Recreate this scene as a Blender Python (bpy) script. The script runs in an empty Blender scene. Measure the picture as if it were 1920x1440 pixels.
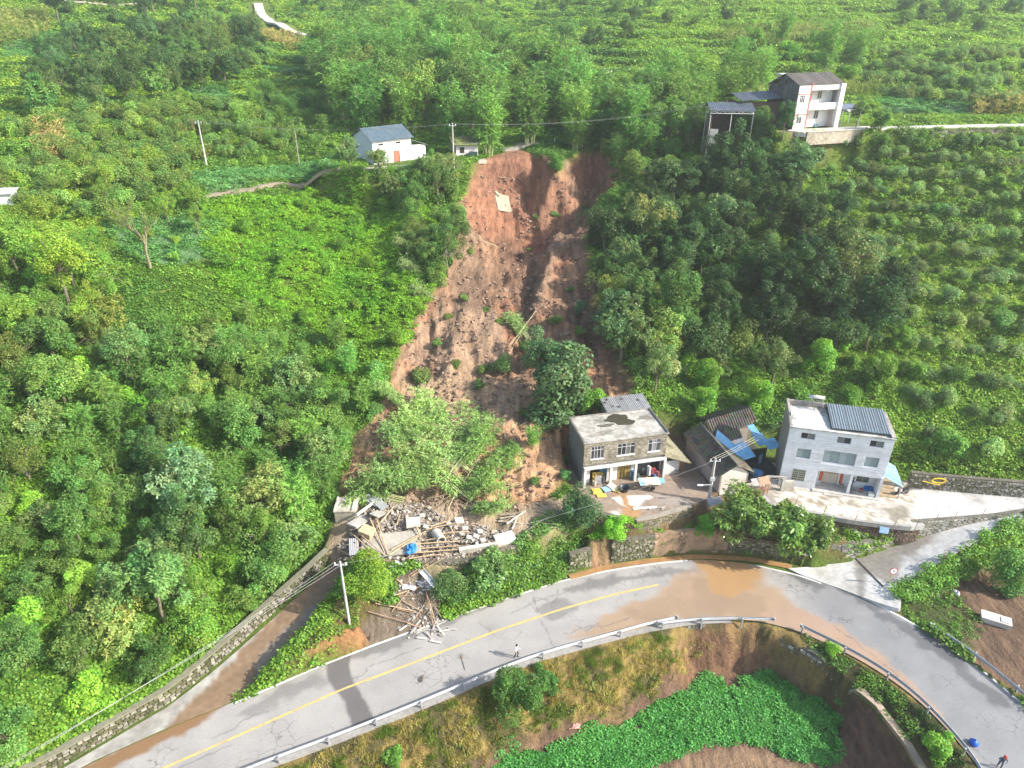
import bpy, math, random
import numpy as np
from mathutils import Vector, Matrix

# ------------------------------------------------------------------ camera, sky, sun, exposure
S = bpy.context.scene
COL = S.collection
CAM_H, FPX, PITCH = 54.0, 1331.0, math.radians(28.2)
cd = bpy.data.cameras.new('camera'); cam = bpy.data.objects.new('camera', cd); COL.objects.link(cam)
cam.location = (0, 0, CAM_H); cam.rotation_euler = (math.radians(90) - PITCH, 0, 0)
cd.sensor_fit = 'HORIZONTAL'; cd.sensor_width = 36.0; cd.lens = 36.0 * FPX / 1920.0
cd.clip_start = 0.5; cd.clip_end = 6000.0
S.camera = cam
SUN_EL, SUN_AZ = math.radians(33), math.radians(106)
wd = bpy.data.worlds.new('World'); S.world = wd; wd.use_nodes = True
wn = wd.node_tree; bg = wn.nodes['Background']
sky = wn.nodes.new('ShaderNodeTexSky'); sky.sky_type = 'NISHITA'; sky.sun_disc = False
sky.sun_elevation = SUN_EL; sky.sun_rotation = SUN_AZ; sky.dust_density = 2.0
wn.links.new(sky.outputs[0], bg.inputs[0]); bg.inputs[1].default_value = 0.15
sl = bpy.data.lights.new('sun', 'SUN'); sl.energy = 3.9; sl.angle = math.radians(0.8); sl.color = (1.0, 0.965, 0.90)
sun = bpy.data.objects.new('sun', sl); COL.objects.link(sun); sun.location = (150, -60, 160)
sdir = Vector((math.sin(SUN_AZ) * math.cos(SUN_EL), math.cos(SUN_AZ) * math.cos(SUN_EL), math.sin(SUN_EL)))
sun.rotation_euler = sdir.to_track_quat('Z', 'Y').to_euler()
vs = S.view_settings
S.display_settings.display_device = 'sRGB'
vs.view_transform = 'Standard'; vs.look = 'None'; vs.exposure = 1.22; vs.gamma = 1.0; vs.use_curve_mapping = False
S.cycles.max_bounces = 5; S.cycles.diffuse_bounces = 3; S.cycles.transmission_bounces = 3; S.cycles.glossy_bounces = 2
S.cycles.transparent_max_bounces = 4
S.cycles.use_denoising = True

rnd = random.Random(7); rng = np.random.default_rng(11)
R_ = math.radians

# ------------------------------------------------------------------ numeric helpers
def _hash(ix, iy, s):
    h = (ix * 374761393 + iy * 668265263 + s * 982451653) & 0xFFFFFFFF
    h = ((h ^ (h >> 13)) * 1274126177) & 0xFFFFFFFF
    h = h ^ (h >> 16)
    return (h & 0xFFFF) / 65535.0
def vnoise(x, y, s=0):
    x = np.asarray(x, float); y = np.asarray(y, float)
    ix = np.floor(x).astype(np.int64); iy = np.floor(y).astype(np.int64); fx = x - ix; fy = y - iy
    fx = fx * fx * (3 - 2 * fx); fy = fy * fy * (3 - 2 * fy)
    a = _hash(ix, iy, s); b = _hash(ix + 1, iy, s); c = _hash(ix, iy + 1, s); d = _hash(ix + 1, iy + 1, s)
    return (a * (1 - fx) + b * fx) * (1 - fy) + (c * (1 - fx) + d * fx) * fy
def fbm(x, y, o=4, s=0):
    v = 0; a = 0.5; t = 0
    for k in range(o):
        v = v + a * vnoise(x, y, s + k * 17); t += a; x = x * 2.03 + 3.1; y = y * 2.03 - 1.7; a *= 0.5
    return v / t
def sst(a, b, x):
    t = np.clip((x - a) / (b - a), 0, 1); return t * t * (3 - 2 * t)
def pip(poly, X, Y):
    poly = np.asarray(poly, float); ins = np.zeros(np.shape(X), bool); n = len(poly)
    for i in range(n):
        x0, y0 = poly[i]; x1, y1 = poly[(i + 1) % n]
        if y0 == y1: continue
        c = ((y0 > Y) != (y1 > Y)) & (X < (x1 - x0) * (Y - y0) / (y1 - y0) + x0)
        ins ^= c
    return ins
def pdist(pl, X, Y, closed=False):
    """distance to a polyline and arc length of the closest point"""
    pl = np.asarray(pl, float); best = np.full(np.shape(X), 1e9); arc = np.zeros(np.shape(X)); L = 0
    n = len(pl)
    for i in range(n if closed else n - 1):
        a = pl[i]; b = pl[(i + 1) % n]; d = b - a; l2 = float(d @ d) + 1e-9
        t = np.clip(((X - a[0]) * d[0] + (Y - a[1]) * d[1]) / l2, 0, 1)
        ds = np.hypot(X - a[0] - t * d[0], Y - a[1] - t * d[1])
        m = ds < best; best = np.where(m, ds, best); arc = np.where(m, L + t * math.sqrt(l2), arc); L += math.sqrt(l2)
    return best, arc
def sdf(poly, X, Y):
    d, _ = pdist(poly, X, Y, True)
    return np.where(pip(poly, X, Y), d, -d)
def resample(pl, step):
    pl = np.asarray(pl, float); seg = np.hypot(*(pl[1:, :2] - pl[:-1, :2]).T); s = np.r_[0, np.cumsum(seg)]
    n = max(2, int(round(s[-1] / step)) + 1); t = np.linspace(0, s[-1], n)
    return np.stack([np.interp(t, s, pl[:, k]) for k in range(pl.shape[1])], 1)
def smooth_pl(pl, step=1.0, it=6):
    p = resample(pl, step)
    for _ in range(it):
        q = p.copy(); q[1:-1] = (p[:-2] + 2 * p[1:-1] + p[2:]) / 4; p = q
    return p
def ray(px, py):
    u = (px - 960) / FPX; v = (720 - py) / FPX; c, s = math.cos(PITCH), math.sin(PITCH)
    return np.array([u, c + v * s, -s + v * c])
def az(px, py, z):
    """ground-plan point of a sight line at height z"""
    d = ray(px, py); t = (z - CAM_H) / d[2]; return np.array([d[0] * t, d[1] * t])
def azl(pts, z): return np.array([az(x, y, z) for x, y in pts])

# ------------------------------------------------------------------ materials
MAT = {}
def nodes(name):
    m = bpy.data.materials.new(name); m.use_nodes = True; nt = m.node_tree; nt.nodes.clear()
    out = nt.nodes.new('ShaderNodeOutputMaterial'); return m, nt, out
def N(nt, t, **kw):
    n = nt.nodes.new(t)
    for k, v in kw.items():
        if hasattr(n, k): setattr(n, k, v)
        else: n.inputs[k].default_value = v
    return n
def mixc(nt, a, b, fac, mode='MIX'):
    n = nt.nodes.new('ShaderNodeMix'); n.data_type = 'RGBA'; n.blend_type = mode
    for s, v in ((0, fac), (6, a), (7, b)):
        if isinstance(v, (int, float)): n.inputs[s].default_value = v
        elif isinstance(v, tuple): n.inputs[s].default_value = (*v[:3], 1)
        else: nt.links.new(v, n.inputs[s])
    return n.outputs[2]
def ramp(nt, src, lo, hi, a=0.0, b=1.0):
    n = nt.nodes.new('ShaderNodeMapRange'); n.inputs[1].default_value = lo; n.inputs[2].default_value = hi
    n.inputs[3].default_value = a; n.inputs[4].default_value = b
    nt.links.new(src, n.inputs[0]); return n.outputs[0]
def mat(name, color=None, rough=0.8, var=0.25, scale=3.0, bump=0.0, dirt=None, dirt_amt=0.4, dirt_scale=0.8, metal=0.0, spec=0.3, bscale=None, attr=True):
    """general surface: colour attribute (or constant) with mottling, blotchy dirt and fine relief"""
    if name in MAT: return MAT[name]
    m, nt, out = nodes(name); b = N(nt, 'ShaderNodeBsdfPrincipled'); nt.links.new(b.outputs[0], out.inputs[0])
    co = N(nt, 'ShaderNodeTexCoord').outputs['Object']
    n1 = N(nt, 'ShaderNodeTexNoise'); n1.inputs['Scale'].default_value = scale; n1.inputs['Detail'].default_value = 6; nt.links.new(co, n1.inputs['Vector'])
    n2 = N(nt, 'ShaderNodeTexNoise'); n2.inputs['Scale'].default_value = dirt_scale; n2.inputs['Detail'].default_value = 5; nt.links.new(co, n2.inputs['Vector'])
    if color is None:
        a = N(nt, 'ShaderNodeAttribute'); a.attribute_name = 'col'; base = a.outputs['Color']
    else: base = tuple(color)
    f = ramp(nt, n1.outputs[0], 0.3, 0.7, 1 - var, 1 + var)
    cmb = N(nt, 'ShaderNodeCombineColor')
    for k in range(3): nt.links.new(f, cmb.inputs[k])
    c = mixc(nt, base, cmb.outputs[0], 1.0, 'MULTIPLY')
    if dirt is not None:
        c = mixc(nt, c, tuple(dirt), ramp(nt, n2.outputs[0], 0.45, 0.7, 0, dirt_amt))
    nt.links.new(c, b.inputs['Base Color'])
    b.inputs['Roughness'].default_value = rough; b.inputs['Metallic'].default_value = metal; b.inputs['Specular IOR Level'].default_value = spec
    if bump:
        bp = N(nt, 'ShaderNodeBump'); bp.inputs['Strength'].default_value = bump; bp.inputs['Distance'].default_value = 0.08
        n3 = n1
        if bscale:
            n3 = N(nt, 'ShaderNodeTexNoise'); n3.inputs['Scale'].default_value = bscale; n3.inputs['Detail'].default_value = 4; nt.links.new(co, n3.inputs['Vector'])
        nt.links.new(n3.outputs[0], bp.inputs['Height']); nt.links.new(bp.outputs[0], b.inputs['Normal'])
    MAT[name] = m; return m
def leaf_mat(name, inst=False, trans=0.35, rough=0.5):
    if name in MAT: return MAT[name]
    m, nt, out = nodes(name)
    at_ = N(nt, 'ShaderNodeAttribute'); at_.attribute_name = 'col'
    if inst:
        t = N(nt, 'ShaderNodeAttribute'); t.attribute_type = 'INSTANCER'; t.attribute_name = 'tint'; base = t.outputs['Color']
    else:
        oi = N(nt, 'ShaderNodeObjectInfo'); base = oi.outputs['Color']
    c = mixc(nt, base, at_.outputs['Color'], 1.0, 'MULTIPLY'); c = mixc(nt, c, (1.32, 1.37, 1.08), 1.0, 'MULTIPLY')
    b = N(nt, 'ShaderNodeBsdfPrincipled'); b.inputs['Roughness'].default_value = rough; b.inputs['Specular IOR Level'].default_value = 0.3
    nt.links.new(c, b.inputs['Base Color'])
    tr = N(nt, 'ShaderNodeBsdfTranslucent'); c2 = mixc(nt, c, (1.0, 1.2, 0.55), 1.0, 'MULTIPLY'); nt.links.new(c2, tr.inputs[0])
    mx = N(nt, 'ShaderNodeMixShader'); mx.inputs[0].default_value = trans
    nt.links.new(b.outputs[0], mx.inputs[1]); nt.links.new(tr.outputs[0], mx.inputs[2]); nt.links.new(mx.outputs[0], out.inputs[0])
    MAT[name] = m; return m

# ------------------------------------------------------------------ mesh builder
class MB:
    def __init__(s): s.v = []; s.f = []; s.c = []
    def add(s, vs, fs, c=None):
        o = len(s.v); s.v.extend([tuple(map(float, p)) for p in vs])
        for f in fs: s.f.append(tuple(i + o for i in f)); s.c.append(c or (1, 1, 1))
    def box(s, x0, x1, y0, y1, z0, z1, c=None, M=None):
        vs = [(x, y, z) for z in (z0, z1) for y in (y0, y1) for x in (x0, x1)]
        if M is not None: vs = [M @ Vector(p) for p in vs]
        s.add(vs, [(0, 2, 3, 1), (4, 5, 7, 6), (0, 1, 5, 4), (2, 6, 7, 3), (0, 4, 6, 2), (1, 3, 7, 5)], c)
    def chunk(s, M, sx, sy, sz, c=None, j=0.25, r=rnd):
        vs = []
        for z in (-1, 1):
            for y in (-1, 1):
                for x in (-1, 1):
                    vs.append(M @ Vector((x * sx * (1 - r.random() * j) / 2, y * sy * (1 - r.random() * j) / 2, z * sz * (1 - r.random() * j) / 2)))
        s.add(vs, [(0, 2, 3, 1), (4, 5, 7, 6), (0, 1, 5, 4), (2, 6, 7, 3), (0, 4, 6, 2), (1, 3, 7, 5)], c)
    def tube(s, pts, r0, r1=None, n=6, c=None, cap=True):
        pts = [Vector(p) for p in pts]; r1 = r0 if r1 is None else r1; o = len(s.v); m = len(pts)
        for i, p in enumerate(pts):
            d = (pts[min(i + 1, m - 1)] - pts[max(i - 1, 0)]).normalized()
            a = d.cross(Vector((0, 0, 1)) if abs(d.z) < 0.95 else Vector((1, 0, 0))).normalized(); b = d.cross(a)
            r = r0 + (r1 - r0) * i / max(1, m - 1)
            for k in range(n):
                t = 2 * math.pi * k / n; q = p + a * (r * math.cos(t)) + b * (r * math.sin(t)); s.v.append((q.x, q.y, q.z))
        for i in range(m - 1):
            for k in range(n):
                s.f.append((o + i * n + k, o + i * n + (k + 1) % n, o + (i + 1) * n + (k + 1) % n, o + (i + 1) * n + k)); s.c.append(c or (1, 1, 1))
        if cap:
            s.f.append(tuple(o + k for k in range(n))[::-1]); s.c.append(c or (1, 1, 1))
            s.f.append(tuple(o + (m - 1) * n + k for k in range(n))); s.c.append(c or (1, 1, 1))
    def prism(s, poly, z0, z1, c=None):
        n = len(poly); vs = [(p[0], p[1], z0) for p in poly] + [(p[0], p[1], z1) for p in poly]
        s.add(vs, [tuple(range(n))[::-1], tuple(range(n, 2 * n))] + [(i, (i + 1) % n, n + (i + 1) % n, n + i) for i in range(n)], c)
    def slab(s, quad, th, c=None):
        q = [Vector(p) for p in quad]; nrm = (q[1] - q[0]).cross(q[3] - q[0]).normalized()
        vs = q + [p - nrm * th for p in q]
        s.add(vs, [(0, 1, 2, 3), (7, 6, 5, 4), (0, 4, 5, 1), (1, 5, 6, 2), (2, 6, 7, 3), (3, 7, 4, 0)], c)
    def mesh(s, name, m, smooth=False):
        me = bpy.data.meshes.new(name); me.from_pydata(s.v, [], s.f)
        a = me.attributes.new('col', 'FLOAT_COLOR', 'FACE')
        a.data.foreach_set('color', np.array([(*c[:3], 1.0) for c in s.c], np.float32).ravel())
        if m: me.materials.append(m)
        if smooth: me.polygons.foreach_set('use_smooth', [True] * len(me.polygons))
        me.update(); return me
    def build(s, name, m, parent=None, smooth=False):
        o = bpy.data.objects.new(name, s.mesh(name, m, smooth)); COL.objects.link(o)
        if parent is not None: o.parent = parent
        return o
def tag(o, label, cat, group=None):
    o['label'] = label; o['category'] = cat
    if group: o['group'] = group
    return o
def kind(o, k, label=None):
    o['kind'] = k
    if label: o['label'] = label
    return o
def empty(name, loc, rz=0, label=None, cat=None, group=None):
    o = bpy.data.objects.new(name, None); COL.objects.link(o); o.location = loc; o.rotation_euler = (0, 0, rz); o.empty_display_size = 0.3
    if label: tag(o, label, cat, group)
    return o
def copy_tree(o, parent=None):
    c = o.copy(); COL.objects.link(c)
    if parent is not None: c.parent = parent
    for ch in o.children: copy_tree(ch, c)
    return c
def np_mesh(name, V, F, m, col=None, smooth=False, attrs=None):
    """mesh from arrays (V n,3; F m,4 or m,3), per-vertex colour"""
    me = bpy.data.meshes.new(name); k = F.shape[1]
    me.vertices.add(len(V)); me.vertices.foreach_set('co', np.asarray(V, np.float32).ravel())
    me.loops.add(F.size); me.loops.foreach_set('vertex_index', np.asarray(F, np.int32).ravel())
    me.polygons.add(len(F)); me.polygons.foreach_set('loop_start', np.arange(0, F.size, k, dtype=np.int32)); me.polygons.foreach_set('loop_total', np.full(len(F), k, np.int32))
    if col is not None:
        a = me.attributes.new('col', 'FLOAT_COLOR', 'POINT'); c4 = np.ones((len(V), 4), np.float32); c4[:, :3] = col; a.data.foreach_set('color', c4.ravel())
    for n, d in (attrs or {}).items():
        a = me.attributes.new(n, 'FLOAT', 'POINT'); a.data.foreach_set('value', np.asarray(d, np.float32))
    if m: me.materials.append(m)
    if smooth: me.polygons.foreach_set('use_smooth', np.ones(len(F), bool))
    me.update(calc_edges=True); return me
def grid_faces(nx, ny):
    i = np.arange(nx * ny).reshape(ny, nx)
    return np.stack([i[:-1, :-1], i[:-1, 1:], i[1:, 1:], i[1:, :-1]], -1).reshape(-1, 4)
# ------------------------------------------------------------------ plan of the place (ground-plan points in metres)
NORTH = smooth_pl([(-62, 16), (-46, 27), (-34, 36), (-29.6, 38.8), (-24.7, 41.5), (-21.1, 43.6), (-17.8, 45.6), (-13.3, 48.1), (-5.9, 51.6), (-0.6, 54.1), (5.1, 56.6), (11, 58.5), (17, 59.6), (20, 59.9), (25.7, 59.3), (30.9, 57.5), (36.6, 53.9), (40.8, 49.4), (44.8, 41.5), (47.5, 30), (48, 10)])
SOUTH = smooth_pl([(-52, 14), (-36, 27.5), (-20.5, 35.6), (-15.9, 37.6), (-12.2, 39.3), (-7.5, 41.6), (-1.5, 44.7), (2, 46.4), (7.1, 48.1), (12.5, 49.9), (18, 51.1), (22, 51.3), (25.3, 50.9), (28.2, 49.6), (31.4, 47.3), (34.1, 44.6), (36.1, 41.5), (37.5, 36.4), (38, 28), (38, 10)])
ROAD = np.vstack([NORTH, SOUTH[::-1]])
TOE = np.array([(-120, -70), (-60, 22), (-37, 37), (-23, 54), (-17, 63), (0, 64.5), (12, 66.5), (22, 70), (30, 74), (46, 71), (58, 66.5), (75, 64), (120, 60), (200, 50)])
RAMP_L = np.array([(-47.2, 25.8), (-46.6, 29.0), (-37.2, 35.9), (-30.6, 41.9), (-25.6, 49.1), (-21.0, 55.4), (-19.6, 57.6), (-16.2, 56.5), (-16.9, 53.9), (-20.2, 47.7), (-22.8, 43.4), (-25, 41.6), (-34.0, 36.0)])
def profile(d):
    p = np.where(d < 0, d * 0.10, 0)
    p = np.where((d >= 0) & (d < 65), np.minimum(d * 0.75, 2.0) + 0.372 * np.clip(d - 1, 0, None), p)
    p65 = 2.0 + 0.372 * 64
    p = np.where((d >= 65) & (d < 80), p65 + (d - 65) * 0.04, p)
    p80 = p65 + 0.6
    p = np.where((d >= 80) & (d < 240), p80 + (d - 80) * 0.142, p)
    p240 = p80 + 160 * 0.142
    return np.where(d >= 240, p240 + 60 * (1 - np.exp(-(d - 240) * 0.24 / 60)), p)
SLIDE_PX = [(882, 330), (902, 304), (925, 290), (962, 281), (1000, 285), (1028, 298), (1046, 316), (1064, 300), (1088, 282), (1122, 278), (1150, 293), (1168, 320), (1150, 350), (1108, 410), (1100, 500), (1118, 590), (1150, 670), (1195, 725), (1185, 765), (1090, 790), (1075, 900), (1010, 960), (950, 985), (700, 950), (640, 900), (650, 850), (705, 790), (735, 715), (752, 650), (790, 590), (822, 545), (850, 480), (850, 380)]

def grade(lo, hi, fine_lo, fine_hi, step, growth):
    a = list(np.arange(fine_lo, fine_hi + 1e-6, step)); s = step
    while a[-1] < hi: s = min(s * growth, 60); a.append(a[-1] + s)
    b = []; s = step; x = fine_lo
    while x > lo: s = min(s * growth, 60); x -= s; b.append(x)
    return np.array(b[::-1] + a)
XS = grade(-430, 430, -66, 72, 0.42, 1.06)
YS = np.r_[grade(-160, 60, 30, 62, 0.36, 1.08)[:-1], grade(62, 63, 62, 152, 0.42, 1.05)[:-1]]
YS = YS[YS < 152]; a_ = [152.0]; s_ = 0.42
while a_[-1] < 620: s_ = min(s_ * 1.035, 60); a_.append(a_[-1] + s_)
YS = np.unique(np.r_[YS, a_])
GX, GY = np.meshgrid(XS, YS)

TERR = {}
def base_height(X, Y):
    d = sdf(np.vstack([TOE, [(900, 40), (900, 3000), (-900, 3000), (-900, -1200)]]), X, Y)
    z = 3.6 - 2.1 * (1 - sst(-25, -14, X)) + profile(d)
    rf = sst(10, 50, X) * sst(5, 60, d); z = z + rf * 3.4 * np.clip(d / 70, 0, 1.3)
    z = z + sst(6, 30, d) * ((fbm(X / 17, Y / 17, 4, 3) - 0.5) * 4.0 + (fbm(X / 4, Y / 4, 3, 5) - 0.5) * 0.9)
    far = sst(260, 520, np.hypot(X, Y)); z = z + far * (fbm(X / 140, Y / 140, 4, 9) - 0.5) * 26
    # terraces on the orchard slopes
    m = sst(34, 44, X - 0.06 * (Y - 70)) * sst(10, 20, d) * (1 - sst(230, 300, Y))
    ml = (1 - sst(-62, -46, X)) * sst(85, 100, Y) * 0.6
    mu = sst(84, 96, d) * (1 - sst(300, 360, Y)) * 0.8
    m = np.maximum(np.maximum(m, ml), mu)
    st = 2.0; q = (z + (fbm(X / 25, Y / 25, 2, 4) - .5) * 1.2) / st; fr = q - np.floor(q); TERR['f'] = fr; TERR['m'] = m
    z = z + m * st * ((sst(0.62, 1.0, fr)) - fr) * 0.85
    return z, d
HZ, DT = base_height(GX, GY)
# valley side: below the toe line the ground is cut for road, yards and field
def set_flat(poly, z, blend=0.5, only=None):
    global HZ
    x0, y0 = np.min(poly, 0) - 3; x1, y1 = np.max(poly, 0) + 3
    ix = np.where((XS >= x0) & (XS <= x1))[0]; iy = np.where((YS >= y0) & (YS <= y1))[0]
    if len(ix) == 0 or len(iy) == 0: return
    sl = np.s_[iy[0]:iy[-1] + 1, ix[0]:ix[-1] + 1]; X, Y = GX[sl], GY[sl]
    w = sst(-blend, 0.02, sdf(poly, X, Y)); zz = z(X, Y) if callable(z) else z
    HZ[sl] = HZ[sl] * (1 - w) + zz * w
dS, _ = pdist(SOUTH, GX, GY)
south_side = pip(np.vstack([SOUTH, [(38, -900), (-900, -900), (-900, 0)]]), GX, GY)
fld = -4.6 * sst(0.3, 8.5, dS) - sst(40, 300, dS) * 25
east = np.maximum(sst(24, 34, GX) * 1.0, 0)
dip = np.where(south_side, fld + (fbm(GX / 3, GY / 3, 4, 21) - .5) * 0.7 * sst(0.5, 3, dS), 0)
HZ = np.where(south_side, dip, HZ)
# scarp above the bean field, cut almost upright
sc = south_side & (GX > 15) & (GX < 27.5)
wsc = sst(15, 18, GX) * (1 - sst(26, 27.5, GX))
HZ = np.where(sc, HZ * (1 - wsc) + wsc * (-4.6 * sst(0.25, 2.4, dS + (fbm(GX / 1.5, GY / 3, 3, 8) - .5) * 1.2)), HZ)
# east flat (brown field beyond the road) and ground north of road
EAST = np.array([(37.5, 53.2), (41.5, 49.6), (45.6, 41.5), (48.5, 30), (49, 5), (130, 0), (130, 52), (75, 58), (60, 61), (50, 57.5), (39.4, 54.0)])
set_flat(EAST, lambda X, Y: -0.35 + (fbm(X / 3, Y / 3, 3, 31) - .5) * 0.5 + 0.02 * (X - 40), 0.8)
STRIP = np.vstack([NORTH[(NORTH[:, 0] > -17) & (NORTH[:, 0] < 34)], [(36, 58), (31, 61.5), (23, 65), (10, 66), (-17, 64)]])
LEDGE = np.array([(8.2, 58.9), (14, 60.0), (20, 61.0), (26, 60.7), (31.8, 59.1), (36, 58.9), (36.5, 61), (33.4, 62.5), (29, 63.5), (23, 66), (13, 66), (8.2, 64)])
BANK = np.array([(-17, 48.0), (-12.9, 48.6), (-5.6, 52.1), (-0.3, 54.6), (5.1, 57.1), (8.0, 58.6), (8.4, 64), (0.6, 60.5), (-10, 57), (-17, 57)])
def bank_z(X, Y):
    d, _ = pdist(NORTH, X, Y); return 0.15 + 3.5 * sst(0.4, 5.2, d)
set_flat(BANK, bank_z, 0.4)
DEB = np.array([(-19.6, 57.5), (-17, 55.8), (-10.9, 55.0), (-4.9, 55.6), (0.8, 58.2), (7.5, 61.5), (7.5, 66), (0.5, 63.5), (-6, 64.5), (-13, 66), (-19.5, 65)])
set_flat(DEB, lambda X, Y: 3.55 + 1.1 * sst(55.5, 66, Y) + (fbm(X / 2, Y / 2, 3, 12) - .4) * 0.8, 0.7)
set_flat(LEDGE, 2.9, 0.25)
YARD_G = np.array([(8.3, 64.2), (9.4, 62.2), (13.2, 60.7), (18.3, 62.5), (22.6, 64.6), (24, 66), (23, 78), (6.2, 76.5), (6.4, 68)])
YARD_W = np.array([(22.8, 64.8), (28.6, 65.2), (29.2, 63.4), (33.4, 62.3), (36.9, 61.0), (42.3, 60.0), (44.2, 60.4), (46, 73.2), (33, 77), (24, 77), (23.5, 70)])
set_flat(YARD_G, 4.42, 0.25); set_flat(YARD_W, 4.62, 0.25)
def ramp_t(X, Y): return np.clip(((X - 33.5) * 0.955 + (Y - 55.2) * 0.297) / 22.5, 0, 1)
def ramp_z(X, Y): return 0.05 + 4.7 * sst(0.0, 1.0, ramp_t(X, Y) * 0.93 + 0.03)
UPPER = np.array([(43.2, 60.2), (53.5, 61.2), (58, 62.2), (64, 61.6), (72, 59), (88, 56), (87, 60.7), (66, 63.5), *[tuple(az(x, y, 4.8) + np.array((0, .3))) for x, y in ((1920, 934), (1780, 921), (1700, 912))], (44.6, 67.5)])
RAMP = np.array([(29.9, 58.35), (31.1, 57.3), (34.3, 55.3), (37.4, 52.95), (38.9, 51.95), (39.6, 53.4), (39.8, 54.7), (47.7, 57.9), (57, 61.6), (64, 61.6), (58, 64), (53.5, 62.0), (43.3, 60.3), (36.4, 59.0)])
set_flat(UPPER, lambda X, Y: 4.62 + sst(46, 90, X) * 1.6, 0.25)
set_flat(RAMP, lambda X, Y: ramp_z(X, Y) - 0.06, 0.25)
WSTRIP = np.array([(5.0, 56.6), (11, 58.5), (17, 59.6), (20, 59.9), (25.7, 59.3), (30.9, 57.5), (36.6, 53.8), (38.5, 52.3), (39.3, 53.4), (34.5, 57.5), (31.7, 59.1), (27.5, 60.7), (24, 61.2), (20, 61.2), (15.6, 60.5), (10.2, 59.35), (6.2, 58.1)])
set_flat(WSTRIP, -0.1, 0.2)
set_flat(RAMP_L, lambda X, Y: -0.06 + 2.3 * sst(41, 60, Y + 0.15 * X + 3), 0.25)
set_flat(ROAD, -0.14, 0.5)

def carve_slide():
    global HZ, SLIDE, SL_IN
    SLIDE = []
    for px, py in SLIDE_PX:
        p = hit(px, py); SLIDE.append((p[0], p[1]))
    SLIDE = np.array(SLIDE)
    wx = (fbm(GX / 5, GY / 5, 3, 41) - .5) * 3.0; wy = (fbm(GX / 5, GY / 5, 3, 42) - .5) * 3.0
    SL_IN = sdf(SLIDE, GX + wx, GY + wy)
    head = sst(88, 124, GY)
    depth = 1.2 + 8.0 * head
    steep = 0.55 + 1.6 * sst(112, 126, GY)
    cut = np.minimum(np.clip(SL_IN, 0, None) * steep, depth * (1 - np.exp(-np.clip(SL_IN, 0, None) * steep / depth * 1.3)))
    cut = cut * sst(66, 78, GY)
    xc = np.interp(GY, [60, 80, 100, 130], [-6, 2, 4, 8]); u = (GX - xc)
    rid = 1 - np.abs(2 * fbm(GX / 2.6 + 0.06 * GY, GY / 11, 4, 51) - 1)
    rid2 = 1 - np.abs(2 * fbm(GX / 1.1 + 0.1 * GY, GY / 6, 3, 52) - 1)
    w = sst(0.2, 2.0, SL_IN)
    HZ = HZ - cut + w * ((rid - .7) * 1.7 + (rid2 - .7) * 1.0 + (fbm(GX / 1.6, GY / 1.6, 4, 53) - .5) * 1.1 + (np.abs(2 * fbm(GX / 0.9, GY / 2.4, 3, 57) - 1) - .3) * 0.5)
    for pl, amp, wd in (([(1000, 420), (1010, 480), (990, 560), (980, 660)], -0.9, 1.6), ([(1095, 385), (1050, 440), (1025, 520), (1000, 600)], 1.6, 1.3), ([(880, 560), (860, 640), (840, 690)], 1.0, 1.0), ([(760, 640), (800, 690), (930, 690)], -1.2, 1.5),
                        ([(955, 300), (960, 380), (985, 420)], 1.0, 1.2), ([(1045, 300), (1040, 360), (1010, 420)], 1.6, 1.6), ([(1130, 470), (1110, 600), (1160, 700)], -1.6, 2.5), ([(800, 780), (900, 800), (970, 830)], 0.9, 2.0)):
        P = np.array([hit(x, y)[:2] for x, y in pl]); d, _ = pdist(P, GX, GY); HZ = HZ + amp * np.exp(-(d / wd) ** 2) * w
# look-up of the finished ground
def Hq(x, y):
    x = np.asarray(x, float); y = np.asarray(y, float)
    i = np.clip(np.searchsorted(XS, x) - 1, 0, len(XS) - 2); j = np.clip(np.searchsorted(YS, y) - 1, 0, len(YS) - 2)
    u = np.clip((x - XS[i]) / (XS[i + 1] - XS[i]), 0, 1); v = np.clip((y - YS[j]) / (YS[j + 1] - YS[j]), 0, 1)
    return (HZ[j, i] * (1 - u) + HZ[j, i + 1] * u) * (1 - v) + (HZ[j + 1, i] * (1 - u) + HZ[j + 1, i + 1] * u) * v
_T = np.r_[np.arange(20, 170, 0.25), np.arange(170, 420, 0.8), np.arange(420, 1600, 5)]
def hit(px, py, dz=0.0):
    """where a sight line of the photograph meets the ground raised by dz"""
    d = ray(px, py); P = _T[:, None] * d; z = CAM_H + P[:, 2]; g = Hq(P[:, 0], P[:, 1]) + dz
    k = np.argmax(z < g)
    if k == 0: k = len(_T) - 1
    a, b = z[k - 1] - g[k - 1], z[k] - g[k]; t = a / (a - b + 1e-9); p = P[k - 1] * (1 - t) + P[k] * t
    return np.array([p[0], p[1], float(Hq(p[0], p[1]))])
def hitp(pts, dz=0.0): return np.array([hit(x, y, dz)[:2] for x, y in pts])
carve_slide()
# benches of the three upper houses and the road at the top of the slope
BH = np.array([(-33, 124), (-24, 119), (-13, 125), (-6, 131), (2, 134), (4, 139), (-14, 146), (-30, 142)])
set_flat(BH, 29.4, 2.0)
UR = np.array([(40, 131), (46, 126.5), (58, 129.5), (66, 131), (72, 134), (72, 141), (64, 146), (40, 150), (36, 140)])
set_flat(UR, 34.6, 1.2)
UROAD = smooth_pl([(60, 130.4), (68, 131.8), (80, 132.5), (95, 133), (130, 131)], 2)
def band(pl, w):
    p = np.asarray(pl); t = np.gradient(p, axis=0); t /= np.linalg.norm(t, axis=1)[:, None]; n = np.stack([-t[:, 1], t[:, 0]], 1)
    return np.vstack([p + n * w / 2, (p - n * w / 2)[::-1]])
set_flat(band(UROAD, 4.4), lambda X, Y: 34.5 + (X - 60) * 0.012, 0.6)
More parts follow.
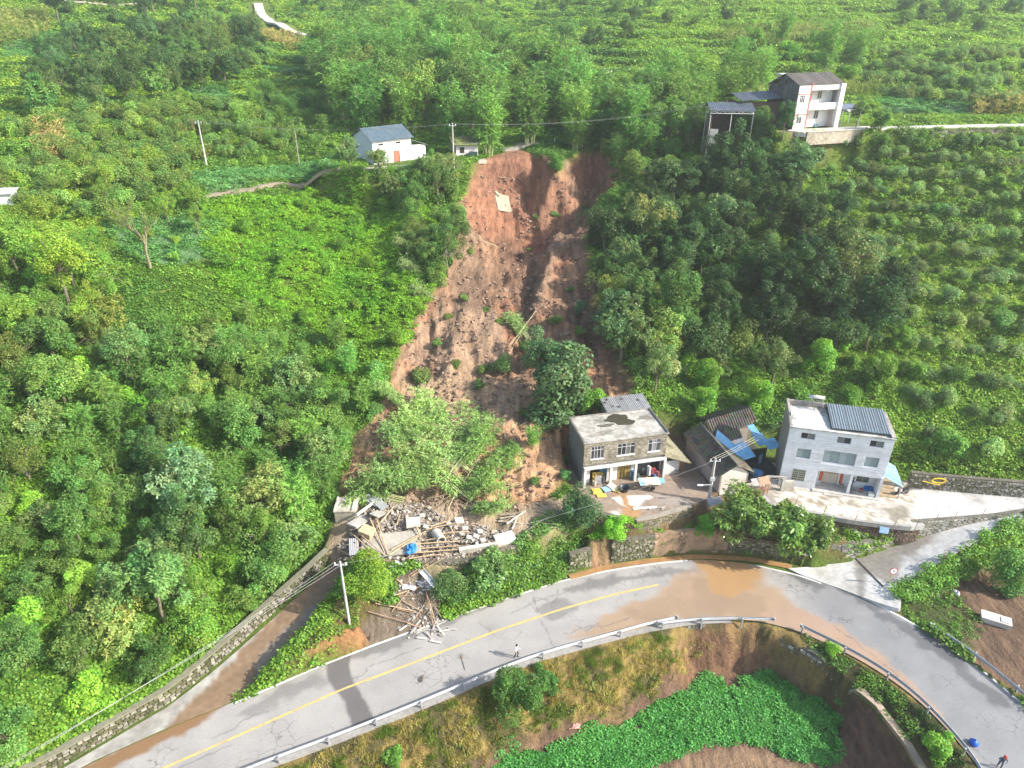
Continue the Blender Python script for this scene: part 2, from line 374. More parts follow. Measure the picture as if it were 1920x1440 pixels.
# ------------------------------------------------------------------ colour zones on the ground
G_GREEN, G_DARK, G_LIME = (0.07, 0.115, 0.024), (0.022, 0.042, 0.012), (0.12, 0.175, 0.03)
SOIL, SOIL_RED, SOIL_DK = (0.195, 0.125, 0.085), (0.165, 0.090, 0.060), (0.105, 0.070, 0.050)
STRAW, CROP, FIELD_SOIL = (0.30, 0.22, 0.085), (0.09, 0.17, 0.075), (0.155, 0.095, 0.068)
GC = np.empty(GX.shape + (3,)); t_ = fbm(GX / 6, GY / 6, 4, 61)[..., None]
GC[:] = np.array(G_GREEN) * (1 - t_) + np.array(G_LIME) * t_
GSOIL = np.zeros(GX.shape)
ris_ = (TERR['m'] * sst(.5, .7, TERR['f']) * (1 - sst(.93, 1.0, TERR['f'])))[..., None] * .8; GC = GC * (1 - ris_) + np.array((0.13, 0.185, 0.03)) * ris_
def zone(poly, col, soil=None, blend=0.6, warp=1.0, strength=1.0, s=70):
    global GC, GSOIL
    poly = np.asarray(poly); x0, y0 = poly.min(0) - 4; x1, y1 = poly.max(0) + 4
    ix = np.where((XS >= x0) & (XS <= x1))[0]; iy = np.where((YS >= y0) & (YS <= y1))[0]
    if len(ix) < 2 or len(iy) < 2: return
    sl = np.s_[iy[0]:iy[-1] + 1, ix[0]:ix[-1] + 1]; X, Y = GX[sl], GY[sl]
    X2 = X + (fbm(X / 1.7, Y / 1.7, 4, s) - .5) * 2 * warp; Y2 = Y + (fbm(X / 1.7, Y / 1.7, 4, s + 9) - .5) * 2 * warp
    w = sst(-blend, blend, sdf(poly, X2, Y2)) * strength
    GC[sl] = GC[sl] * (1 - w[..., None]) + np.array(col) * w[..., None]
    if soil is not None: GSOIL[sl] = GSOIL[sl] * (1 - w) + soil * w
w_ = sst(-0.5, 0.8, SL_IN)
t1 = fbm(GX / 7, GY / 9, 4, 81)[..., None]; t2 = fbm(GX / 2.2, GY / 5, 4, 82)[..., None]
sc_ = np.array((0.215, 0.142, 0.096)) * (1 - t2) + np.array(SOIL_DK) * t2
sc_ = sc_ * (1 - sst(.45, .65, t1)) + (np.array(SOIL_RED) * 1.0) * sst(.45, .65, t1)
hd_ = sst(112, 126, GY)[..., None] * 0.6; sc_ = sc_ * (1 - hd_) + np.array((0.185, 0.100, 0.070)) * hd_
lo_ = (1 - sst(66, 92, GY))[..., None] * 0.8; sc_ = sc_ * (1 - lo_) + np.array((0.27, 0.18, 0.112)) * lo_
GC = GC * (1 - w_[..., None]) + sc_ * w_[..., None]; GSOIL = np.maximum(GSOIL, w_)
GC = GC * (1 + (0.34 + 0.40 * (1 - sst(76, 104, GY))) [..., None] * w_[..., None]); GC = GC * (1 + w_[..., None] * np.array((.10, .0, -.10)))
rt_ = hitp([(1110, 470), (1090, 560), (1060, 600), (1090, 640), (1190, 730), (1180, 690), (1130, 600), (1120, 500)])
zone(rt_, (0.10, 0.064, 0.045), 1, 1.5, 1.0, 0.75)
# south bank and field
SB = south_side & (dS < 40)
q_ = fbm(GX / 2.5, GY / 2.5, 4, 91)
bank_c = np.where((q_ > .52)[..., None], np.array(STRAW) * 0.75, np.array((0.10, 0.085, 0.04)))
GC = np.where(SB[..., None], bank_c, GC); GSOIL = np.where(SB, 0.5, GSOIL)
BEAN_PX = [(1590, 1310), (1570, 1280), (1530, 1262), (1480, 1250), (1440, 1252), (1400, 1275), (1375, 1300), (1330, 1262), (1290, 1285), (1220, 1310), (1180, 1345), (1100, 1365), (1030, 1382), (960, 1400), (925, 1440), (900, 1480), (1130, 1480), (1250, 1425), (1320, 1400), (1400, 1395), (1460, 1412), (1520, 1430), (1565, 1440), (1572, 1380)]
BEAN = hitp(BEAN_PX)
set_flat(BEAN, lambda X, Y: -4.55 + (fbm(X / 4, Y / 4, 3, 33) - .5) * .25, 0.7)
zone(hitp([(880, 1480), (900, 1420), (1000, 1380), (1180, 1325), (1300, 1255), (1450, 1240), (1600, 1300), (1640, 1380), (1730, 1480)]), FIELD_SOIL, 1.0, 0.5, 0.8)
zone(hitp([(1150, 1480), (1280, 1425), (1380, 1400), (1480, 1425), (1540, 1470)]), (0.24, 0.16, 0.10), 1.0, 0.5, 0.8)
zone(hitp([(1300, 1172), (1440, 1176), (1470, 1190), (1450, 1245), (1330, 1262), (1270, 1290), (1240, 1250)]), (0.20, 0.115, 0.07), 1.0, 0.6, 1.2)
zone(hitp([(1500, 1190), (1580, 1230), (1660, 1275), (1740, 1330), (1830, 1440), (1760, 1470), (1700, 1380), (1620, 1300), (1540, 1240)]), (0.045, 0.05, 0.02), 0.3, 0.6, 1.0)
zone(hitp([(1590, 1320), (1640, 1330), (1750, 1470), (1600, 1470)]), (0.12, 0.072, 0.052), 1.0, 0.5, 0.6)
# east flat
zone(EAST, (0.15, 0.098, 0.065), 1.0, 0.6, 1.0)
zone(hitp([(1670, 1110), (1760, 1090), (1780, 1130), (1840, 1180), (1820, 1210), (1740, 1200), (1690, 1150)]), (0.05, 0.085, 0.022), 0.2, 0.5, 1.5, 0.8)
# banks beside the road
zone(hitp([(500, 1275), (560, 1205), (640, 1110), (700, 1095), (760, 1150), (800, 1185), (700, 1205), (600, 1240)]), (0.12, 0.10, 0.04), 0.4, 0.5, 1.0)
zone(hitp([(560, 1250), (700, 1180), (780, 1165), (760, 1185), (690, 1205), (600, 1245)]), (0.28, 0.15, 0.07), 1.0, 0.3, 0.5)
zone(hitp([(735, 1072), (835, 1058), (842, 1112), (820, 1185), (690, 1205), (680, 1165), (742, 1128)]), (0.17, 0.135, 0.10), 1.0, 0.3, 0.6)
for px_, c_, st_ in (([(870, 400), (905, 440), (900, 560), (860, 590), (850, 500)], (0.26, 0.185, 0.13), .6), ([(1088, 380), (1105, 395), (1050, 470), (1015, 580), (985, 640), (975, 600), (1010, 500)], (0.25, 0.175, 0.12), .75), ([(770, 600), (870, 560), (940, 600), (960, 680), (900, 700), (800, 690), (750, 660)], (0.29, 0.205, 0.14), .8),
                     ([(740, 700), (860, 690), (980, 720), (985, 800), (900, 830), (760, 780)], (0.33, 0.235, 0.15), .9), ([(660, 810), (720, 790), (720, 845), (665, 850)], (0.31, 0.20, 0.12), .85), ([(900, 300), (1000, 288), (1035, 300), (1040, 340), (960, 360), (900, 350)], (0.19, 0.095, 0.065), .7), ([(1060, 300), (1150, 300), (1100, 380), (1060, 380)], (0.22, 0.15, 0.105), .6),
                     ([(940, 440), (985, 430), (985, 520), (960, 560), (930, 500)], (0.12, 0.072, 0.05), .6), ([(860, 490), (930, 520), (900, 600), (840, 570)], (0.13, 0.085, 0.062), .6), ([(985, 500), (1010, 520), (1000, 620), (975, 600)], (0.085, 0.056, 0.042), .7)):
    zone(hitp(px_), c_, 1.0, 1.0, 1.6, st_, int(px_[0][0]))
zone(hitp([(1104, 992), (1142, 992), (1152, 1068), (1108, 1074)]), (0.30, 0.185, 0.11), 1.0, 0.2, 0.3)
zone(DEB, (0.34, 0.26, 0.18), 1.0, 0.6, 1.0)
zone(LEDGE, (0.17, 0.125, 0.06), 0.8, 0.3, 0.4)
zone(YARD_G, (0.25, 0.175, 0.115), 1.0, 0.3, 0.3)
zone(hitp([(1150, 925), (1190, 930), (1210, 965), (1195, 985), (1150, 950)]), (0.33, 0.20, 0.10), 1.0, 0.3, 0.5)
# crops and paths on the hill
FIELD_A = hitp([(345, 325), (400, 318), (600, 305), (640, 318), (560, 338), (450, 352), (390, 362)])
FIELD_B = hitp([(195, 420), (290, 405), (420, 402), (425, 440), (400, 480), (330, 500), (250, 490)])
FIELD_C = hitp([(310, 165), (420, 165), (440, 178), (425, 190), (350, 180)])
FIELD_D = hitp([(1630, 190), (1700, 182), (1790, 190), (1830, 205), (1800, 218), (1700, 216), (1650, 205)])
FIELD_E = hitp([(0, 85), (90, 62), (180, 75), (170, 100), (60, 110), (0, 112)])
FIELD_F = hitp([(490, 122), (590, 120), (600, 135), (500, 137)])
for f in (FIELD_A, FIELD_B, FIELD_C, FIELD_D, FIELD_E, FIELD_F): zone(f, CROP, 0, 0.5, 0.5)
zone(hitp([(430, 322), (540, 312), (620, 308), (600, 325), (470, 345)]), (0.11, 0.15, 0.025), 0, 0.8, 1.0, 0.8)
CORN_TAN = hitp([(62, 262), (78, 240), (105, 238), (150, 288), (130, 300), (70, 308)])
CORN_MID = hitp([(1330, 78), (1450, 62), (1640, 58), (1640, 78), (1500, 88), (1360, 92)])
CORN_ROAD = hitp([(492, 68), (560, 78), (605, 88), (600, 98), (520, 88), (492, 80)])
CORN_LEFT = hitp([(0, 30), (90, 22), (105, 60), (60, 85), (0, 90)])
CORN_END = hitp([(1820, 200), (1920, 198), (1920, 218), (1825, 220)])
CORN_MIDS = hitp([(1440, 160), (1590, 165), (1660, 170), (1660, 185), (1590, 185)])
for f in (CORN_TAN, CORN_MID, CORN_ROAD, CORN_LEFT, CORN_END): zone(f, (0.22, 0.17, 0.07), 0.2, 0.6, 0.5, 0.8)
zone(hitp([(1330, 235), (1500, 270), (1560, 250), (1560, 280), (1480, 285), (1330, 262)]), (0.26, 0.19, 0.12), 0.6, 0.6, 0.6, 0.7)
zone(hitp([(1200, 310), (1330, 320), (1330, 333), (1180, 322)]), (0.30, 0.21, 0.14), 0.8, 0.5, 0.5, 0.7)
def ribbon(name, pl, w, m, col, dz=0.06, z=None, thick=0.12, label=None):
    """a strip of paving that follows the ground, with edges of its own"""
    p = smooth_pl(pl, 1.0, 4); t = np.gradient(p, axis=0); t /= np.linalg.norm(t, axis=1)[:, None]; n = np.stack([-t[:, 1], t[:, 0]], 1)
    A = p + n * w / 2; B = p - n * w / 2; zc = Hq(p[:, 0], p[:, 1]) if z is None else np.array([z(x, y) for x, y in p])
    zm = np.maximum(np.maximum(Hq(A[:, 0], A[:, 1]), Hq(B[:, 0], B[:, 1])), zc) if z is None else zc
    for _ in range(5): zm[1:-1] = (zm[:-2] + 2 * zm[1:-1] + zm[2:]) / 4
    b = MB(); n_ = len(p)
    for i in range(n_):
        b.v += [(A[i, 0], A[i, 1], zm[i] + dz), (B[i, 0], B[i, 1], zm[i] + dz), (A[i, 0], A[i, 1], zm[i] + dz - 0.6), (B[i, 0], B[i, 1], zm[i] + dz - 0.6)]
    for i in range(n_ - 1):
        k = 4 * i
        for f in ((k, k + 1, k + 5, k + 4), (k, k + 4, k + 6, k + 2), (k + 1, k + 3, k + 7, k + 5)): b.f.append(f); b.c.append(col)
    return kind(b.build(name, m), 'structure', label)

# ------------------------------------------------------------------ the ground sheet
def ground_material():
    m, nt, out = nodes('ground'); b = N(nt, 'ShaderNodeBsdfPrincipled'); nt.links.new(b.outputs[0], out.inputs[0])
    co = N(nt, 'ShaderNodeTexCoord').outputs['Object']
    a = N(nt, 'ShaderNodeAttribute'); a.attribute_name = 'col'; so = N(nt, 'ShaderNodeAttribute'); so.attribute_name = 'soil'
    def noise(s, d=6, r=0.6):
        n = N(nt, 'ShaderNodeTexNoise'); n.inputs['Scale'].default_value = s; n.inputs['Detail'].default_value = d; n.inputs['Roughness'].default_value = r; nt.links.new(co, n.inputs['Vector']); return n.outputs[0]
    mp = N(nt, 'ShaderNodeMapping'); mp.inputs['Scale'].default_value = (1.0, 0.22, 0.5); nt.links.new(co, mp.inputs[0])
    ns = N(nt, 'ShaderNodeTexNoise'); ns.inputs['Scale'].default_value = 1.3; ns.inputs['Detail'].default_value = 7; ns.inputs['Roughness'].default_value = .65; nt.links.new(mp.outputs[0], ns.inputs['Vector'])
    n1, n2 = noise(0.9), noise(3.0, 8, .7)
    g = mixc(nt, mixc(nt, (0.55, 0.55, 0.55), (1.5, 1.45, 1.2), n1), mixc(nt, (0.6, 0.6, 0.6), (1.4, 1.4, 1.4), n2), 1.0, 'MULTIPLY')
    s = mixc(nt, mixc(nt, (0.45, 0.45, 0.47), (1.55, 1.5, 1.42), ramp(nt, ns.outputs[0], .3, .7)), mixc(nt, (0.65, 0.64, 0.63), (1.35, 1.35, 1.33), n2), 1.0, 'MULTIPLY')
    f = mixc(nt, g, s, so.outputs['Fac']); nt.links.new(mixc(nt, a.outputs['Color'], f, 1.0, 'MULTIPLY'), b.inputs['Base Color'])
    b.inputs['Roughness'].default_value = 0.92; b.inputs['Specular IOR Level'].default_value = 0.15
    bp = N(nt, 'ShaderNodeBump'); bp.inputs['Strength'].default_value = 0.85; bp.inputs['Distance'].default_value = 0.4
    ad = N(nt, 'ShaderNodeMath'); ad.operation = 'ADD'; nt.links.new(ns.outputs[0], ad.inputs[0]); nt.links.new(n2, ad.inputs[1]); nt.links.new(ad.outputs[0], bp.inputs['Height'])
    nt.links.new(bp.outputs[0], b.inputs['Normal']); return m
gm = np_mesh('ground', np.stack([GX, GY, HZ], -1).reshape(-1, 3), grid_faces(len(XS), len(YS)), ground_material(), GC.reshape(-1, 3), True, {'soil': GSOIL.ravel()})
ground = bpy.data.objects.new('ground', gm); COL.objects.link(ground); kind(ground, 'structure', 'steep green hillside with a red earth landslide scar')

# ------------------------------------------------------------------ the road with its mud and wear
RN, RS = resample(NORTH, 0.5), resample(SOUTH, 0.5)
NR = 900; ts_ = np.linspace(0, 1, NR)
def along(p):
    s = np.r_[0, np.cumsum(np.hypot(*(p[1:] - p[:-1]).T))]; s /= s[-1]; return np.stack([np.interp(ts_, s, p[:, k]) for k in (0, 1)], 1)
A_, B_ = along(NORTH), along(SOUTH); MR = 84; tt = np.linspace(0, 1, MR)[None, :, None]
RXY = (A_[:, None] * (1 - tt) + B_[:, None] * tt); RX, RY = RXY[..., 0], RXY[..., 1]
rc = np.empty(RX.shape + (3,)); n_ = fbm(RX / 2, RY / 2, 4, 101)
rc[:] = (0.30, 0.282, 0.258); rc *= (0.86 + 0.28 * n_)[..., None]
east_ = sst(27, 33, RX)[..., None]; rc = rc * (1 - east_) + np.array((0.205, 0.203, 0.20)) * (0.85 + .3 * n_[..., None]) * east_
RW = np.zeros(RX.shape)
def rzone(px, col, blend, warp, st=1.0, wet=None, s=111, z=0.0, fs=1.2):
    global rc, RW
    P = azl(px, z); X2 = RX + (fbm(RX / fs, RY / fs, 5, s) - .5) * 2 * warp; Y2 = RY + (fbm(RX / fs, RY / fs, 5, s + 5) - .5) * 2 * warp
    w = sst(-blend, blend, sdf(P, X2, Y2)) * st; rc = rc * (1 - w[..., None]) + np.array(col) * w[..., None]
    if wet is not None: RW = RW * (1 - w) + wet * w
def rline(px, col, wd, st=1.0, jit=0.0, s=131):
    global rc
    P = azl(px, 0); X2 = RX + (fbm(RX / .7, RY / .7, 3, s) - .5) * 2 * jit; Y2 = RY + (fbm(RX / .7, RY / .7, 3, s + 5) - .5) * 2 * jit
    d, _ = pdist(P, X2, Y2); w = (1 - sst(wd * .5, wd, d)) * st; rc = rc * (1 - w[..., None]) + np.array(col) * w[..., None]
DK = (0.105, 0.10, 0.095)
rzone([(612, 1240), (655, 1222), (660, 1270), (680, 1310), (705, 1352), (665, 1375), (645, 1320), (618, 1275)], (0.10, 0.09, 0.085), 0.15, 0.3, 0.85, 0.3)
rzone([(640, 1230), (760, 1175), (860, 1130), (930, 1112), (950, 1122), (860, 1160), (790, 1190), (700, 1230)], DK, 0.3, 0.7, 0.6, 0.2, 113)
rzone([(1050, 1100), (1150, 1080), (1250, 1068), (1330, 1066), (1330, 1076), (1200, 1085), (1080, 1112)], DK, 0.3, 0.9, 0.6, 0.2, 115)
rzone([(1000, 1140), (1060, 1120), (1090, 1140), (1040, 1165)], DK, 0.3, 0.7, 0.5, 0.2, 117)
rzone([(520, 1290), (600, 1262), (620, 1275), (540, 1310), (480, 1350), (440, 1350)], DK, 0.4, 0.8, 0.5, 0.1, 119)
# muddy outwash
rzone([(1060, 1190), (1130, 1150), (1230, 1112), (1300, 1070), (1330, 1052), (1430, 1058), (1440, 1100), (1500, 1135), (1560, 1175), (1640, 1235), (1680, 1275), (1640, 1262), (1560, 1205), (1480, 1168), (1300, 1165), (1190, 1182)], (0.31, 0.215, 0.135), 0.7, 1.8, 0.95, 0.35, 121, 0.0, 2.5)
rzone([(1180, 1140), (1290, 1110), (1330, 1085), (1420, 1120), (1440, 1150), (1300, 1158), (1200, 1165)], (0.22, 0.155, 0.10), 0.5, 1.6, 0.5, 0.6, 123, 0.0, 2.0)
rzone([(1300, 1050), (1330, 1045), (1412, 1050), (1420, 1085), (1415, 1110), (1360, 1118), (1325, 1105), (1320, 1075)], (0.34, 0.205, 0.092), 0.5, 1.0, 0.92, 0.9, 125)
rzone([(1420, 1150), (1500, 1140), (1580, 1180), (1660, 1235), (1715, 1285), (1760, 1335), (1830, 1420), (1850, 1470), (1800, 1470), (1700, 1330), (1560, 1222), (1470, 1180)], (0.31, 0.21, 0.145), 0.2, 0.3, 0.9, 0.3, 127)
rzone([(420, 1322), (390, 1352), (320, 1385), (250, 1420), (150, 1480), (60, 1480), (180, 1430), (290, 1370), (360, 1335)], (0.21, 0.118, 0.055), 0.3, 0.6, 0.95, 0.8, 129)
# dark patching of the east lane
for a, b, c_, d_ in ((1560, 1098, 1640, 1150), (1640, 1150, 1760, 1230), (1700, 1170, 1790, 1250), (1760, 1230, 1870, 1330), (1480, 1080, 1530, 1105)):
    rzone([(a, b), (a + 25, b - 4), (c_ + 22, d_ - 8), (c_, d_)], (0.085, 0.085, 0.088), 0.3, 0.8, 0.75, 0.0, int(a % 97), 0.0, 0.9)
for L in ([(640, 1280), (690, 1262), (690, 1250), (790, 1215)], [(660, 1275), (672, 1268), (668, 1282), (688, 1276)], [(1010, 1160), (1025, 1185), (1040, 1215)], [(960, 1150), (1000, 1130), (1060, 1110), (1085, 1100)], [(990, 1130), (1010, 1150), (1000, 1120), (1040, 1130), (1050, 1105)], [(1060, 1190), (1090, 1178), (1140, 1172), (1180, 1158)],
          [(1080, 1175), (1100, 1182), (1120, 1170), (1130, 1178)], [(440, 1395), (400, 1412), (330, 1440)], [(400, 1385), (440, 1365), (470, 1345), (500, 1335)], [(1820, 1400), (1870, 1440)], [(1560, 1170), (1640, 1230), (1740, 1320)], [(690, 1150), (760, 1200)], [(900, 1165), (930, 1190)]):
    rline(L, (0.12, 0.115, 0.11), 0.07, 0.6, 0.3, int(L[0][0]))
def road_material():
    m, nt, out = nodes('asphalt'); b = N(nt, 'ShaderNodeBsdfPrincipled'); nt.links.new(b.outputs[0], out.inputs[0])
    a = N(nt, 'ShaderNodeAttribute'); a.attribute_name = 'col'; w = N(nt, 'ShaderNodeAttribute'); w.attribute_name = 'wet'
    co = N(nt, 'ShaderNodeTexCoord').outputs['Object']
    n = N(nt, 'ShaderNodeTexNoise'); n.inputs['Scale'].default_value = 6; n.inputs['Detail'].default_value = 8; nt.links.new(co, n.inputs['Vector'])
    n2 = N(nt, 'ShaderNodeTexNoise'); n2.inputs['Scale'].default_value = 0.35; n2.inputs['Detail'].default_value = 5; nt.links.new(co, n2.inputs['Vector'])
    c = mixc(nt, mixc(nt, (0.8, 0.8, 0.8), (1.22, 1.22, 1.22), n.outputs[0]), mixc(nt, (0.82, 0.82, 0.83), (1.15, 1.14, 1.12), n2.outputs[0]), 1.0, 'MULTIPLY')
    vo = N(nt, 'ShaderNodeTexVoronoi'); vo.feature = 'DISTANCE_TO_EDGE'; vo.inputs['Scale'].default_value = 0.9; nd = N(nt, 'ShaderNodeTexNoise'); nd.inputs['Scale'].default_value = 1.6; nd.inputs['Detail'].default_value = 5; nt.links.new(co, nd.inputs['Vector'])
    va = N(nt, 'ShaderNodeVectorMath'); va.operation = 'MULTIPLY_ADD'; va.inputs[1].default_value = (.9, .9, .9); nt.links.new(nd.outputs['Color'], va.inputs[0]); nt.links.new(co, va.inputs[2]); nt.links.new(va.outputs[0], vo.inputs['Vector'])
    n4 = N(nt, 'ShaderNodeTexNoise'); n4.inputs['Scale'].default_value = 0.22; n4.inputs['Detail'].default_value = 3; nt.links.new(co, n4.inputs['Vector'])
    mm = N(nt, 'ShaderNodeMath'); mm.operation = 'MULTIPLY'; nt.links.new(ramp(nt, vo.outputs['Distance'], 0.0, 0.035, 1, 0), mm.inputs[0]); nt.links.new(ramp(nt, n4.outputs[0], .52, .62), mm.inputs[1])
    m2 = N(nt, 'ShaderNodeMath'); m2.operation = 'MULTIPLY'; nt.links.new(mm.outputs[0], m2.inputs[0]); nt.links.new(ramp(nt, w.outputs['Fac'], .02, .2, 1, 0), m2.inputs[1]); mm = m2
    c = mixc(nt, c, (.42, .41, .40), mm.outputs[0])
    nt.links.new(mixc(nt, a.outputs['Color'], c, 1.0, 'MULTIPLY'), b.inputs['Base Color'])
    nt.links.new(ramp(nt, w.outputs['Fac'], 0, 1, 0.85, 0.32), b.inputs['Roughness']); b.inputs['Specular IOR Level'].default_value = 0.35
    bp = N(nt, 'ShaderNodeBump'); bp.inputs['Strength'].default_value = 0.15; bp.inputs['Distance'].default_value = 0.02; nt.links.new(n.outputs[0], bp.inputs['Height']); nt.links.new(bp.outputs[0], b.inputs['Normal'])
    return m
M_ROAD = road_material()
o = bpy.data.objects.new('road', np_mesh('road', np.stack([RX, RY, np.zeros_like(RX)], -1).reshape(-1, 3), grid_faces(MR, NR)[:, ::-1], M_ROAD, rc.reshape(-1, 3), True, {'wet': RW.ravel()}))
COL.objects.link(o); kind(o, 'structure', 'curved grey road with a yellow centre line and brown mud washed over it')
M_CONC = mat('concrete', None, 0.85, 0.16, 2.5, 0.25, (0.16, 0.14, 0.11), 0.45, 0.5)
M_PAINT = mat('road_paint', None, 0.7, 0.22, 5.0, 0.0, (0.26, 0.22, 0.17), 0.55, 0.7)
def stripe(name, pl, w, col, z=0.004, label=None):
    p = smooth_pl(pl, 0.5, 4); t = np.gradient(p, axis=0); t /= np.linalg.norm(t, axis=1)[:, None]; n = np.stack([-t[:, 1], t[:, 0]], 1); b = MB()
    wv = w * (0.85 + 0.3 * fbm(p[:, 0] * 2, p[:, 1] * 2, 2, 5))[:, None]
    for i in range(len(p)): b.v += [(*(p[i] + n[i] * wv[i] / 2), z), (*(p[i] - n[i] * wv[i] / 2), z)]
    for i in range(len(p) - 1): b.f.append((2 * i, 2 * i + 1, 2 * i + 3, 2 * i + 2)); b.c.append(col)
    return kind(b.build(name, M_PAINT), 'structure', label)
stripe('centre_line', azl([(240, 1468), (307, 1440), (433, 1385), (640, 1293), (787, 1238), (930, 1183), (1053, 1142), (1150, 1115), (1235, 1096)], 0), 0.24, (0.50, 0.385, 0.13), label='yellow line painted along the middle of the road')
stripe('edge_line', azl([(436, 1320), (520, 1284), (600, 1249), (700, 1210), (778, 1182)], 0), 0.2, (0.68, 0.67, 0.64), label='white line painted along the road edge below the rubble')
stripe('edge_line', azl([(800, 1176), (850, 1157), (950, 1122), (1050, 1090), (1150, 1068), (1240, 1055), (1290, 1051)], 0), 0.2, (0.62, 0.60, 0.56), label='white line painted along the road edge below the ivy bank')
stripe('edge_line', azl([(1418, 1060), (1500, 1079), (1540, 1094)], 0), 0.2, (0.66, 0.65, 0.62), label='short white line painted between the mud and the concrete apron')
stripe('edge_line', azl([(1627, 1125), (1690, 1156), (1747, 1190), (1830, 1247), (1920, 1322)], 0), 0.2, (0.66, 0.65, 0.62), label='white line painted along the east curve of the road')
# ------------------------------------------------------------------ paved sheets
from mathutils.geometry import delaunay_2d_cdt
def sheet(name, poly, z, colf, m, label, step=0.35, skirt=0.5, kindname='structure'):
    b = resample(np.vstack([poly, poly[:1]]), step)[:-1]; n = len(b)
    x0, y0 = b.min(0); x1, y1 = b.max(0); gx, gy = np.meshgrid(np.arange(x0, x1, step), np.arange(y0, y1, step)); gx = gx.ravel(); gy = gy.ravel()
    k = sdf(b, gx, gy) > step * 0.5; pts = np.vstack([b, np.stack([gx[k], gy[k]], 1)])
    v, e, f, *_ = delaunay_2d_cdt([Vector(p) for p in pts], [(i, (i + 1) % n) for i in range(n)], [list(range(n))], 1, 1e-5)
    P = np.array([(p.x, p.y) for p in v]); zz = z(P[:, 0], P[:, 1]) if callable(z) else np.full(len(P), float(z))
    V = np.column_stack([P, zz]); F = [list(q) for q in f]; A = V[np.array([q[0] for q in F])]; Bv = V[np.array([q[1] for q in F])]; Cv = V[np.array([q[2] for q in F])]
    up = np.cross(Bv - A, Cv - A)[:, 2] > 0; F = np.array([q if u else q[::-1] for q, u in zip(F, up)])
    nb = len(V); bz = np.column_stack([b, (z(b[:, 0], b[:, 1]) if callable(z) else np.full(n, float(z)))])
    V = np.vstack([V, bz, bz - [0, 0, skirt]]); ii = np.arange(n); jj = (ii + 1) % n
    F = np.vstack([F, np.stack([nb + ii, nb + jj, nb + n + jj], 1), np.stack([nb + ii, nb + n + jj, nb + n + ii], 1)])
    c = colf(V[:, 0], V[:, 1]); o = bpy.data.objects.new(name, np_mesh(name, V, F, m, c)); COL.objects.link(o)
    return kind(o, kindname, label)
def blot(c, X, Y, px, z, col, blend=0.25, warp=0.5, st=1.0, s=201, fs=1.0):
    P = azl(px, z) if not isinstance(px, np.ndarray) else px
    X2 = X + (fbm(X / fs, Y / fs, 4, s) - .5) * 2 * warp; Y2 = Y + (fbm(X / fs, Y / fs, 4, s + 5) - .5) * 2 * warp
    w = sst(-blend, blend, sdf(P, X2, Y2))[:, None] * st; return c * (1 - w) + np.array(col) * w
def cbase(X, Y, col, amt=0.25, fs=1.5, s=211): return np.array(col) * (1 - amt + 2 * amt * fbm(X / fs, Y / fs, 5, s))[:, None]
def c_ramp(X, Y):
    c = cbase(X, Y, (0.47, 0.455, 0.425))
    c = blot(c, X, Y, [(1600, 1040), (1690, 1022), (1760, 1018), (1740, 1045), (1690, 1060), (1680, 1085), (1660, 1095), (1610, 1060)], 0.8, (0.21, 0.18, 0.14), 0.3, 0.6, 0.8)
    c = blot(c, X, Y, [(1610, 1068), (1625, 1075), (1622, 1095), (1620, 1118), (1608, 1118), (1610, 1095), (1600, 1075)], 0.3, (0.2, 0.185, 0.16), 0.15, 0.2, 0.85)
    for a, b in (((1700, 1042), (1725, 1062)), ((1790, 1015), (1815, 1035)), ((1880, 985), (1910, 1005))):
        d, _ = pdist(azl([a, b], 1.6), X, Y); w = (1 - sst(.05, .14, d))[:, None] * .6; c = c * (1 - w) + np.array((.2, .19, .17)) * w
    return c
ramp_o = sheet('concrete_ramp', RAMP, ramp_z, c_ramp, M_CONC, 'pale concrete ramp climbing from the road beside the coursed stone wall')
def c_upper(X, Y):
    c = cbase(X, Y, (0.47, 0.45, 0.42), 0.22)
    return blot(c, X, Y, [(1860, 1000), (1960, 930), (1990, 990), (1920, 1010)], 4.9, (0.40, 0.39, 0.37), 0.4, 0.5, 0.6)
UPPER_Z = lambda X, Y: 4.70 + sst(46, 90, np.asarray(X, float)) * 1.6
BW = [tuple(az(1702, 913, 4.72)), tuple(az(1780, 921, 4.75)), tuple(az(1920, 934, 4.9)), (66, 63.2), (86, 60.5)]
UPP = np.array([(43.7, 60.3), (53.5, 61.45), (58, 62.6), (64, 61.6), (72, 59.4), (88, 56.4), (87, 60.4), *[tuple(q) for q in BW[::-1]], (BW[0][0] - 1.6, BW[0][1] + .5)])
sheet('concrete_yard', UPP, UPPER_Z, c_upper, M_CONC, 'broad pale concrete drive at the top of the ramp under the stone wall')
def c_wy(X, Y):
    c = cbase(X, Y, (0.60, 0.535, 0.45), 0.22, 0.7)
    sp = (fbm(X / .45, Y / .45, 4, 221) > .60)[:, None]; c = np.where(sp, np.array((0.30, 0.255, 0.19)), c)
    c = blot(c, X, Y, [(1625, 940), (1690, 940), (1712, 975), (1650, 975)], 4.66, (0.37, 0.35, 0.31), 0.3, 0.5, 0.7)
    c = blot(c, X, Y, [(1655, 955), (1700, 950), (1705, 972), (1670, 975)], 4.66, (0.16, 0.14, 0.085), 0.3, 0.6, 0.7)
    return blot(c, X, Y, [(1410, 925), (1448, 922), (1464, 952), (1425, 955)], 4.66, (0.30, 0.27, 0.225), 0.1, 0.1, 0.95)
WY = np.array([(23.6, 65.2), (28.7, 65.4), (29.1, 63.3), (33.4, 62.2), (36.9, 61.0), (42.3, 59.9), (44.2, 60.2), (46.4, 66.8), (45, 68.5), (30.6, 72), (24.5, 68.5)])
sheet('house_terrace', WY, 4.712, c_wy, M_CONC, 'speckled pale terrace in front of the white three storey house')
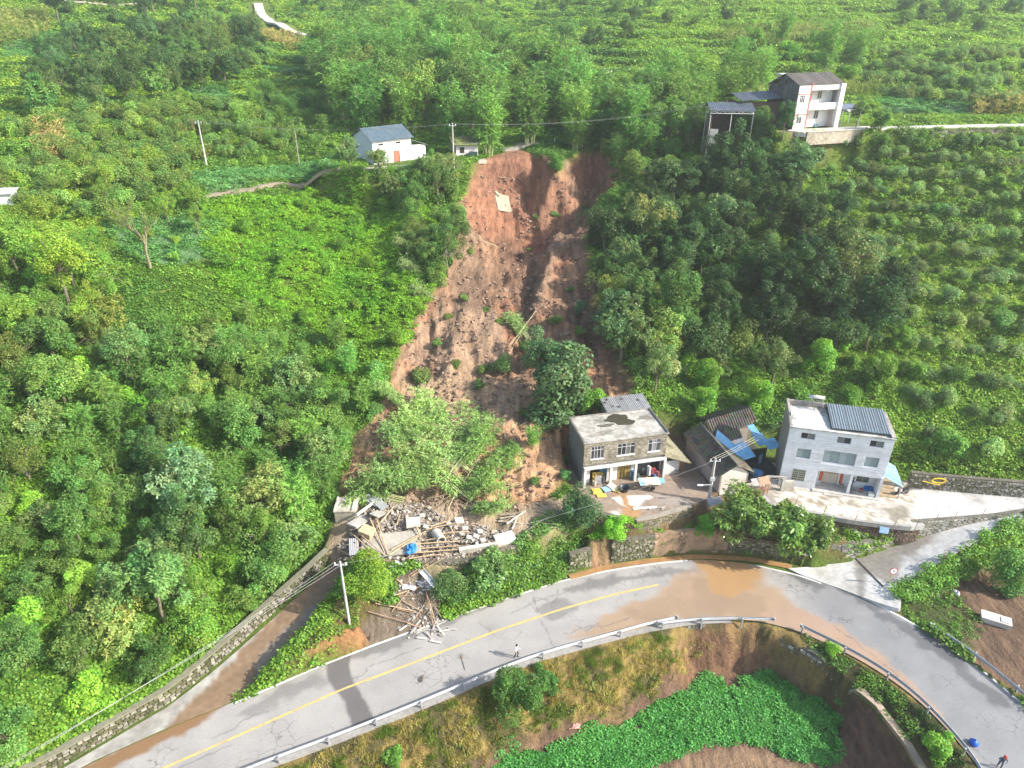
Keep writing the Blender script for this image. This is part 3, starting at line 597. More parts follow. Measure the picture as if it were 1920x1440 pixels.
def c_gy(X, Y):
    c = cbase(X, Y, (0.275, 0.205, 0.15), 0.25, 0.8)
    c = blot(c, X, Y, [(1145, 925), (1185, 925), (1200, 955), (1195, 990), (1180, 990), (1165, 950)], 4.5, (0.36, 0.20, 0.085), 0.25, 0.5, 0.9)
    c = blot(c, X, Y, [(1180, 930), (1217, 927), (1222, 932), (1200, 942), (1195, 950), (1182, 944)], 4.5, (0.78, 0.76, 0.72), 0.1, 0.25, 0.95)
    c = blot(c, X, Y, [(1150, 935), (1162, 930), (1168, 945), (1172, 950)], 4.5, (0.78, 0.76, 0.72), 0.1, 0.25, 0.95)
    c = blot(c, X, Y, [(1145, 960), (1160, 955), (1165, 968), (1148, 970)], 4.5, (0.6, 0.57, 0.53), 0.1, 0.35, 0.8)
    return blot(c, X, Y, [(1225, 925), (1290, 935), (1300, 950), (1230, 945)], 4.5, (0.30, 0.265, 0.23), 0.3, 0.5, 0.6)
GYD = np.array([(8.5, 64.2), (9.4, 62.4), (13.2, 60.95), (18.3, 62.7), (22.4, 64.8), (23.2, 66), (22, 73), (7.0, 72), (7.2, 68)])
sheet('mud_yard', GYD, 4.50, c_gy, M_CONC, 'brown muddy yard with white powder patches before the grey block house')
def c_lr(X, Y):
    c = cbase(X, Y, (0.33, 0.315, 0.28), 0.2)
    c = blot(c, X, Y, [(660, 1060), (665, 1100), (600, 1175), (540, 1225), (490, 1262), (470, 1295), (440, 1340), (330, 1390), (150, 1460), (120, 1445), (290, 1372), (318, 1350), (335, 1325), (390, 1275), (450, 1215), (510, 1165), (590, 1100), (630, 1055)], 0.7, (0.215, 0.138, 0.080), 0.2, 0.4, 0.95)
    return blot(c, X, Y, [(470, 1240), (500, 1205), (590, 1135), (600, 1145), (540, 1195), (480, 1255)], 1.0, (0.22, 0.20, 0.18), 0.3, 0.7, 0.6)
LR_Z = lambda X, Y: 0.012 + 2.3 * sst(41, 60, np.asarray(Y, float) + 0.15 * np.asarray(X, float) + 3)
LRP = np.array([(-46.5, 26.6), (-35.6, 34.9), (-34.0, 36.2), (-29.6, 39.0), (-25.2, 41.4), (-22.6, 43.3), (-19.9, 47.6), (-16.7, 53.9), (-16.5, 56.2), (-18.6, 57.0), (-20.3, 54.4), (-24.9, 48.2), (-30.0, 41.2), (-36.4, 35.15), (-46.2, 28.0)])
M_MUD = mat('wet_mud', None, 0.5, 0.2, 1.5, 0.2, (0.10, 0.065, 0.04), 0.4, 0.4, spec=0.4)
sheet('flooded_side_road', LRP, LR_Z, c_lr, M_MUD, 'narrow side road running with brown muddy water below the forest')
# drain slot across the ramp
DR = azl([(1592, 1040), (1655, 1104)], 0.35); b = MB(); q = resample(DR, 0.4)
for i in range(len(q) - 1):
    d = (q[i + 1] - q[i]); d /= np.linalg.norm(d); n = np.array([-d[1], d[0]]) * 0.14; z0, z1 = (float(ramp_z(*p)) + 0.012 for p in (q[i], q[i + 1]))
    b.add([(*(q[i] + n), z0), (*(q[i] - n), z0), (*(q[i + 1] - n), z1), (*(q[i + 1] + n), z1)], [(0, 1, 2, 3)], (0.012, 0.012, 0.012))
kind(b.build('drain_channel', M_CONC), 'structure', 'dark drain slot cut across the foot of the concrete ramp')
# gutter of muddy water along the foot of the wall
gut = azl([(1068, 1082), (1130, 1066), (1200, 1054), (1300, 1043), (1400, 1047), (1485, 1063)], 0)
stripe('mud_gutter', gut, 0.75, (0.33, 0.185, 0.075), 0.012, 'gutter full of orange mud water along the foot of the wall').data.materials[0] = M_MUD

# ------------------------------------------------------------------ stone walls: every stone has its own edges
M_STONE = mat('field_stone', None, 0.9, 0.3, 7.0, 0.4, (0.05, 0.06, 0.02), 0.55, 0.9)
M_MORT = mat('mortar_core', None, 0.95, 0.3, 3.0, 0.3, (0.06, 0.06, 0.03), 0.5, 0.7)
def stone_wall(name, pl, zb, zt, label, size=0.36, thick=0.5, cols=((0.30, 0.27, 0.22), (0.22, 0.20, 0.16), (0.36, 0.34, 0.30), (0.16, 0.14, 0.10)), mort=(0.13, 0.115, 0.085), side=1, course=False, cap=None, lean=0.0, core_only=None, r=rnd):
    """pl: plan polyline, seen face on its right-hand side when side=1; zb, zt functions of (x, y)"""
    p = resample(np.asarray(pl, float), 0.5); t = np.gradient(p, axis=0); t /= np.linalg.norm(t, axis=1)[:, None]; n = np.stack([t[:, 1], -t[:, 0]], 1) * side
    root = empty(name, (float(p[len(p) // 2, 0]), float(p[len(p) // 2, 1]), float(zb(*p[len(p) // 2]))), 0, label, 'wall')
    ox, oy, oz = root.location; core = MB(); m_ = len(p)
    for i in range(m_):
        b_, t_ = float(zb(*p[i])) - 0.5, float(zt(*p[i])); f = p[i] - n[i] * 0.03; k = p[i] - n[i] * thick; f2 = f - n[i] * lean * (t_ - b_)
        core.v += [(f[0] - ox, f[1] - oy, b_ - oz), (f2[0] - ox, f2[1] - oy, t_ - oz), (k[0] - ox, k[1] - oy, t_ - oz), (k[0] - ox, k[1] - oy, b_ - oz)]
    for i in range(m_ - 1):
        a = 4 * i
        for q in ((0, 4, 5, 1), (1, 5, 6, 2), (2, 6, 7, 3)): core.f.append(tuple(a + j for j in q)); core.c.append(mort)
    for a in (0, 4 * (m_ - 1)): core.f.append((a, a + 1, a + 2, a + 3)); core.c.append(mort)
    core.build('wall_core', M_MORT, root)
    s = np.r_[0, np.cumsum(np.hypot(*(p[1:] - p[:-1]).T))]; L = s[-1]; st = MB(); h = 0.0; hmax = max(float(zt(*q) - zb(*q)) for q in p)
    row = 0
    while h < hmax:
        rh = size * (0.55 if course else 0.75) * (0.85 + 0.3 * r.random()); x = -r.random() * size
        while x < L:
            w = size * ((0.9 if course else 0.7) + r.random() * (0.9 if course else 0.7)); xc = x + w / 2; x += w
            if xc < 0.05 or xc > L - 0.05: continue
            px, py = np.interp(xc, s, p[:, 0]), np.interp(xc, s, p[:, 1]); nx, ny = np.interp(xc, s, n[:, 0]), np.interp(xc, s, n[:, 1]); zb_, zt_ = float(zb(px, py)), float(zt(px, py))
            zc = zb_ + h + rh / 2 + (0 if course else (r.random() - .5) * 0.08)
            if zc + rh * .3 > zt_: continue
            if core_only and core_only(px, py, zc): continue
            M = Matrix.Translation((px - ox - nx * lean * (zc - zb_), py - oy - ny * lean * (zc - zb_), zc - oz)) @ Matrix.Rotation(math.atan2(-nx, ny) + math.pi, 4, 'Z') @ Matrix.Rotation((r.random() - .5) * (0.05 if course else 0.4), 4, 'Y')
            c = r.choice(cols); v = 0.8 + r.random() * 0.4
            st.chunk(M, w * 0.93, 0.10 + r.random() * 0.10, rh * 0.9, tuple(q * v for q in c), 0.12 if course else 0.32, r)
        h += rh; row += 1
    if st.v: kind(st.build('stone', M_STONE, root), 'stuff')
    if cap:
        cb = MB(); 
        for i in range(m_):
            f = p[i] + n[i] * 0.06; k = p[i] - n[i] * (thick + .04); z_ = float(zt(*p[i]))
            cb.v += [(f[0] - ox, f[1] - oy, z_ - oz), (f[0] - ox, f[1] - oy, z_ + .1 - oz), (k[0] - ox, k[1] - oy, z_ + .1 - oz), (k[0] - ox, k[1] - oy, z_ - oz)]
        for i in range(m_ - 1):
            for q in ((0, 4, 5, 1), (1, 5, 6, 2), (2, 6, 7, 3)): cb.f.append(tuple(4 * i + j for j in q)); cb.c.append(cap)
        for a in (0, 4 * (m_ - 1)): cb.f.append((a, a + 1, a + 2, a + 3)); cb.c.append(cap)
        cb.build('coping', M_CONC, root)
    return root
K = lambda v: (lambda x, y: v)
EARTHY = ((0.33, 0.22, 0.14), (0.28, 0.185, 0.115), (0.36, 0.26, 0.17))
MOSSY = ((0.20, 0.19, 0.13), (0.13, 0.13, 0.07), (0.28, 0.25, 0.18), (0.08, 0.09, 0.035))
stone_wall('stone_retaining_wall', [(6.2, 57.9), (8.7, 58.85)], K(0.0), K(2.4), 'short mossy stone wall at the foot of the ivy bank, left of the mud chute', 0.42, cols=MOSSY)
stone_wall('stone_retaining_wall', [(10.9, 59.3), (12.3, 59.55), (15.6, 60.25)], K(0.0), K(2.95), 'mossy rubble stone section of the road wall below the mud yard', 0.40, cols=MOSSY)
stone_wall('plastered_retaining_wall', [(15.6, 60.3), (18, 60.75), (20, 61.0), (24, 61.0)], K(0.0), K(3.0), 'mud stained road wall below the mossy yard wall, mostly smooth', 0.34, cols=EARTHY, mort=(0.30, 0.20, 0.125), core_only=lambda x, y, z: not (18.6 < x < 19.3 or 15.6 < x < 15.9 or 22.4 < x < 22.9))
stone_wall('low_stone_wall', [(24, 61.0), (27.5, 60.5), (31.6, 59.2)], K(0.0), K(2.2), 'shaded low stone wall under the loquat trees', 0.4, cols=MOSSY, mort=(0.16, 0.10, 0.065))
stone_wall('yard_edge_wall', [(8.3, 64.2), (9.4, 62.2), (12.4, 60.95)], K(2.8), K(4.52), 'yard edge wall behind the bright green climber', 0.34, cols=MOSSY)
stone_wall('yard_edge_wall', [(13.5, 60.75), (15.5, 61.2), (18.4, 62.45), (20.0, 63.2)], K(2.8), K(4.55), 'mossy concrete wall holding up the mud yard beside the mud spill', 0.30, cols=((0.20, 0.17, 0.11), (0.14, 0.125, 0.075), (0.25, 0.21, 0.15)), mort=(0.18, 0.15, 0.10), course=True, cap=(0.30, 0.26, 0.20))
stone_wall('terrace_wall', [(28.5, 65.2), (29.0, 63.1), (33.4, 62.0), (36.9, 60.8), (42.3, 59.75), (44.0, 60.0)], K(2.6), K(4.2), 'dark reddish wall in the gap under the house terrace edge', 0.34, cols=((0.16, 0.10, 0.08), (0.12, 0.085, 0.07), (0.2, 0.14, 0.11)), mort=(0.09, 0.065, 0.05))
b = MB(); q = resample(np.array([(28.5, 65.2), (29.0, 63.1), (33.4, 62.0), (36.9, 60.8), (42.3, 59.7), (44.2, 60.0)]), 1.6); r0 = (36.0, 61.3, 4.2)
for i in range(len(q) - 1):
    d = q[i + 1] - q[i]; M = Matrix.Translation((q[i][0] - r0[0], q[i][1] - r0[1], 0)) @ Matrix.Rotation(math.atan2(d[1], d[0]), 4, 'Z'); v = .85 + .3 * rnd.random()
    b.box(0.015, float(np.linalg.norm(d)) - 0.015, -0.16, 0.25, 0.0, 0.54, (0.36 * v, 0.345 * v, 0.32 * v), M)
o = b.build('terrace_edge_beam', M_CONC); o.location = r0; tag(o, 'grey concrete edge beam along the front of the house terrace', 'edge beam')
stone_wall('coursed_stone_wall', [(31.7, 59.0), (33.5, 59.2), (36.2, 59.05), (39.8, 59.75), (43.2, 60.25)], lambda x, y: max(0.0, float(ramp_z(x, y)) - 0.1), lambda x, y: 2.75, 'grey coursed stone wall at the back of the concrete apron', 0.42, cols=((0.29, 0.27, 0.23), (0.22, 0.205, 0.17), (0.34, 0.315, 0.27)), course=True, mort=(0.15, 0.135, 0.11))
stone_wall('coursed_stone_wall', [(43.2, 60.3), (47.5, 60.75), (53.0, 61.3), (57.2, 62.1)], lambda x, y: float(ramp_z(x, y)) - 0.1, lambda x, y: float(UPPER_Z(x, y)) + 0.06, 'grey coursed stone wall tapering up along the ramp to the drive', 0.40, cols=((0.27, 0.255, 0.22), (0.19, 0.18, 0.15), (0.31, 0.29, 0.25)), course=True, mort=(0.14, 0.13, 0.105))
set_z = lambda x, y: float(UPPER_Z(x, y))
stone_wall('hillside_stone_wall', BW, set_z, lambda x, y: float(UPPER_Z(x, y)) + 2.0, 'mossy rubble wall behind the concrete drive with a yellow hose on it', 0.36, cols=((0.26, 0.24, 0.19), (0.17, 0.155, 0.10), (0.34, 0.32, 0.28), (0.13, 0.12, 0.075)))
LW = [(-58, 17.6), (-46, 28.2), (-36.6, 35.4), (-30.1, 41.5), (-25.1, 48.7), (-20.5, 55.0), (-19.2, 57.2)]
stone_wall('forest_edge_wall', LW, lambda x, y: max(0.0, float(LR_Z(x, y))) if x > -36 else 0.0, lambda x, y: (max(0.0, float(LR_Z(x, y))) if x > -36 else 0.0) + 1.45, 'long mossy stone wall between the forest and the flooded side road', 0.42, cols=((0.19, 0.175, 0.125), (0.11, 0.105, 0.055), (0.26, 0.24, 0.195), (0.07, 0.075, 0.03)), lean=0.12, cap=(0.20, 0.19, 0.13))
stone_wall('rubble_terrace_wall', [(-17.2, 55.7), (-10.9, 54.9), (-4.9, 55.4), (0.9, 58.0)], lambda x, y: float(bank_z(np.array(x), np.array(y))) - 0.2 if True else 0, lambda x, y: 3.75, 'dark stone wall under the front edge of the rubble heap', 0.42, cols=MOSSY)
GW = hitp([(1458, 1212), (1500, 1232), (1540, 1258), (1588, 1300)])
stone_wall('dry_stone_wall', GW, lambda x, y: float(Hq(x, y)) - 1.3, lambda x, y: float(Hq(x, y)) + .9, 'broken dry stone wall at the corner of the bean field', 0.5, thick=0.8, cols=((0.30, 0.27, 0.23), (0.18, 0.16, 0.13), (0.42, 0.40, 0.36), (0.12, 0.105, 0.09)), lean=0.1)
CW = hitp([(1590, 1302), (1640, 1330), (1690, 1395), (1730, 1460)])
stone_wall('channel_wall', CW, lambda x, y: float(Hq(x, y)) - 1.0, lambda x, y: float(Hq(x, y)) + .45, 'smooth concrete channel wall along the gully bottom', 0.5, thick=0.55, mort=(0.30, 0.225, 0.15), core_only=lambda x, y, z: True, cap=(0.34, 0.26, 0.18))
SW = resample(SOUTH[(SOUTH[:, 0] > -21) & (SOUTH[:, 0] < 22)], 1.0); t = np.gradient(SW, axis=0); t /= np.linalg.norm(t, axis=1)[:, None]; SW = SW + np.stack([t[:, 1], -t[:, 0]], 1) * 0.45
stone_wall('road_edge_wall', SW, lambda x, y: -1.15, lambda x, y: -0.02, 'low mossy stone wall carrying the valley side edge of the road', 0.34, thick=0.5, cols=((0.20, 0.18, 0.13), (0.13, 0.12, 0.07), (0.30, 0.28, 0.24)), cap=(0.30, 0.28, 0.25))
TW = [(73.0, 129.7), (80, 130.2), (95, 130.7), (125, 129)]
stone_wall('upper_road_wall', TW, lambda x, y: 32.2, lambda x, y: 34.4 + (x - 60) * 0.012, 'ivy hung stone wall under the pale road on the upper slope', 0.5)
stone_wall('upper_terrace_wall', [(50, 125.8), (58, 128.2), (63, 129.4)], K(33.2), K(34.75), 'pale wall below the upper house yard', 0.6, mort=(0.42, 0.36, 0.28), core_only=lambda x, y, z: True, cap=(0.5, 0.45, 0.37))
# ------------------------------------------------------------------ roads higher up
M_DRY = mat('dry_path', None, 0.9, 0.2, 1.5, 0.2, (0.3, 0.24, 0.16), 0.4, 0.6)
ribbon('upper_road', UROAD, 3.0, M_DRY, (0.50, 0.46, 0.40), 0.12, label='pale concrete road leading along the upper slope to the white house')
ribbon('upper_road', hitp([(1575, 205), (1600, 215), (1625, 222), (1640, 228)]), 2.6, M_DRY, (0.52, 0.48, 0.42), 0.12, label='pale concrete branch running down beside the upper house')
HILLROAD = hitp([(484, 8), (488, 24), (505, 42), (540, 58), (575, 70), (610, 76)])
ribbon('hill_road', HILLROAD, 3.2, M_DRY, (0.44, 0.41, 0.36), 0.3, label='pale road curving down the far hillside')
ribbon('hill_road', hitp([(90, 0), (140, 8), (300, 10)]), 3.0, M_DRY, (0.34, 0.30, 0.25), 0.25, label='grey track across the far hillside above the corn')
ribbon('slope_road', hitp([(1100, 134), (1150, 132), (1210, 133), (1270, 131)]), 3.4, M_DRY, (0.45, 0.41, 0.35), 0.5, label='pale road ledge above the washed out gully in the bamboo')
ribbon('footpath', hitp([(385, 371), (430, 362), (480, 356), (540, 345), (600, 335), (650, 318)]), 1.5, M_DRY, (0.25, 0.205, 0.15), 0.15, label='earth footpath below the bean field')
ribbon('broken_road', hitp([(905, 283), (945, 281), (985, 272), (1010, 268)]), 3.6, M_DRY, (0.26, 0.235, 0.205), 0.25, label='broken end of the road hanging over the landslide scarp')
ribbon('yard_path', np.array([(-26, 121.5), (-18, 124.5), (-10, 128.5), (-5, 131)]), 2.5, M_DRY, (0.36, 0.32, 0.26), 0.1, label='earth yard before the house with the blue roof')
# ------------------------------------------------------------------ guard rails
M_GALV = mat('galvanised_steel', (0.42, 0.43, 0.44), 0.5, 0.12, 4.0, 0, (0.3, 0.27, 0.23), 0.3, 1.0, metal=0.35)
def guardrail(pl, zf, label, post_step=4.0, side=1):
    p = smooth_pl(pl, 1.0, 4); mid = p[len(p) // 2]; root = empty('guard_rail', (mid[0], mid[1], float(zf(*mid))), 0, label, 'guard rail'); ox, oy, oz = root.location
    t = np.gradient(p, axis=0); t /= np.linalg.norm(t, axis=1)[:, None]; n = np.stack([t[:, 1], -t[:, 0]], 1) * side
    prof = [(0.0, 0.48), (0.08, 0.53), (0.08, 0.60), (0.0, 0.64), (0.08, 0.69), (0.08, 0.76), (0.0, 0.81)]
    b = MB(); k = len(prof)
    for i in range(len(p)):
        z0 = float(zf(*p[i]))
        for w in (0, 0.012):
            for d, h in prof: q = p[i] - n[i] * (d + w); b.v.append((q[0] - ox, q[1] - oy, z0 + h - oz))
    for i in range(len(p) - 1):
        a = i * 2 * k; c = a + 2 * k
        for j in range(k - 1):
            b.f.append((a + j, a + j + 1, c + j + 1, c + j)); b.f.append((a + k + j + 1, a + k + j, c + k + j, c + k + j + 1)); b.c += [(1, 1, 1)] * 2
    b.build('rail', M_GALV, root)
    pm = MB(); pm.box(-0.07, 0.07, 0.0, 0.14, -0.5, 0.78); pm.box(-0.06, 0.06, -0.09, 0.0, 0.55, 0.74); me = pm.mesh('post', M_GALV)
    s = np.r_[0, np.cumsum(np.hypot(*(p[1:] - p[:-1]).T))]; x = 0.2
    while x < s[-1]:
        px, py = np.interp(x, s, p[:, 0]), np.interp(x, s, p[:, 1]); nx, ny = np.interp(x, s, n[:, 0]), np.interp(x, s, n[:, 1])
        o = bpy.data.objects.new('post', me); COL.objects.link(o); o.parent = root; o.location = (px + nx * .1 - ox, py + ny * .1 - oy, float(zf(px, py)) - oz); o.rotation_euler = (0, 0, math.atan2(ny, nx) - math.pi / 2); x += post_step
    for i in (0, -1):
        e = MB(); q = p[i]; e.tube([(q[0] - ox, q[1] - oy, oz * 0 + 0.46), (q[0] - ox, q[1] - oy, 0.83)], 0.11, n=8)
        e.build('end_cap', M_GALV, root)
    return root
guardrail(np.vstack([SOUTH[(SOUTH[:, 0] > -34) & (SOUTH[:, 0] < 11)], [(12.5, 50.0), (16.2, 50.95)]]) + np.array([0.1, -0.12]), K(0.0), 'long guard rail curving along the valley side of the road to the walker')
guardrail(azl([(1237, 1177), (1300, 1169), (1380, 1167), (1450, 1170)], 0.0), K(0.0), 'short guard rail at the muddy bend above the eroded scarp')
guardrail(azl([(1500, 1182), (1580, 1220), (1657, 1264), (1730, 1322), (1827, 1432), (1850, 1480)], 0.0), K(0.0), 'guard rail on the gully side of the east curve')
guardrail(azl([(1742, 1180), (1800, 1216), (1860, 1262), (1935, 1325)], 0.0), K(0.0), 'guard rail beside the brown field on the east curve', side=-1)
# ------------------------------------------------------------------ house building kit (local frame: x along the front, y backwards, z up)
M_PLAST = mat('painted_plaster', None, 0.75, 0.07, 3.0, 0.1, (0.32, 0.29, 0.24), 0.28, 0.6)
M_BLOCK = mat('concrete_block', None, 0.92, 0.28, 5.0, 0.3, (0.10, 0.09, 0.06), 0.55, 0.7)
M_OLDC = mat('weathered_concrete', None, 0.9, 0.3, 2.2, 0.3, (0.10, 0.095, 0.08), 0.7, 0.6)
M_TILE = mat('old_roof_tile', None, 0.9, 0.45, 5.0, 0.3, (0.17, 0.15, 0.11), 0.5, 1.2)
M_STEEL = mat('coated_steel_sheet', None, 0.42, 0.12, 2.0, 0.05, (0.20, 0.19, 0.17), 0.3, 0.8, spec=0.45)
M_WOOD = mat('weathered_wood', None, 0.8, 0.3, 6.0, 0.2, (0.16, 0.11, 0.07), 0.4, 2.0)
M_FRAME = mat('window_frame', None, 0.5, 0.08, 4.0)
M_CLOTH = mat('cloth', None, 0.85, 0.2, 5.0, 0.3)
M_PLASTIC = mat('plastic', None, 0.4, 0.1, 4.0)
def glass_mat():
    m, nt, out = nodes('window_glass'); b = N(nt, 'ShaderNodeBsdfPrincipled'); nt.links.new(b.outputs[0], out.inputs[0])
    a = N(nt, 'ShaderNodeAttribute'); a.attribute_name = 'col'; nt.links.new(a.outputs['Color'], b.inputs['Base Color'])
    b.inputs['Roughness'].default_value = 0.12; b.inputs['Specular IOR Level'].default_value = 0.6; return m
M_GLASS = glass_mat()
def facade(b, w, h, t, ops, col, x0=0.0, z0=0.0, y0=0.0):
    """wall slab with openings (xa, xb, za, zb) left out"""
    xs = sorted({x0, x0 + w, *[v for o in ops for v in o[:2]]}); zs = sorted({z0, z0 + h, *[v for o in ops for v in o[2:4]]})
    for i in range(len(xs) - 1):
        j = 0
        while j < len(zs) - 1:
            xm = (xs[i] + xs[i + 1]) / 2
            def solid(k): zm = (zs[k] + zs[k + 1]) / 2; return not any(o[0] < xm < o[1] and o[2] < zm < o[3] for o in ops)
            if not solid(j): j += 1; continue
            k = j
            while k + 1 < len(zs) - 1 and solid(k + 1): k += 1
            b.box(xs[i], xs[i + 1], y0, y0 + t, zs[j], zs[k + 1], col); j = k + 1
def courses(b, w, h, ops, bh, bw, gap, col, y=0.0, d=0.02, x0=0.0, z0=0.0, var=0.06, stag=True, r=rnd, cols=None):
    """facing pieces laid row by row, cut round the openings"""
    z = z0; row = 0
    while z < z0 + h - 0.03:
        zt = min(z + bh, z0 + h); x = x0 - (bw / 2 if (stag and row % 2) else 0)
        while x < x0 + w - 0.02:
            xa, xb = max(x, x0), min(x + bw, x0 + w); segs = [(xa, xb)]
            for o in ops:
                if o[2] < zt - 0.03 and o[3] > z + 0.03:
                    ns = []
                    for a, c in segs:
                        if o[1] <= a or o[0] >= c: ns.append((a, c))
                        else:
                            if o[0] > a: ns.append((a, o[0]))
                            if o[1] < c: ns.append((o[1], c))
                    segs = ns
            for a, c in segs:
                if c - a > 0.04:
                    v = 1 + (r.random() - .5) * 2 * var; cc = r.choice(cols) if cols else col
                    b.box(a + gap / 2, c - gap / 2, y - d * (0.75 + 0.5 * r.random()), y, z + gap / 2, zt - gap / 2, tuple(q * v for q in cc))
            x += bw
        z += bh; row += 1
def window(root, xa, xb, za, zb, y, frame=(0.75, 0.75, 0.74), pane=(0.02, 0.022, 0.024), nx=2, top=None, fw=0.045, ins=0.1, panes=None, name='window', label=None):
    """frame, mullions and a pane for every light; pane pieces are sub-parts"""
    b = MB(); y1 = y + ins
    b.box(xa, xb, y1 - .05, y1 + .03, za, za + fw, frame); b.box(xa, xb, y1 - .05, y1 + .03, zb - fw, zb, frame)
    b.box(xa, xa + fw, y1 - .05, y1 + .03, za + fw, zb - fw, frame); b.box(xb - fw, xb, y1 - .05, y1 + .03, za + fw, zb - fw, frame)
    wx = (xb - xa - fw) / nx
    for k in range(1, nx): x = xa + fw / 2 + wx * k; b.box(x - fw / 2, x + fw / 2, y1 - .045, y1 + .025, za + fw, zb - fw, frame)
    zt = None
    if top: zt = za + (zb - za) * top; b.box(xa + fw, xb - fw, y1 - .04, y1 + .02, zt - fw / 2, zt + fw / 2, frame)
    o = kind(b.build(name, M_FRAME, root), 'part') if False else b.build(name, M_FRAME, root)
    if label: o['label'] = label
    for k in range(nx):
        x0_, x1_ = xa + fw / 2 + wx * k, xa + fw / 2 + wx * (k + 1)
        p = MB(); c = panes[k % len(panes)] if panes else pane
        p.box(x0_ + .01, x1_ - .01, y1 - .005, y1 + .01, za + .02, zb - .02, c); p.build('pane', M_GLASS, o)
    return o
def corrugated(b, O, U, V, pitch, amp, col, th=0.03, seg=4, colf=None):
    """wavy sheet from corner O along U (ribs repeat along U) and V (rib direction)"""
    O, U, V = Vector(O), Vector(U), Vector(V); n = U.cross(V).normalized(); L = U.length; k = max(2, int(L / pitch * seg)); o = len(b.v)
    for i in range(k + 1):
        t = i / k; a = amp * math.sin(2 * math.pi * t * L / pitch)
        for v in (0, 1):
            for d in (0, -th): b.v.append(tuple(O + U * t + V * v + n * (a + d)))
    for i in range(k):
        q = o + 4 * i; c = col if colf is None else colf(i / k)
        for f in ((q, q + 4, q + 6, q + 2), (q + 1, q + 3, q + 7, q + 5), (q, q + 1, q + 5, q + 4), (q + 2, q + 6, q + 7, q + 3)): b.f.append(f); b.c.append(c)
def sheets(root, name, O, U, V, width, pitch, amp, col, m=None, var=0.12, label=None):
    """roof covering of separate overlapping sheets"""
    O, U, V = Vector(O), Vector(U), Vector(V); n = max(1, round(U.length / width)); nn = U.cross(V).normalized(); out = []
    for i in range(n):
        b = MB(); v = 1 + (rnd.random() - .5) * 2 * var
        corrugated(b, O + U * (i / n) + nn * (0.012 * (i % 2)), U * (1 / n + 0.004), V * (1 + (rnd.random() - .5) * 0.02), pitch, amp, tuple(q * v for q in col)); out.append(b.build(name, m or M_STEEL, root))
    return out
def tile_rows(root, O, U, V, col, pitch=0.30, step=0.42, r=rnd, gaps=None):
    """old tiled slope: ridged rows of tiles running down the slope, real relief"""
    O, U, V = Vector(O), Vector(U), Vector(V); n = U.cross(V).normalized(); b = MB(); nr = int(U.length / pitch); ns = int(V.length / step)
    for i in range(nr):
        for j in range(ns):
            if gaps and gaps((i + .5) / nr, (j + .5) / ns): continue
            u0, u1 = (i + .04) / nr, (i + .58) / nr; v0, v1 = j / ns, (j + 1.12) / ns; c_ = tuple(q * (0.65 + 0.7 * r.random()) for q in col); h0, h1 = 0.05, 0.09
            um = (u0 + u1) / 2; z = r.random() * .02
            vs = [O + U * u0 + V * v0 + n * z, O + U * um + V * v0 + n * (h1 + z), O + U * u1 + V * v0 + n * z, O + U * u0 + V * v1 + n * (.02 + z), O + U * um + V * v1 + n * (h1 + .02 + z), O + U * u1 + V * v1 + n * (.02 + z)]
            b.add(vs, [(0, 1, 4, 3), (1, 2, 5, 4), (3, 4, 5)], c_)
            p0, p1 = u1, (i + 1.04) / nr
            b.add([O + U * p0 + V * v0 - n * .02, O + U * p1 + V * v0 - n * .02, O + U * p1 + V * v1, O + U * p0 + V * v1], [(0, 1, 2, 3)], tuple(q * .8 for q in c_))
    return kind(b.build('roof_tile', M_TILE, root), 'stuff')

# ------------------------------------------------------------------ white three storey house
WH = empty('white_house', (30.9, 67.2, 4.66), R_(-14.4), 'white clad three storey house with red couplets by its door', 'house')
W_, D_, H_ = 10.72, 5.6, 7.9; WALLW = (0.74, 0.745, 0.755)
OPS = [(1.3, 2.76, 6.62, 7.38), (5.05, 6.46, 6.62, 7.42), (8.38, 9.78, 6.68, 7.48), (1.25, 2.7, 4.06, 5.3), (4.05, 7.41, 3.92, 5.54), (8.36, 9.76, 4.1, 5.34), (1.26, 2.66, 0.95, 2.52), (3.9, 10.5, 0.0, 2.72)]
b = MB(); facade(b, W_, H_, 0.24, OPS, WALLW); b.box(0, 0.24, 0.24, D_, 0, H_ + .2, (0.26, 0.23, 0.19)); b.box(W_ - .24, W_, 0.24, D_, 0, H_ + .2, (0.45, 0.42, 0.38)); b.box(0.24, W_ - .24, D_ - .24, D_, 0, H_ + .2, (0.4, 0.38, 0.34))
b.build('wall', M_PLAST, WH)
b = MB(); courses(b, W_, H_, OPS, 0.29, 30, 0.045, WALLW, 0.0, 0.035, var=0.03, stag=False); kind(b.build('cladding_course', M_PLAST, WH), 'stuff')
b = MB(); b.box(0.0, 0.25, 0.25, D_, 0.0, H_, (0.24, 0.20, 0.16)); M_B = M_BLOCK
b = MB(); b.box(0.24, W_ - .24, .24, D_ - .24, 5.75, 5.9, (.4, .4, .4)); b.box(0.24, W_ - .24, .24, D_ - .24, 2.72, 2.9, (.5, .5, .5)); b.build('floor_slab', M_CONC, WH)
b = MB(); b.box(-0.06, W_ + .1, -0.14, .0, H_ - .02, H_ + .14, (.52, .5, .46)); b.box(-0.06, W_ + .1, 0.0, D_ - .0, H_ - .12, H_ - .02, (.55, .52, .47)); b.build('roof_slab', M_OLDC, WH)
b = MB()
for a in ((-.06, .2, 2.2, D_, 0.62), (-.06, .2, 0.0, 2.2, .16), (W_ - .35, W_ + .1, 0.0, D_, .28), (.2, W_ - .35, D_ - .3, D_, .55)): b.box(a[0], a[1], a[2], a[3], H_, H_ + a[4], (.36, .32, .27))
b.build('parapet', M_OLDC, WH)
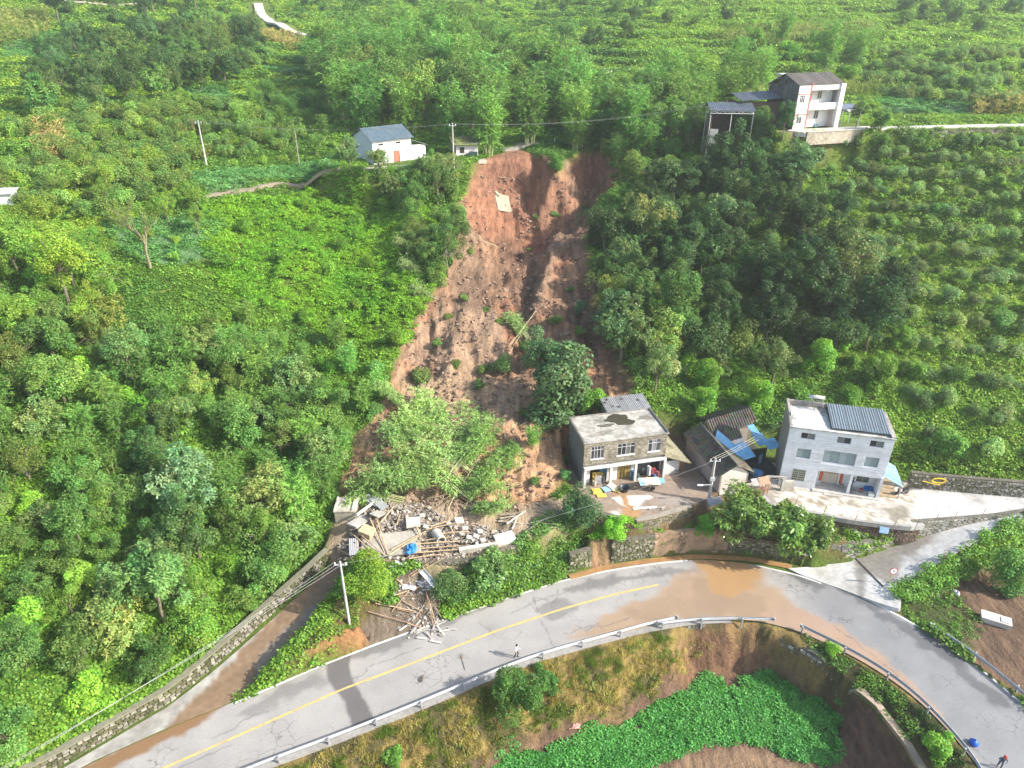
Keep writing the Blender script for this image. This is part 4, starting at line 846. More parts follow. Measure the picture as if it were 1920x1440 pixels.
b = MB(); b.prism([(0.25, 0.8), (1.2, 0.25), (3.3, 0.3), (4.2, 0.1), (3.9, 1.5), (3.5, 4.6), (2.2, 5.0), (0.9, 3.9), (0.4, 2.2)], H_ - .02, H_ + .012, (0.70, 0.68, 0.65)); b.build('roof_paint', M_OLDC, WH)
sheets(WH, 'roof_sheet', (4.35, D_ - .1, H_ + .62), (6.0, 0, 0), (0, -5.0, -.34), 0.86, 0.26, 0.035, (0.15, 0.185, 0.205), var=.06)
b = MB(); b.box(4.3, 10.4, D_ - .26, D_ - .12, H_ + .3, H_ + .55, (.12, .13, .15)); b.box(4.32, 4.42, .6, D_ - .2, H_, H_ + .25, (.1, .1, .1)); b.build('sheet_support', M_OLDC, WH)
P_C = [(0.34, 0.40, 0.40), (0.25, 0.31, 0.31)]; P_D = [(0.02, 0.025, 0.028), (0.16, 0.17, 0.165)]; FA = (0.32, 0.33, 0.34)
for o_, nx, tp, pn in ((OPS[0], 2, None, P_D), (OPS[1], 2, None, P_D[::-1]), (OPS[2], 2, None, P_D), (OPS[3], 2, .75, P_C), (OPS[4], 4, .72, P_C), (OPS[5], 2, .72, P_C)): window(WH, *o_, 0.0, FA, nx=nx, top=tp, panes=pn, ins=.13)
w = window(WH, *OPS[6], 0.0, (.4, .4, .36), nx=2, panes=[(.10, .11, .09)], ins=.16)
b = MB()
for k in range(8): x = 1.3 + k * .19; b.box(x, x + .03, -.05, -.02, 1.0, 2.48, (.52, .5, .4))
for k in range(6): z = 1.05 + k * .28; b.box(1.28, 2.64, -.04, -.015, z, z + .03, (.52, .5, .4))
kind(b.build('window_grille', M_FRAME, WH), 'stuff')
# porch
b = MB(); b.box(3.7, W_ + .02, -.45, 1.5, 0, .2, (.50, .47, .42)); b.box(4.9, 7.0, -.8, -.45, 0, .12, (.52, .49, .44)); b.build('porch_floor', M_CONC, WH)
b = MB(); facade(b, 6.6, 2.52, .14, [(4.86, 6.48, .2, 2.1), (8.42, 9.76, .98, 2.02)], (.66, .66, .66), 3.9, .2, 1.45); b.box(3.9, 4.0, .24, 1.45, .2, 2.72, (.6, .6, .6)); b.box(10.36, 10.5, .24, 1.45, .2, 2.72, (.6, .6, .6)); b.build('porch_wall', M_PLAST, WH)
b = MB(); b.box(7.36, 7.66, -.02, .26, .2, 2.72, (.66, .67, .68)); b.build('porch_pillar', M_PLAST, WH)
b = MB(); b.box(10.42, 10.74, -.16, .3, 0, 2.95, (.64, .64, .64)); b.build('porch_pillar', M_PLAST, WH)
b = MB(); b.box(4.9, 6.44, 1.50, 1.56, .22, 2.08, (.50, .42, .32))
d = b.build('door', M_FRAME, WH)
for x in (4.92, 5.30, 5.68, 6.06): b = MB(); b.box(x, x + .34, 1.46, 1.5, .26, 1.62, (.56, .47, .37)); b.build('door_panel', M_FRAME, d)
for x in (4.92, 5.43, 5.94): b = MB(); b.box(x, x + .46, 1.46, 1.5, 1.68, 2.06, (.30, .22, .10)); b.build('door_panel', M_FRAME, d)
window(WH, 8.42, 9.76, .98, 2.02, 1.45, (.36, .36, .33), nx=2, panes=[(.07, .08, .06), (.12, .13, .11)], ins=.1)
b = MB(); b.slab([(8.8, 1.42, 2.32), (9.72, 1.42, 2.32), (9.72, 1.0, 2.18), (8.8, 1.0, 2.18)], .03, (.10, .28, .55)); b.build('window_awning', M_PLASTIC, WH)
def glyph(b, x, z, y, s, seed, col):
    """brush strokes of one character"""
    r = random.Random(seed)
    for k in range(3): zz = z + s * (.18 + .3 * k); b.box(x + s * .12 * r.random(), x + s * (.75 + .25 * r.random()), y - .006, y, zz, zz + s * .1, col)
    for k in range(2): xx = x + s * (.2 + .42 * k + .1 * r.random()); b.box(xx, xx + s * .1, y - .009, y - .007, z + s * .05, z + s * .95, col)
for x, sd in ((4.52, 3), (6.70, 40)):
    b = MB(); b.box(x, x + .30, 1.43, 1.446, .42, 2.12, (.55, .035, .02)); cp = b.build('red_couplet', M_CLOTH, WH)
    b = MB()
    for k in range(7): glyph(b, x + .06, .46 + k * .236, 1.43, .19, sd + k, (.60, .40, .08))
    kind(b.build('lettering', M_CLOTH, cp), 'stuff')
b = MB(); b.box(4.86, 6.48, 1.43, 1.446, 2.16, 2.36, (.62, .62, .6)); b.build('door_lintel', M_PLAST, WH)
# side lean-to
sheets(WH, 'lean_to_sheet', (W_ + .05, 4.6, 2.95), (0, -4.4, 0), (2.3, 0, -1.15), 0.62, .3, .02, (.15, .26, .33), var=.3)
for y in (4.4, 2.4, .5): b = MB(); b.box(W_ + 2.1, W_ + 2.2, y, y + .08, 0, 1.8, (.3, .3, .3)); b.box(W_, W_ + 2.3, y, y + .06, 1.72, 1.8, (.25, .25, .25)); b.build('lean_to_frame', M_FRAME, WH)
b = MB(); b.box(W_ + .05, W_ + 2.2, .5, 4.5, .0, .06, (.36, .27, .17)); b.build('lean_to_floor', M_CONC, WH)
def solar_heater(name, x, y, z, rz, s, label):
    r = empty(name, (x, y, z), rz, label, 'solar heater')
    b = MB(); b.tube([(-1.0 * s, 0, 1.0 * s), (1.0 * s, 0, 1.0 * s)], .24 * s, n=12, c=(.55, .53, .5)); b.build('tank', M_STEEL, r, True)
    for k in range(9): b = MB(); xx = (-.88 + k * .22) * s; b.tube([(xx, 0, .86 * s), (xx, -.95 * s, .12 * s)], .045 * s, n=5, c=(.10, .10, .11)); b.build('vacuum_tube', M_GLASS, r)
    for xx in (-.9, .9):
        b = MB(); b.tube([(xx * s, .1, 0), (xx * s, .05, .9 * s)], .03, n=4, c=(.4, .4, .4)); b.tube([(xx * s, .05, .88 * s), (xx * s, -.98 * s, .06 * s)], .03, n=4, c=(.4, .4, .4)); b.tube([(xx * s, .1, .03), (xx * s, -.98 * s, .06 * s)], .03, n=4, c=(.4, .4, .4)); b.build('support_frame', M_STEEL, r)
    return r
q = WH.matrix_basis @ Vector((3.1, D_ - .3, H_ + .5)); solar_heater('solar_heater', q.x, q.y, q.z, R_(-14.4), 0.85, 'grey solar water heater on the roof of the white three storey house')

# ------------------------------------------------------------------ grey block house
GH = empty('block_house', (8.15, 67.2, 4.46), R_(13), 'grey concrete block house with three white windows by the landslide', 'house')
BC = ((.30, .265, .20), (.25, .22, .165), (.34, .30, .235), (.21, .185, .14)); OG = [(.86, 2.4, 3.62, 5.28), (4.02, 6.16, 3.64, 5.22), (7.8, 9.3, 3.6, 5.24)]
b = MB(); facade(b, 10.08, 3.0, .22, OG, (.17, .155, .125), 0, 2.85); b.box(0, .24, .22, 5.5, 0, 5.85, (.15, .15, .14)); b.box(9.84, 10.08, .22, 5.5, 0, 5.85, (.2, .19, .17)); b.box(.24, 9.84, 5.26, 5.5, 0, 5.85, (.2, .19, .17)); b.box(.24, 9.84, .22, 5.26, 2.7, 2.85, (.3, .3, .3)); b.build('wall', M_BLOCK, GH)
b = MB(); courses(b, 10.08, 2.95, OG, .20, .40, .025, BC[0], 0, .03, 0, 2.88, .16, True, cols=BC); kind(b.build('block', M_BLOCK, GH), 'stuff')
b = MB(); rr = Matrix.Rotation(R_(-90), 4, 'Z')
bb = MB(); courses(bb, 5.5, 5.8, [], .20, .40, .02, (.17, .165, .155), 0, .025, 0, 0, .14, True); b.v = [tuple(Vector((0, 5.5, 0)) + rr @ Vector(p)) for p in bb.v]; b.f, b.c = bb.f, bb.c; kind(b.build('block', M_BLOCK, GH), 'stuff')
b = MB(); b.box(-.12, 10.2, -.16, 5.6, 5.85, 6.0, (.40, .37, .32)); b.build('roof_slab', M_OLDC, GH)
b = MB(); b.box(-.1, .1, 0, 5.5, 6.0, 6.08, (.2, .185, .16)); b.box(9.95, 10.18, -.1, 5.55, 6.0, 6.16, (.12, .11, .095)); b.box(.1, 9.95, 5.42, 5.58, 6.0, 6.12, (.25, .23, .2)); b.build('roof_edge', M_OLDC, GH)
def blob(b, cx, cy, z, rx, ry, col, seed, n=26):
    r = random.Random(seed); ph = [r.random() * 6.28 for _ in range(4)]; pts = []
    for k in range(n): t = 2 * math.pi * k / n; q = 1 + .22 * math.sin(2 * t + ph[0]) + .14 * math.sin(3 * t + ph[1]) + .1 * math.sin(5 * t + ph[2]) + .07 * math.sin(9 * t + ph[3]); pts.append((cx + rx * q * math.cos(t), cy + ry * q * math.sin(t), z))
    b.add(pts, [tuple(range(n))], col)
M_PUD = mat('puddle', None, 0.15, 0.2, 1.5, 0.0, (.09, .075, .05), .6, 1.2, spec=.5)
b = MB(); blob(b, 5.6, 3.9, 6.006, 1.7, 1.15, (.055, .05, .036), 5); blob(b, 3.6, 3.0, 6.005, .9, .4, (.13, .115, .09), 8); b.build('roof_puddle', M_PUD, GH)
for a_ in ((8.8, 3.6, 6.005, .9, .45, (.22, .19, .15), 12), (2.6, 1.5, 6.005, 1.1, .5, (.26, .235, .195), 15), (6.6, 1.2, 6.005, 1.6, .5, (.46, .43, .38), 19)): b = MB(); blob(b, *a_); b.build('roof_stain', M_OLDC, GH)
WF = (.50, .50, .52)
window(GH, *OG[0], 0, WF, nx=4, top=.72, panes=[(.03, .032, .035), (.07, .075, .075)], ins=.06)
window(GH, *OG[1], 0, WF, nx=4, top=.70, panes=[(.03, .032, .035), (.025, .025, .03), (.12, .11, .1), (.03, .03, .03)], ins=.06)
window(GH, *OG[2], 0, WF, nx=3, top=.70, panes=[(.04, .042, .045), (.22, .22, .22), (.08, .08, .08)], ins=.06)
for o_ in OG: b = MB(); b.box(o_[0] - .08, o_[1] + .08, -.1, .06, o_[2] - .1, o_[2], (.55, .54, .52)); b.build('window_sill', M_PLAST, GH)
b = MB(); b.box(-.02, 10.1, -.55, .0, 2.62, 2.7, (.30, .29, .27))
for k in range(62): x = .02 + k * .1625; b.slab([(x, -.36, 2.88), (x + .10, -.36, 2.88), (x + .10, -.62, 2.58), (x, -.62, 2.58)], .04, (.62, .60, .56) if k % 2 == 0 else (.50, .48, .45))
kind(b.build('eave_tile', M_PLAST, GH), 'stuff')
b = MB(); facade(b, 10.08, 2.65, .2, [(1.0, 3.1, .0, 2.4), (4.4, 6.05, 0, 2.25), (6.6, 9.75, 0, 2.3)], (.60, .58, .54), 0, 0, .35); b.build('ground_floor_wall', M_PLAST, GH)
for x in (0.0, 3.15, 6.2, 9.8): b = MB(); b.box(x, x + .28, -.5, -.22, -.05, 2.62, (.58, .56, .52)); b.build('pillar', M_PLAST, GH)
b = MB(); b.box(.24, 9.84, 3.0, 3.1, 0, 2.7, (.25, .22, .2)); b.box(.24, 9.84, .55, 3.0, 0, .03, (.3, .2, .12)); b.build('inner_wall', M_PLAST, GH)
b = MB(); b.box(4.42, 6.03, .42, .5, .02, 2.22, (.16, .10, .035)); d = b.build('door', M_FRAME, GH)
for x in (4.46, 4.86, 5.26, 5.66):
    for z in (.08, .82, 1.56): b = MB(); b.box(x + .03, x + .34, .385, .42, z, z + .64, (.36, .25, .08)); b.build('door_panel', M_FRAME, d)
b = MB(); b.box(6.7, 8.6, .5, .56, .0, 2.28, (.07, .075, .075)); b.build('opening_shade', M_CLOTH, GH)  # dark sheet across the open bay, interior shade put into its colour
b = MB(); b.box(6.15, 6.42, -.2, .3, .0, 1.15, (.05, .20, .38)); b.build('hanging_cloth', M_CLOTH, GH)
# lean-to on its right side
LT = empty('side_lean_to', (17.9, 69.5, 4.46), R_(13), 'mossy concrete roofed lean-to against the grey block house', 'lean-to')
b = MB(); b.slab([(-.05, -.4, 2.9), (3.2, -.9, 1.75), (2.9, 5.6, 1.75), (-.05, 5.4, 3.9)], .14, (.24, .215, .14)); b.build('roof', mat('mossy_concrete', None, .92, .35, 3.5, .3, (.055, .055, .015), .85, .55), LT)
b = MB(); b.box(.1, 2.1, -.1, .1, -.1, 1.9, (.62, .58, .54)); b.box(.1, .3, .1, 5.0, -.1, 2.6, (.4, .36, .32)); b.box(2.4, 2.6, -.1, 5.0, -.1, 1.5, (.35, .28, .22)); b.build('wall', M_PLAST, LT)
b = MB(); courses(b, .7, 1.5, [], .12, .25, .015, (.36, .17, .10), -.1, .03, 2.0, .2); kind(b.build('brick', M_BLOCK, LT), 'stuff')
# shed on the roof's rear
RSH = empty('rear_shed', (13.6, 74.6, 9.0), R_(13), 'grey corrugated shed roof behind the block house top', 'shed')
sheets(RSH, 'roof_sheet', (-2.4, 2.2, 2.15), (5.6, 0, 0), (0.1, -2.7, -.55), .95, .24, .04, (.24, .24, .235), var=.25)
b = MB(); b.box(-2.2, 3.0, -.2, 1.8, -1, 1.5, (.26, .26, .25)); b.build('wall', M_BLOCK, RSH)
for x, y in ((-2.0, 1.2), (-1.3, .4), (-1.6, 1.7), (-.6, .2), (.2, 1.5), (2.2, 1.0)):
    b = MB(); b.chunk(Matrix.Translation((x, y, 1.78 + (y + .2) * .2)) @ Matrix.Rotation(rnd.random() * 3, 4, 'Z'), .32, .22, .2, (.12, .11, .10)); b.build('roof_brick', M_BLOCK, RSH)

# ------------------------------------------------------------------ old tiled house
OH = empty('tiled_house', (23.55, 65.7, 4.6), R_(13), 'old black tiled farmhouse with sagging roofs between two taller houses', 'house')
RZ, EZ = 3.75, 2.5; TC = (.075, .07, .058)
b = MB(); b.box(-.0, .2, 0, 8.6, 0, 2.35, (.36, .28, .26)); b.box(3.3, 3.5, 0, 4.2, 0, 2.3, (.3, .26, .22)); b.add([(0, 0, 0), (3.5, 0, 0), (3.5, 0, 2.25), (1.8, 0, 3.6), (0, 0, 2.35), (0, .2, 0), (3.5, .2, 0), (3.5, .2, 2.25), (1.8, .2, 3.6), (0, .2, 2.35)], [(0, 1, 2, 3, 4), (9, 8, 7, 6, 5)], (.56, .50, .44)); b.box(.2, 8.2, 8.4, 8.6, 0, 2.4, (.3, .26, .22)); b.build('wall', M_PLAST, OH)
tile_rows(OH, (-.45, -.25, EZ - .1), (0, 9.1, .2), (2.25, 0, 1.35), TC)
tile_rows(OH, (1.8, -.45, RZ), (0, 5.4, .1), (2.3, .2, -1.35), (.17, .15, .11), .3, .42)
b = MB(); b.box(1.68, 1.92, -.3, 9.0, RZ, RZ + .12, (.14, .13, .11)); b.build('ridge_cap', M_TILE, OH)
tile_rows(OH, (2.4, 8.9, 4.2), (6.6, 1.1, .35), (-.35, -3.6, -1.35), (.10, .09, .07), .34, .45, gaps=lambda u, v: (v > .62 and u > .6) or rnd.random() < .03)
tile_rows(OH, (2.4, 9.0, 4.25), (6.6, 1.1, .35), (0, 2.2, -1.1), (.12, .105, .08), .34, .45)
b = MB(); b.box(2.3, 9.0, 8.85, 9.05, 0, 3.9, (.2, .17, .14)); b.box(4.4, 9.0, 5.1, 5.2, 0, 1.6, (.09, .08, .07)); b.build('rear_wall', M_BLOCK, OH)
for O_, U_, V_, n_ in (((2.0, 5.6, 3.72), (1.1, 1.6, 0), (1.7, -3.1, -1.15), 2), ((3.4, 4.6, 3.0), (2.3, .4, .05), (.3, -2.2, -.75), 3), ((7.0, 5.9, 3.2), (1.5, .2, 0), (0.1, -1.7, -.5), 2), ((8.0, 5.0, 2.9), (1.7, .2, 0), (.1, -1.5, -.45), 2), ((7.2, 7.4, 3.6), (1.0, .2, 0), (.1, -1.8, -.5), 1)):
    for s_ in sheets(OH, 'blue_roof_sheet', O_, U_, V_, Vector(U_).length / n_, .24, .03, (.17, .40, .58), var=.12): pass
for k, (x, y) in enumerate(((4.6, 5.6), (4.95, 5.65), (5.3, 5.7), (5.65, 5.8))): b = MB(); b.slab([(x, y, 3.05), (x + .2, y, 3.05), (x + .22, y - .5, 2.9), (x + .02, y - .5, 2.9)], .02, (.7, .69, .66)); b.build('broken_sheet', M_STEEL, OH)
b = MB(); b.box(3.52, 9.2, .8, 8.8, .0, .12, (.05, .048, .045)); b.build('courtyard_floor', M_CONC, OH)
for nm, (x, y, w_, d_, h_, c_) in (('blue_barrel_cover', (6.0, 1.7, 1.0, .8, .9, (.08, .20, .42))), ('tarpaulin_bundle', (5.9, 2.5, .9, .6, .7, (.15, .35, .36))), ('hanging_sheet', (7.7, 4.2, .7, .1, 1.5, (.30, .36, .45)))):
    b = MB(); b.chunk(Matrix.Translation((x, y, h_ / 2)) @ Matrix.Rotation(.3, 4, 'Z'), w_, d_, h_, c_, .35); q = OH.matrix_basis; o = b.build(nm, M_CLOTH); o.matrix_basis = OH.matrix_basis @ Matrix.Identity(4); tag(o, {'blue_barrel_cover': 'blue covered barrel in the dark yard of the tiled house', 'tarpaulin_bundle': 'teal tarpaulin bundle in the dark yard of the tiled house', 'hanging_sheet': 'pale sheet hanging in the dark yard beside the white house'}[nm], 'bundle' if 'bundle' in nm else 'cover')
# front lean-to with firewood, gate
FW = empty('firewood_shelter', (25.4, 65.3, 4.66), R_(13), 'low shelter with rusty roof piece over stacked firewood', 'shelter')
b = MB(); b.slab([(2.4, -.1, 2.05), (3.7, -.05, 2.05), (3.6, -1.1, 1.72), (2.3, -1.1, 1.72)], .05, (.42, .24, .15)); b.build('roof_panel', M_WOOD, FW)
b = MB(); b.slab([(1.6, -.05, 1.95), (2.4, -.1, 2.0), (2.3, -.8, 1.75), (1.5, -.7, 1.7)], .04, (.42, .40, .38)); b.build('roof_panel', M_WOOD, FW)
for k in range(9): b = MB(); x = .1 + k * .42; b.tube([(x, -.9 - .1 * rnd.random(), 0), (x + .1, -.85, 1.6)], .05, .04, 5, (.36, .29, .2)); b.build('post', M_WOOD, FW)
for k in range(46): b = MB(); x, z = rnd.uniform(0, 3.2), rnd.uniform(.08, 1.1); a = rnd.uniform(-.5, .5); b.tube([(x, -.75 + rnd.random() * .3, z), (x + math.cos(a) * 1.0, -.7 + rnd.random() * .4, z + math.sin(a) * .5)], .05, .035, 5, (.24 + .2 * rnd.random(), .17, .11)); b.build('firewood_log', M_WOOD, FW)
GT = empty('yard_gate', (29.0, 66.0, 4.66), R_(-4), 'barred iron gate between brick pillars beside the white house', 'gate')
for x, c_ in ((0, (.40, .36, .3)), (1.75, (.5, .47, .42))): b = MB(); b.box(x, x + .3, 0, .3, 0, 1.75, c_); b.box(x - .05, x + .35, -.05, .35, 1.75, 1.85, c_); b.build('gate_pillar', M_CONC, GT)
b = MB(); b.box(-.1, 2.2, .05, .3, 1.86, 2.0, (.36, .33, .28)); b.build('lintel', M_CONC, GT)
for k in range(9): b = MB(); x = .36 + k * .165; b.box(x, x + .03, .12, .16, .05, 1.65, (.28, .26, .22)); b.build('gate_bar', M_FRAME, GT)
b = MB()
for z in (.1, .85, 1.6): b.box(.3, 1.75, .1, .18, z, z + .05, (.28, .26, .22))
kind(b.build('gate_rail', M_FRAME, GT), 'stuff')
b = MB(); b.box(2.05, 3.1, .0, .25, 0, 1.5, (.5, .46, .38)); b.build('gate_side_wall', M_CONC, GT)
# ------------------------------------------------------------------ house with the blue roof
q = az(698, 263, 33.5); BHO = empty('blue_roofed_house', (q[0] - .1, q[1] + .2, 29.2), R_(38), 'small white house with a dark blue metal roof at the slope top', 'house')
w_, d_, e_, r_ = 7.6, 7.0, 4.15, 5.75
OB = [(1.1, 2.1, 3.2, 3.55), (4.5, 5.5, 3.2, 3.55), (1.1, 2.2, .3, 1.75), (3.9, 5.2, .1, 2.1), (5.5, 6.9, .1, 2.2)]
b = MB(); facade(b, w_, e_, .2, OB, (.78, .77, .76)); b.box(w_ - .2, w_, .2, d_, 0, e_, (.7, .69, .68))
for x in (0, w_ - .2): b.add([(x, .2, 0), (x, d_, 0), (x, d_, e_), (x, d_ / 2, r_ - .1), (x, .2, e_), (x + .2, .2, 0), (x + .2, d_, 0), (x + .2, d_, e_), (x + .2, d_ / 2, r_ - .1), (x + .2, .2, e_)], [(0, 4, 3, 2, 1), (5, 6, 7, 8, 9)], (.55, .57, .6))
b.box(.2, w_ - .2, d_ - .2, d_, 0, e_, (.6, .6, .6)); b.build('wall', M_PLAST, BHO)
sheets(BHO, 'roof_sheet', (-.35, -.5, e_ - .12), (w_ + .7, 0, 0), (0, d_ / 2 + .5, r_ - e_ + .18), .95, .3, .03, (.085, .125, .15), var=.04)
sheets(BHO, 'roof_sheet', (w_ + .35, d_ + .5, e_ - .12), (-w_ - .7, 0, 0), (0, -d_ / 2 - .5, r_ - e_ + .18), .95, .3, .03, (.085, .125, .15), var=.04)
for o_ in OB[:2]: b = MB(); b.box(o_[0], o_[1], .12, .18, o_[2], o_[3], (.03, .025, .022)); b.build('vent', M_FRAME, BHO)
window(BHO, *OB[2], 0, (.5, .48, .45), nx=3, panes=[(.2, .19, .17)], ins=.12)
b = MB(); b.slab([(.9, 0, 2.05), (2.4, 0, 2.05), (2.4, -.5, 1.9), (.9, -.5, 1.9)], .05, (.32, .29, .25)); b.build('window_canopy', M_CONC, BHO)
b = MB(); b.box(3.92, 5.18, .14, .2, .1, 2.08, (.40, .14, .08)); b.build('door', M_WOOD, BHO)
b = MB(); b.box(5.5, 6.9, .16, .2, .1, 2.2, (.34, .38, .38)); b.build('shutter', M_FRAME, BHO)
b = MB(); facade(b, 3.0, 2.6, .2, [(1.2, 2.1, .9, 2.0)], (.76, .75, .74), w_, 0, .15); b.box(w_ + 2.8, w_ + 3.0, .35, 4.6, 0, 1.9, (.6, .6, .58)); b.build('annex_wall', M_PLAST, BHO)
window(BHO, w_ + 1.2, w_ + 2.1, .9, 2.0, .15, (.2, .22, .25), nx=2, top=.6, panes=[(.08, .1, .12)], ins=.1)
sheets(BHO, 'annex_roof_sheet', (w_ - .0, 4.9, 3.6), (0, -5.1, 0), (3.3, 0, -1.15), .85, .3, .03, (.33, .31, .28), var=.1)
# shed beside it
q = hit(868, 296); SH = empty('mossy_shed', (q[0] - 1.2, q[1], 29.6), R_(12), 'low white shed with a grass covered roof near the scarp edge', 'shed')
b = MB(); b.box(0, 4.0, 0, .15, -.6, 2.2, (.6, .56, .54)); b.box(0, .15, .15, 3.0, -.6, 2.6, (.12, .10, .08)); b.box(3.85, 4.0, .15, 3.0, -.6, 2.4, (.4, .36, .33)); b.build('wall', M_PLAST, SH)
b = MB(); b.slab([(-.6, -.7, 2.15), (4.5, -.6, 2.0), (4.3, 3.3, 2.9), (-.9, 3.2, 3.3)], .12, (.10, .13, .03)); b.build('roof', mat('mossy_roof', None, .95, .5, 4, .5, (.25, .21, .15), .8, 1.0), SH)
b = MB(); b.box(.7, 1.5, -.03, .0, .6, 1.6, (.04, .035, .03)); b.build('window', M_FRAME, SH)
b = MB(); b.chunk(Matrix.Translation((2.9, -.7, .35)), 1.9, 1.1, 1.3, (.035, .075, .06), .5); o = b.build('green_tarpaulin', M_CLOTH); o.matrix_basis = SH.matrix_basis.copy(); tag(o, 'dark green tarpaulin over a heap beside the low shed', 'tarpaulin')
# ------------------------------------------------------------------ white and red house on the upper road
UH = empty('upper_house', (48.45, 129.0, 34.75), R_(19), 'white two storey house with red trim and open balconies on the hill', 'house')
w_, h_, d_ = 9.4, 7.1, 8.0; WC = (.80, .78, .75); RC = (.45, .12, .09)
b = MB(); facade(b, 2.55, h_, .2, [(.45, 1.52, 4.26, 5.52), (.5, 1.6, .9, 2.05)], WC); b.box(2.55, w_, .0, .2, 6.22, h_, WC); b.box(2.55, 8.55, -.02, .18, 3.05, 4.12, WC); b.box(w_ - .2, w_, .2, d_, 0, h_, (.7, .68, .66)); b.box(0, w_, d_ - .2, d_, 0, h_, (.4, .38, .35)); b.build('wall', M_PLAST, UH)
b = MB(); b.add([(-.01, .0, 0), (-.01, d_, 0), (-.01, d_, h_ - .9), (-.01, d_ - 2.6, h_ + .1), (-.01, 3.9, h_ + 1.5), (-.01, 0, h_ - .02), (.2, .0, 0), (.2, d_, 0), (.2, d_, h_ - .9), (.2, d_ - 2.6, h_ + .1), (.2, 3.9, h_ + 1.5), (.2, 0, h_ - .02)], [(0, 5, 4, 3, 2, 1), (6, 7, 8, 9, 10, 11), (0, 6, 11, 5), (5, 11, 10, 4)], (.085, .08, .078)); b.build('gable_wall', mat('dark_concrete', None, .95, .5, 1.6, .3, (.20, .19, .17), .6, .5), UH)  # gable wall coloured much darker than the other house walls
b = MB(); b.box(-.03, -.012, 3.3, 3.8, h_ - .1, h_ + .6, (.012, .012, .012)); b.build('gable_opening', M_FRAME, UH)
b = MB(); b.box(8.55, w_ + .05, -.3, .35, 0, h_ + .05, (.80, .78, .75)); b.build('corner_pillar', M_PLAST, UH)
b = MB(); b.box(2.55, 8.55, 1.6, 1.75, 0, h_ - .1, (.74, .72, .70)); b.box(2.55, 8.55, .18, 1.6, 3.0, 3.12, (.6, .58, .55)); b.box(8.4, 8.55, .35, 1.6, 0, 3, (.6, .5, .45)); b.build('balcony_wall', M_PLAST, UH)
b = MB(); b.box(2.45, 2.68, -.06, .3, 0, h_ + .3, RC); b.build('red_pilaster', M_PLAST, UH)
for z in (2.3, 5.6): b = MB(); b.box(0, 2.45, -.05, .0, z, z + .16, RC); b.build('red_band', M_PLAST, UH)
window(UH, .45, 1.52, 4.26, 5.52, 0, (.8, .8, .8), nx=3, top=.66, panes=[(.05, .055, .06)], ins=.06)
window(UH, .5, 1.6, .9, 2.05, 0, (.7, .7, .7), nx=2, panes=[(.08, .085, .08)], ins=.06)
for xa, xb, za, zb, c_ in ((3.55, 4.2, 4.15, 5.85, (.22, .24, .22)), (5.35, 6.25, 4.6, 5.85, (.06, .065, .07)), (5.35, 6.25, 1.35, 2.72, (.06, .065, .07))): window(UH, xa, xb, za, zb, 1.5, (.7, .7, .7), nx=2 if xb - xa > .8 else 1, panes=[c_], ins=.06)
b = MB(); b.box(2.8, 3.6, 1.52, 1.6, 0, 2.5, (.35, .08, .05)); b.build('door', M_WOOD, UH)
for s_ in sheets(UH, 'roof_sheet', (-.25, -.15, h_ + .02), (w_ + .1, 0, 0), (0, 4.05, 1.55), .72, .36, .05, (.19, .165, .14), M_TILE, .2): pass
for s_ in sheets(UH, 'roof_sheet', (w_ - .15, d_ + .2, h_ - .5), (-w_ - .1, 0, 0), (0, -4.2, 2.0), .72, .36, .05, (.19, .165, .14), M_TILE, .2): pass
q = UH.matrix_basis @ Vector((-.2, 5.0, h_ + .6)); solar_heater('solar_heater', q.x, q.y, q.z, R_(0), .75, 'white solar water heater at the dark gable of the upper house')
# annexes with dark steel roofs
q = az(1395, 195, 38.6); AN = empty('steel_roofed_annex', (40.6, 131.5, 35.9), R_(12), 'dark steel roofed annex joined to the dark gable', 'annex')
sheets(AN, 'roof_sheet', (-1.5, 3.0, 4.2), (8.8, 0, .25), (.3, -3.6, -.9), 1.0, .3, .03, (.08, .095, .11), var=.06)
sheets(AN, 'roof_sheet', (7.3, 3.0, 4.45), (-8.8, 0, -.25), (-.2, 3.2, -1.0), 1.0, .3, .03, (.08, .095, .11), var=.06)
b = MB(); b.box(-.8, 6.6, .2, .4, -3.6, 3.0, (.12, .08, .06)); b.box(-.8, -.6, .4, 5, -3.6, 3.0, (.11, .075, .06)); b.build('brick_wall', M_BLOCK, AN)
A2 = empty('open_steel_shed', (34.0, 128.8, 34.7), R_(-6), 'open shed with a dark steel roof on white trusses beside the annex', 'shed')
sheets(A2, 'roof_sheet', (-.4, 3.2, 4.15), (7.6, 0, 0), (.2, -3.4, -.95), 1.0, .3, .03, (.075, .09, .105), var=.06)
sheets(A2, 'roof_sheet', (7.2, 3.2, 4.15), (-7.6, 0, 0), (.0, 2.6, -.9), 1.0, .3, .03, (.075, .09, .105), var=.06)
for y in (-.1, 5.4):
    b = MB()
    for z in (2.75, 3.1): b.tube([(-.2, y, z), (7.2, y, z)], .05, n=4, c=(.62, .62, .6))
    for k in range(10): b.tube([(-.2 + k * .74, y, 2.75 + .35 * (k % 2)), (.54 + k * .74, y, 3.1 - .35 * (k % 2))], .035, n=4, c=(.62, .62, .6))
    b.build('truss', M_STEEL, A2)
for x, y in ((0, 0), (7.1, 0), (0, 5.4), (7.1, 5.4), (3.5, 0)): b = MB(); b.tube([(x, y, -4.5), (x, y, 3.1)], .07, n=6, c=(.55, .54, .5)); b.build('post', M_STEEL, A2)
b = MB(); b.box(.2, .4, .3, 5.2, -4, 2.2, (.15, .095, .075)); b.box(.4, 7.0, 5.0, 5.2, -4, 2.6, (.12, .08, .065)); b.box(.2, 1.6, -.1, .05, -3.2, .2, (.45, .44, .40)); b.build('brick_wall', M_BLOCK, A2)
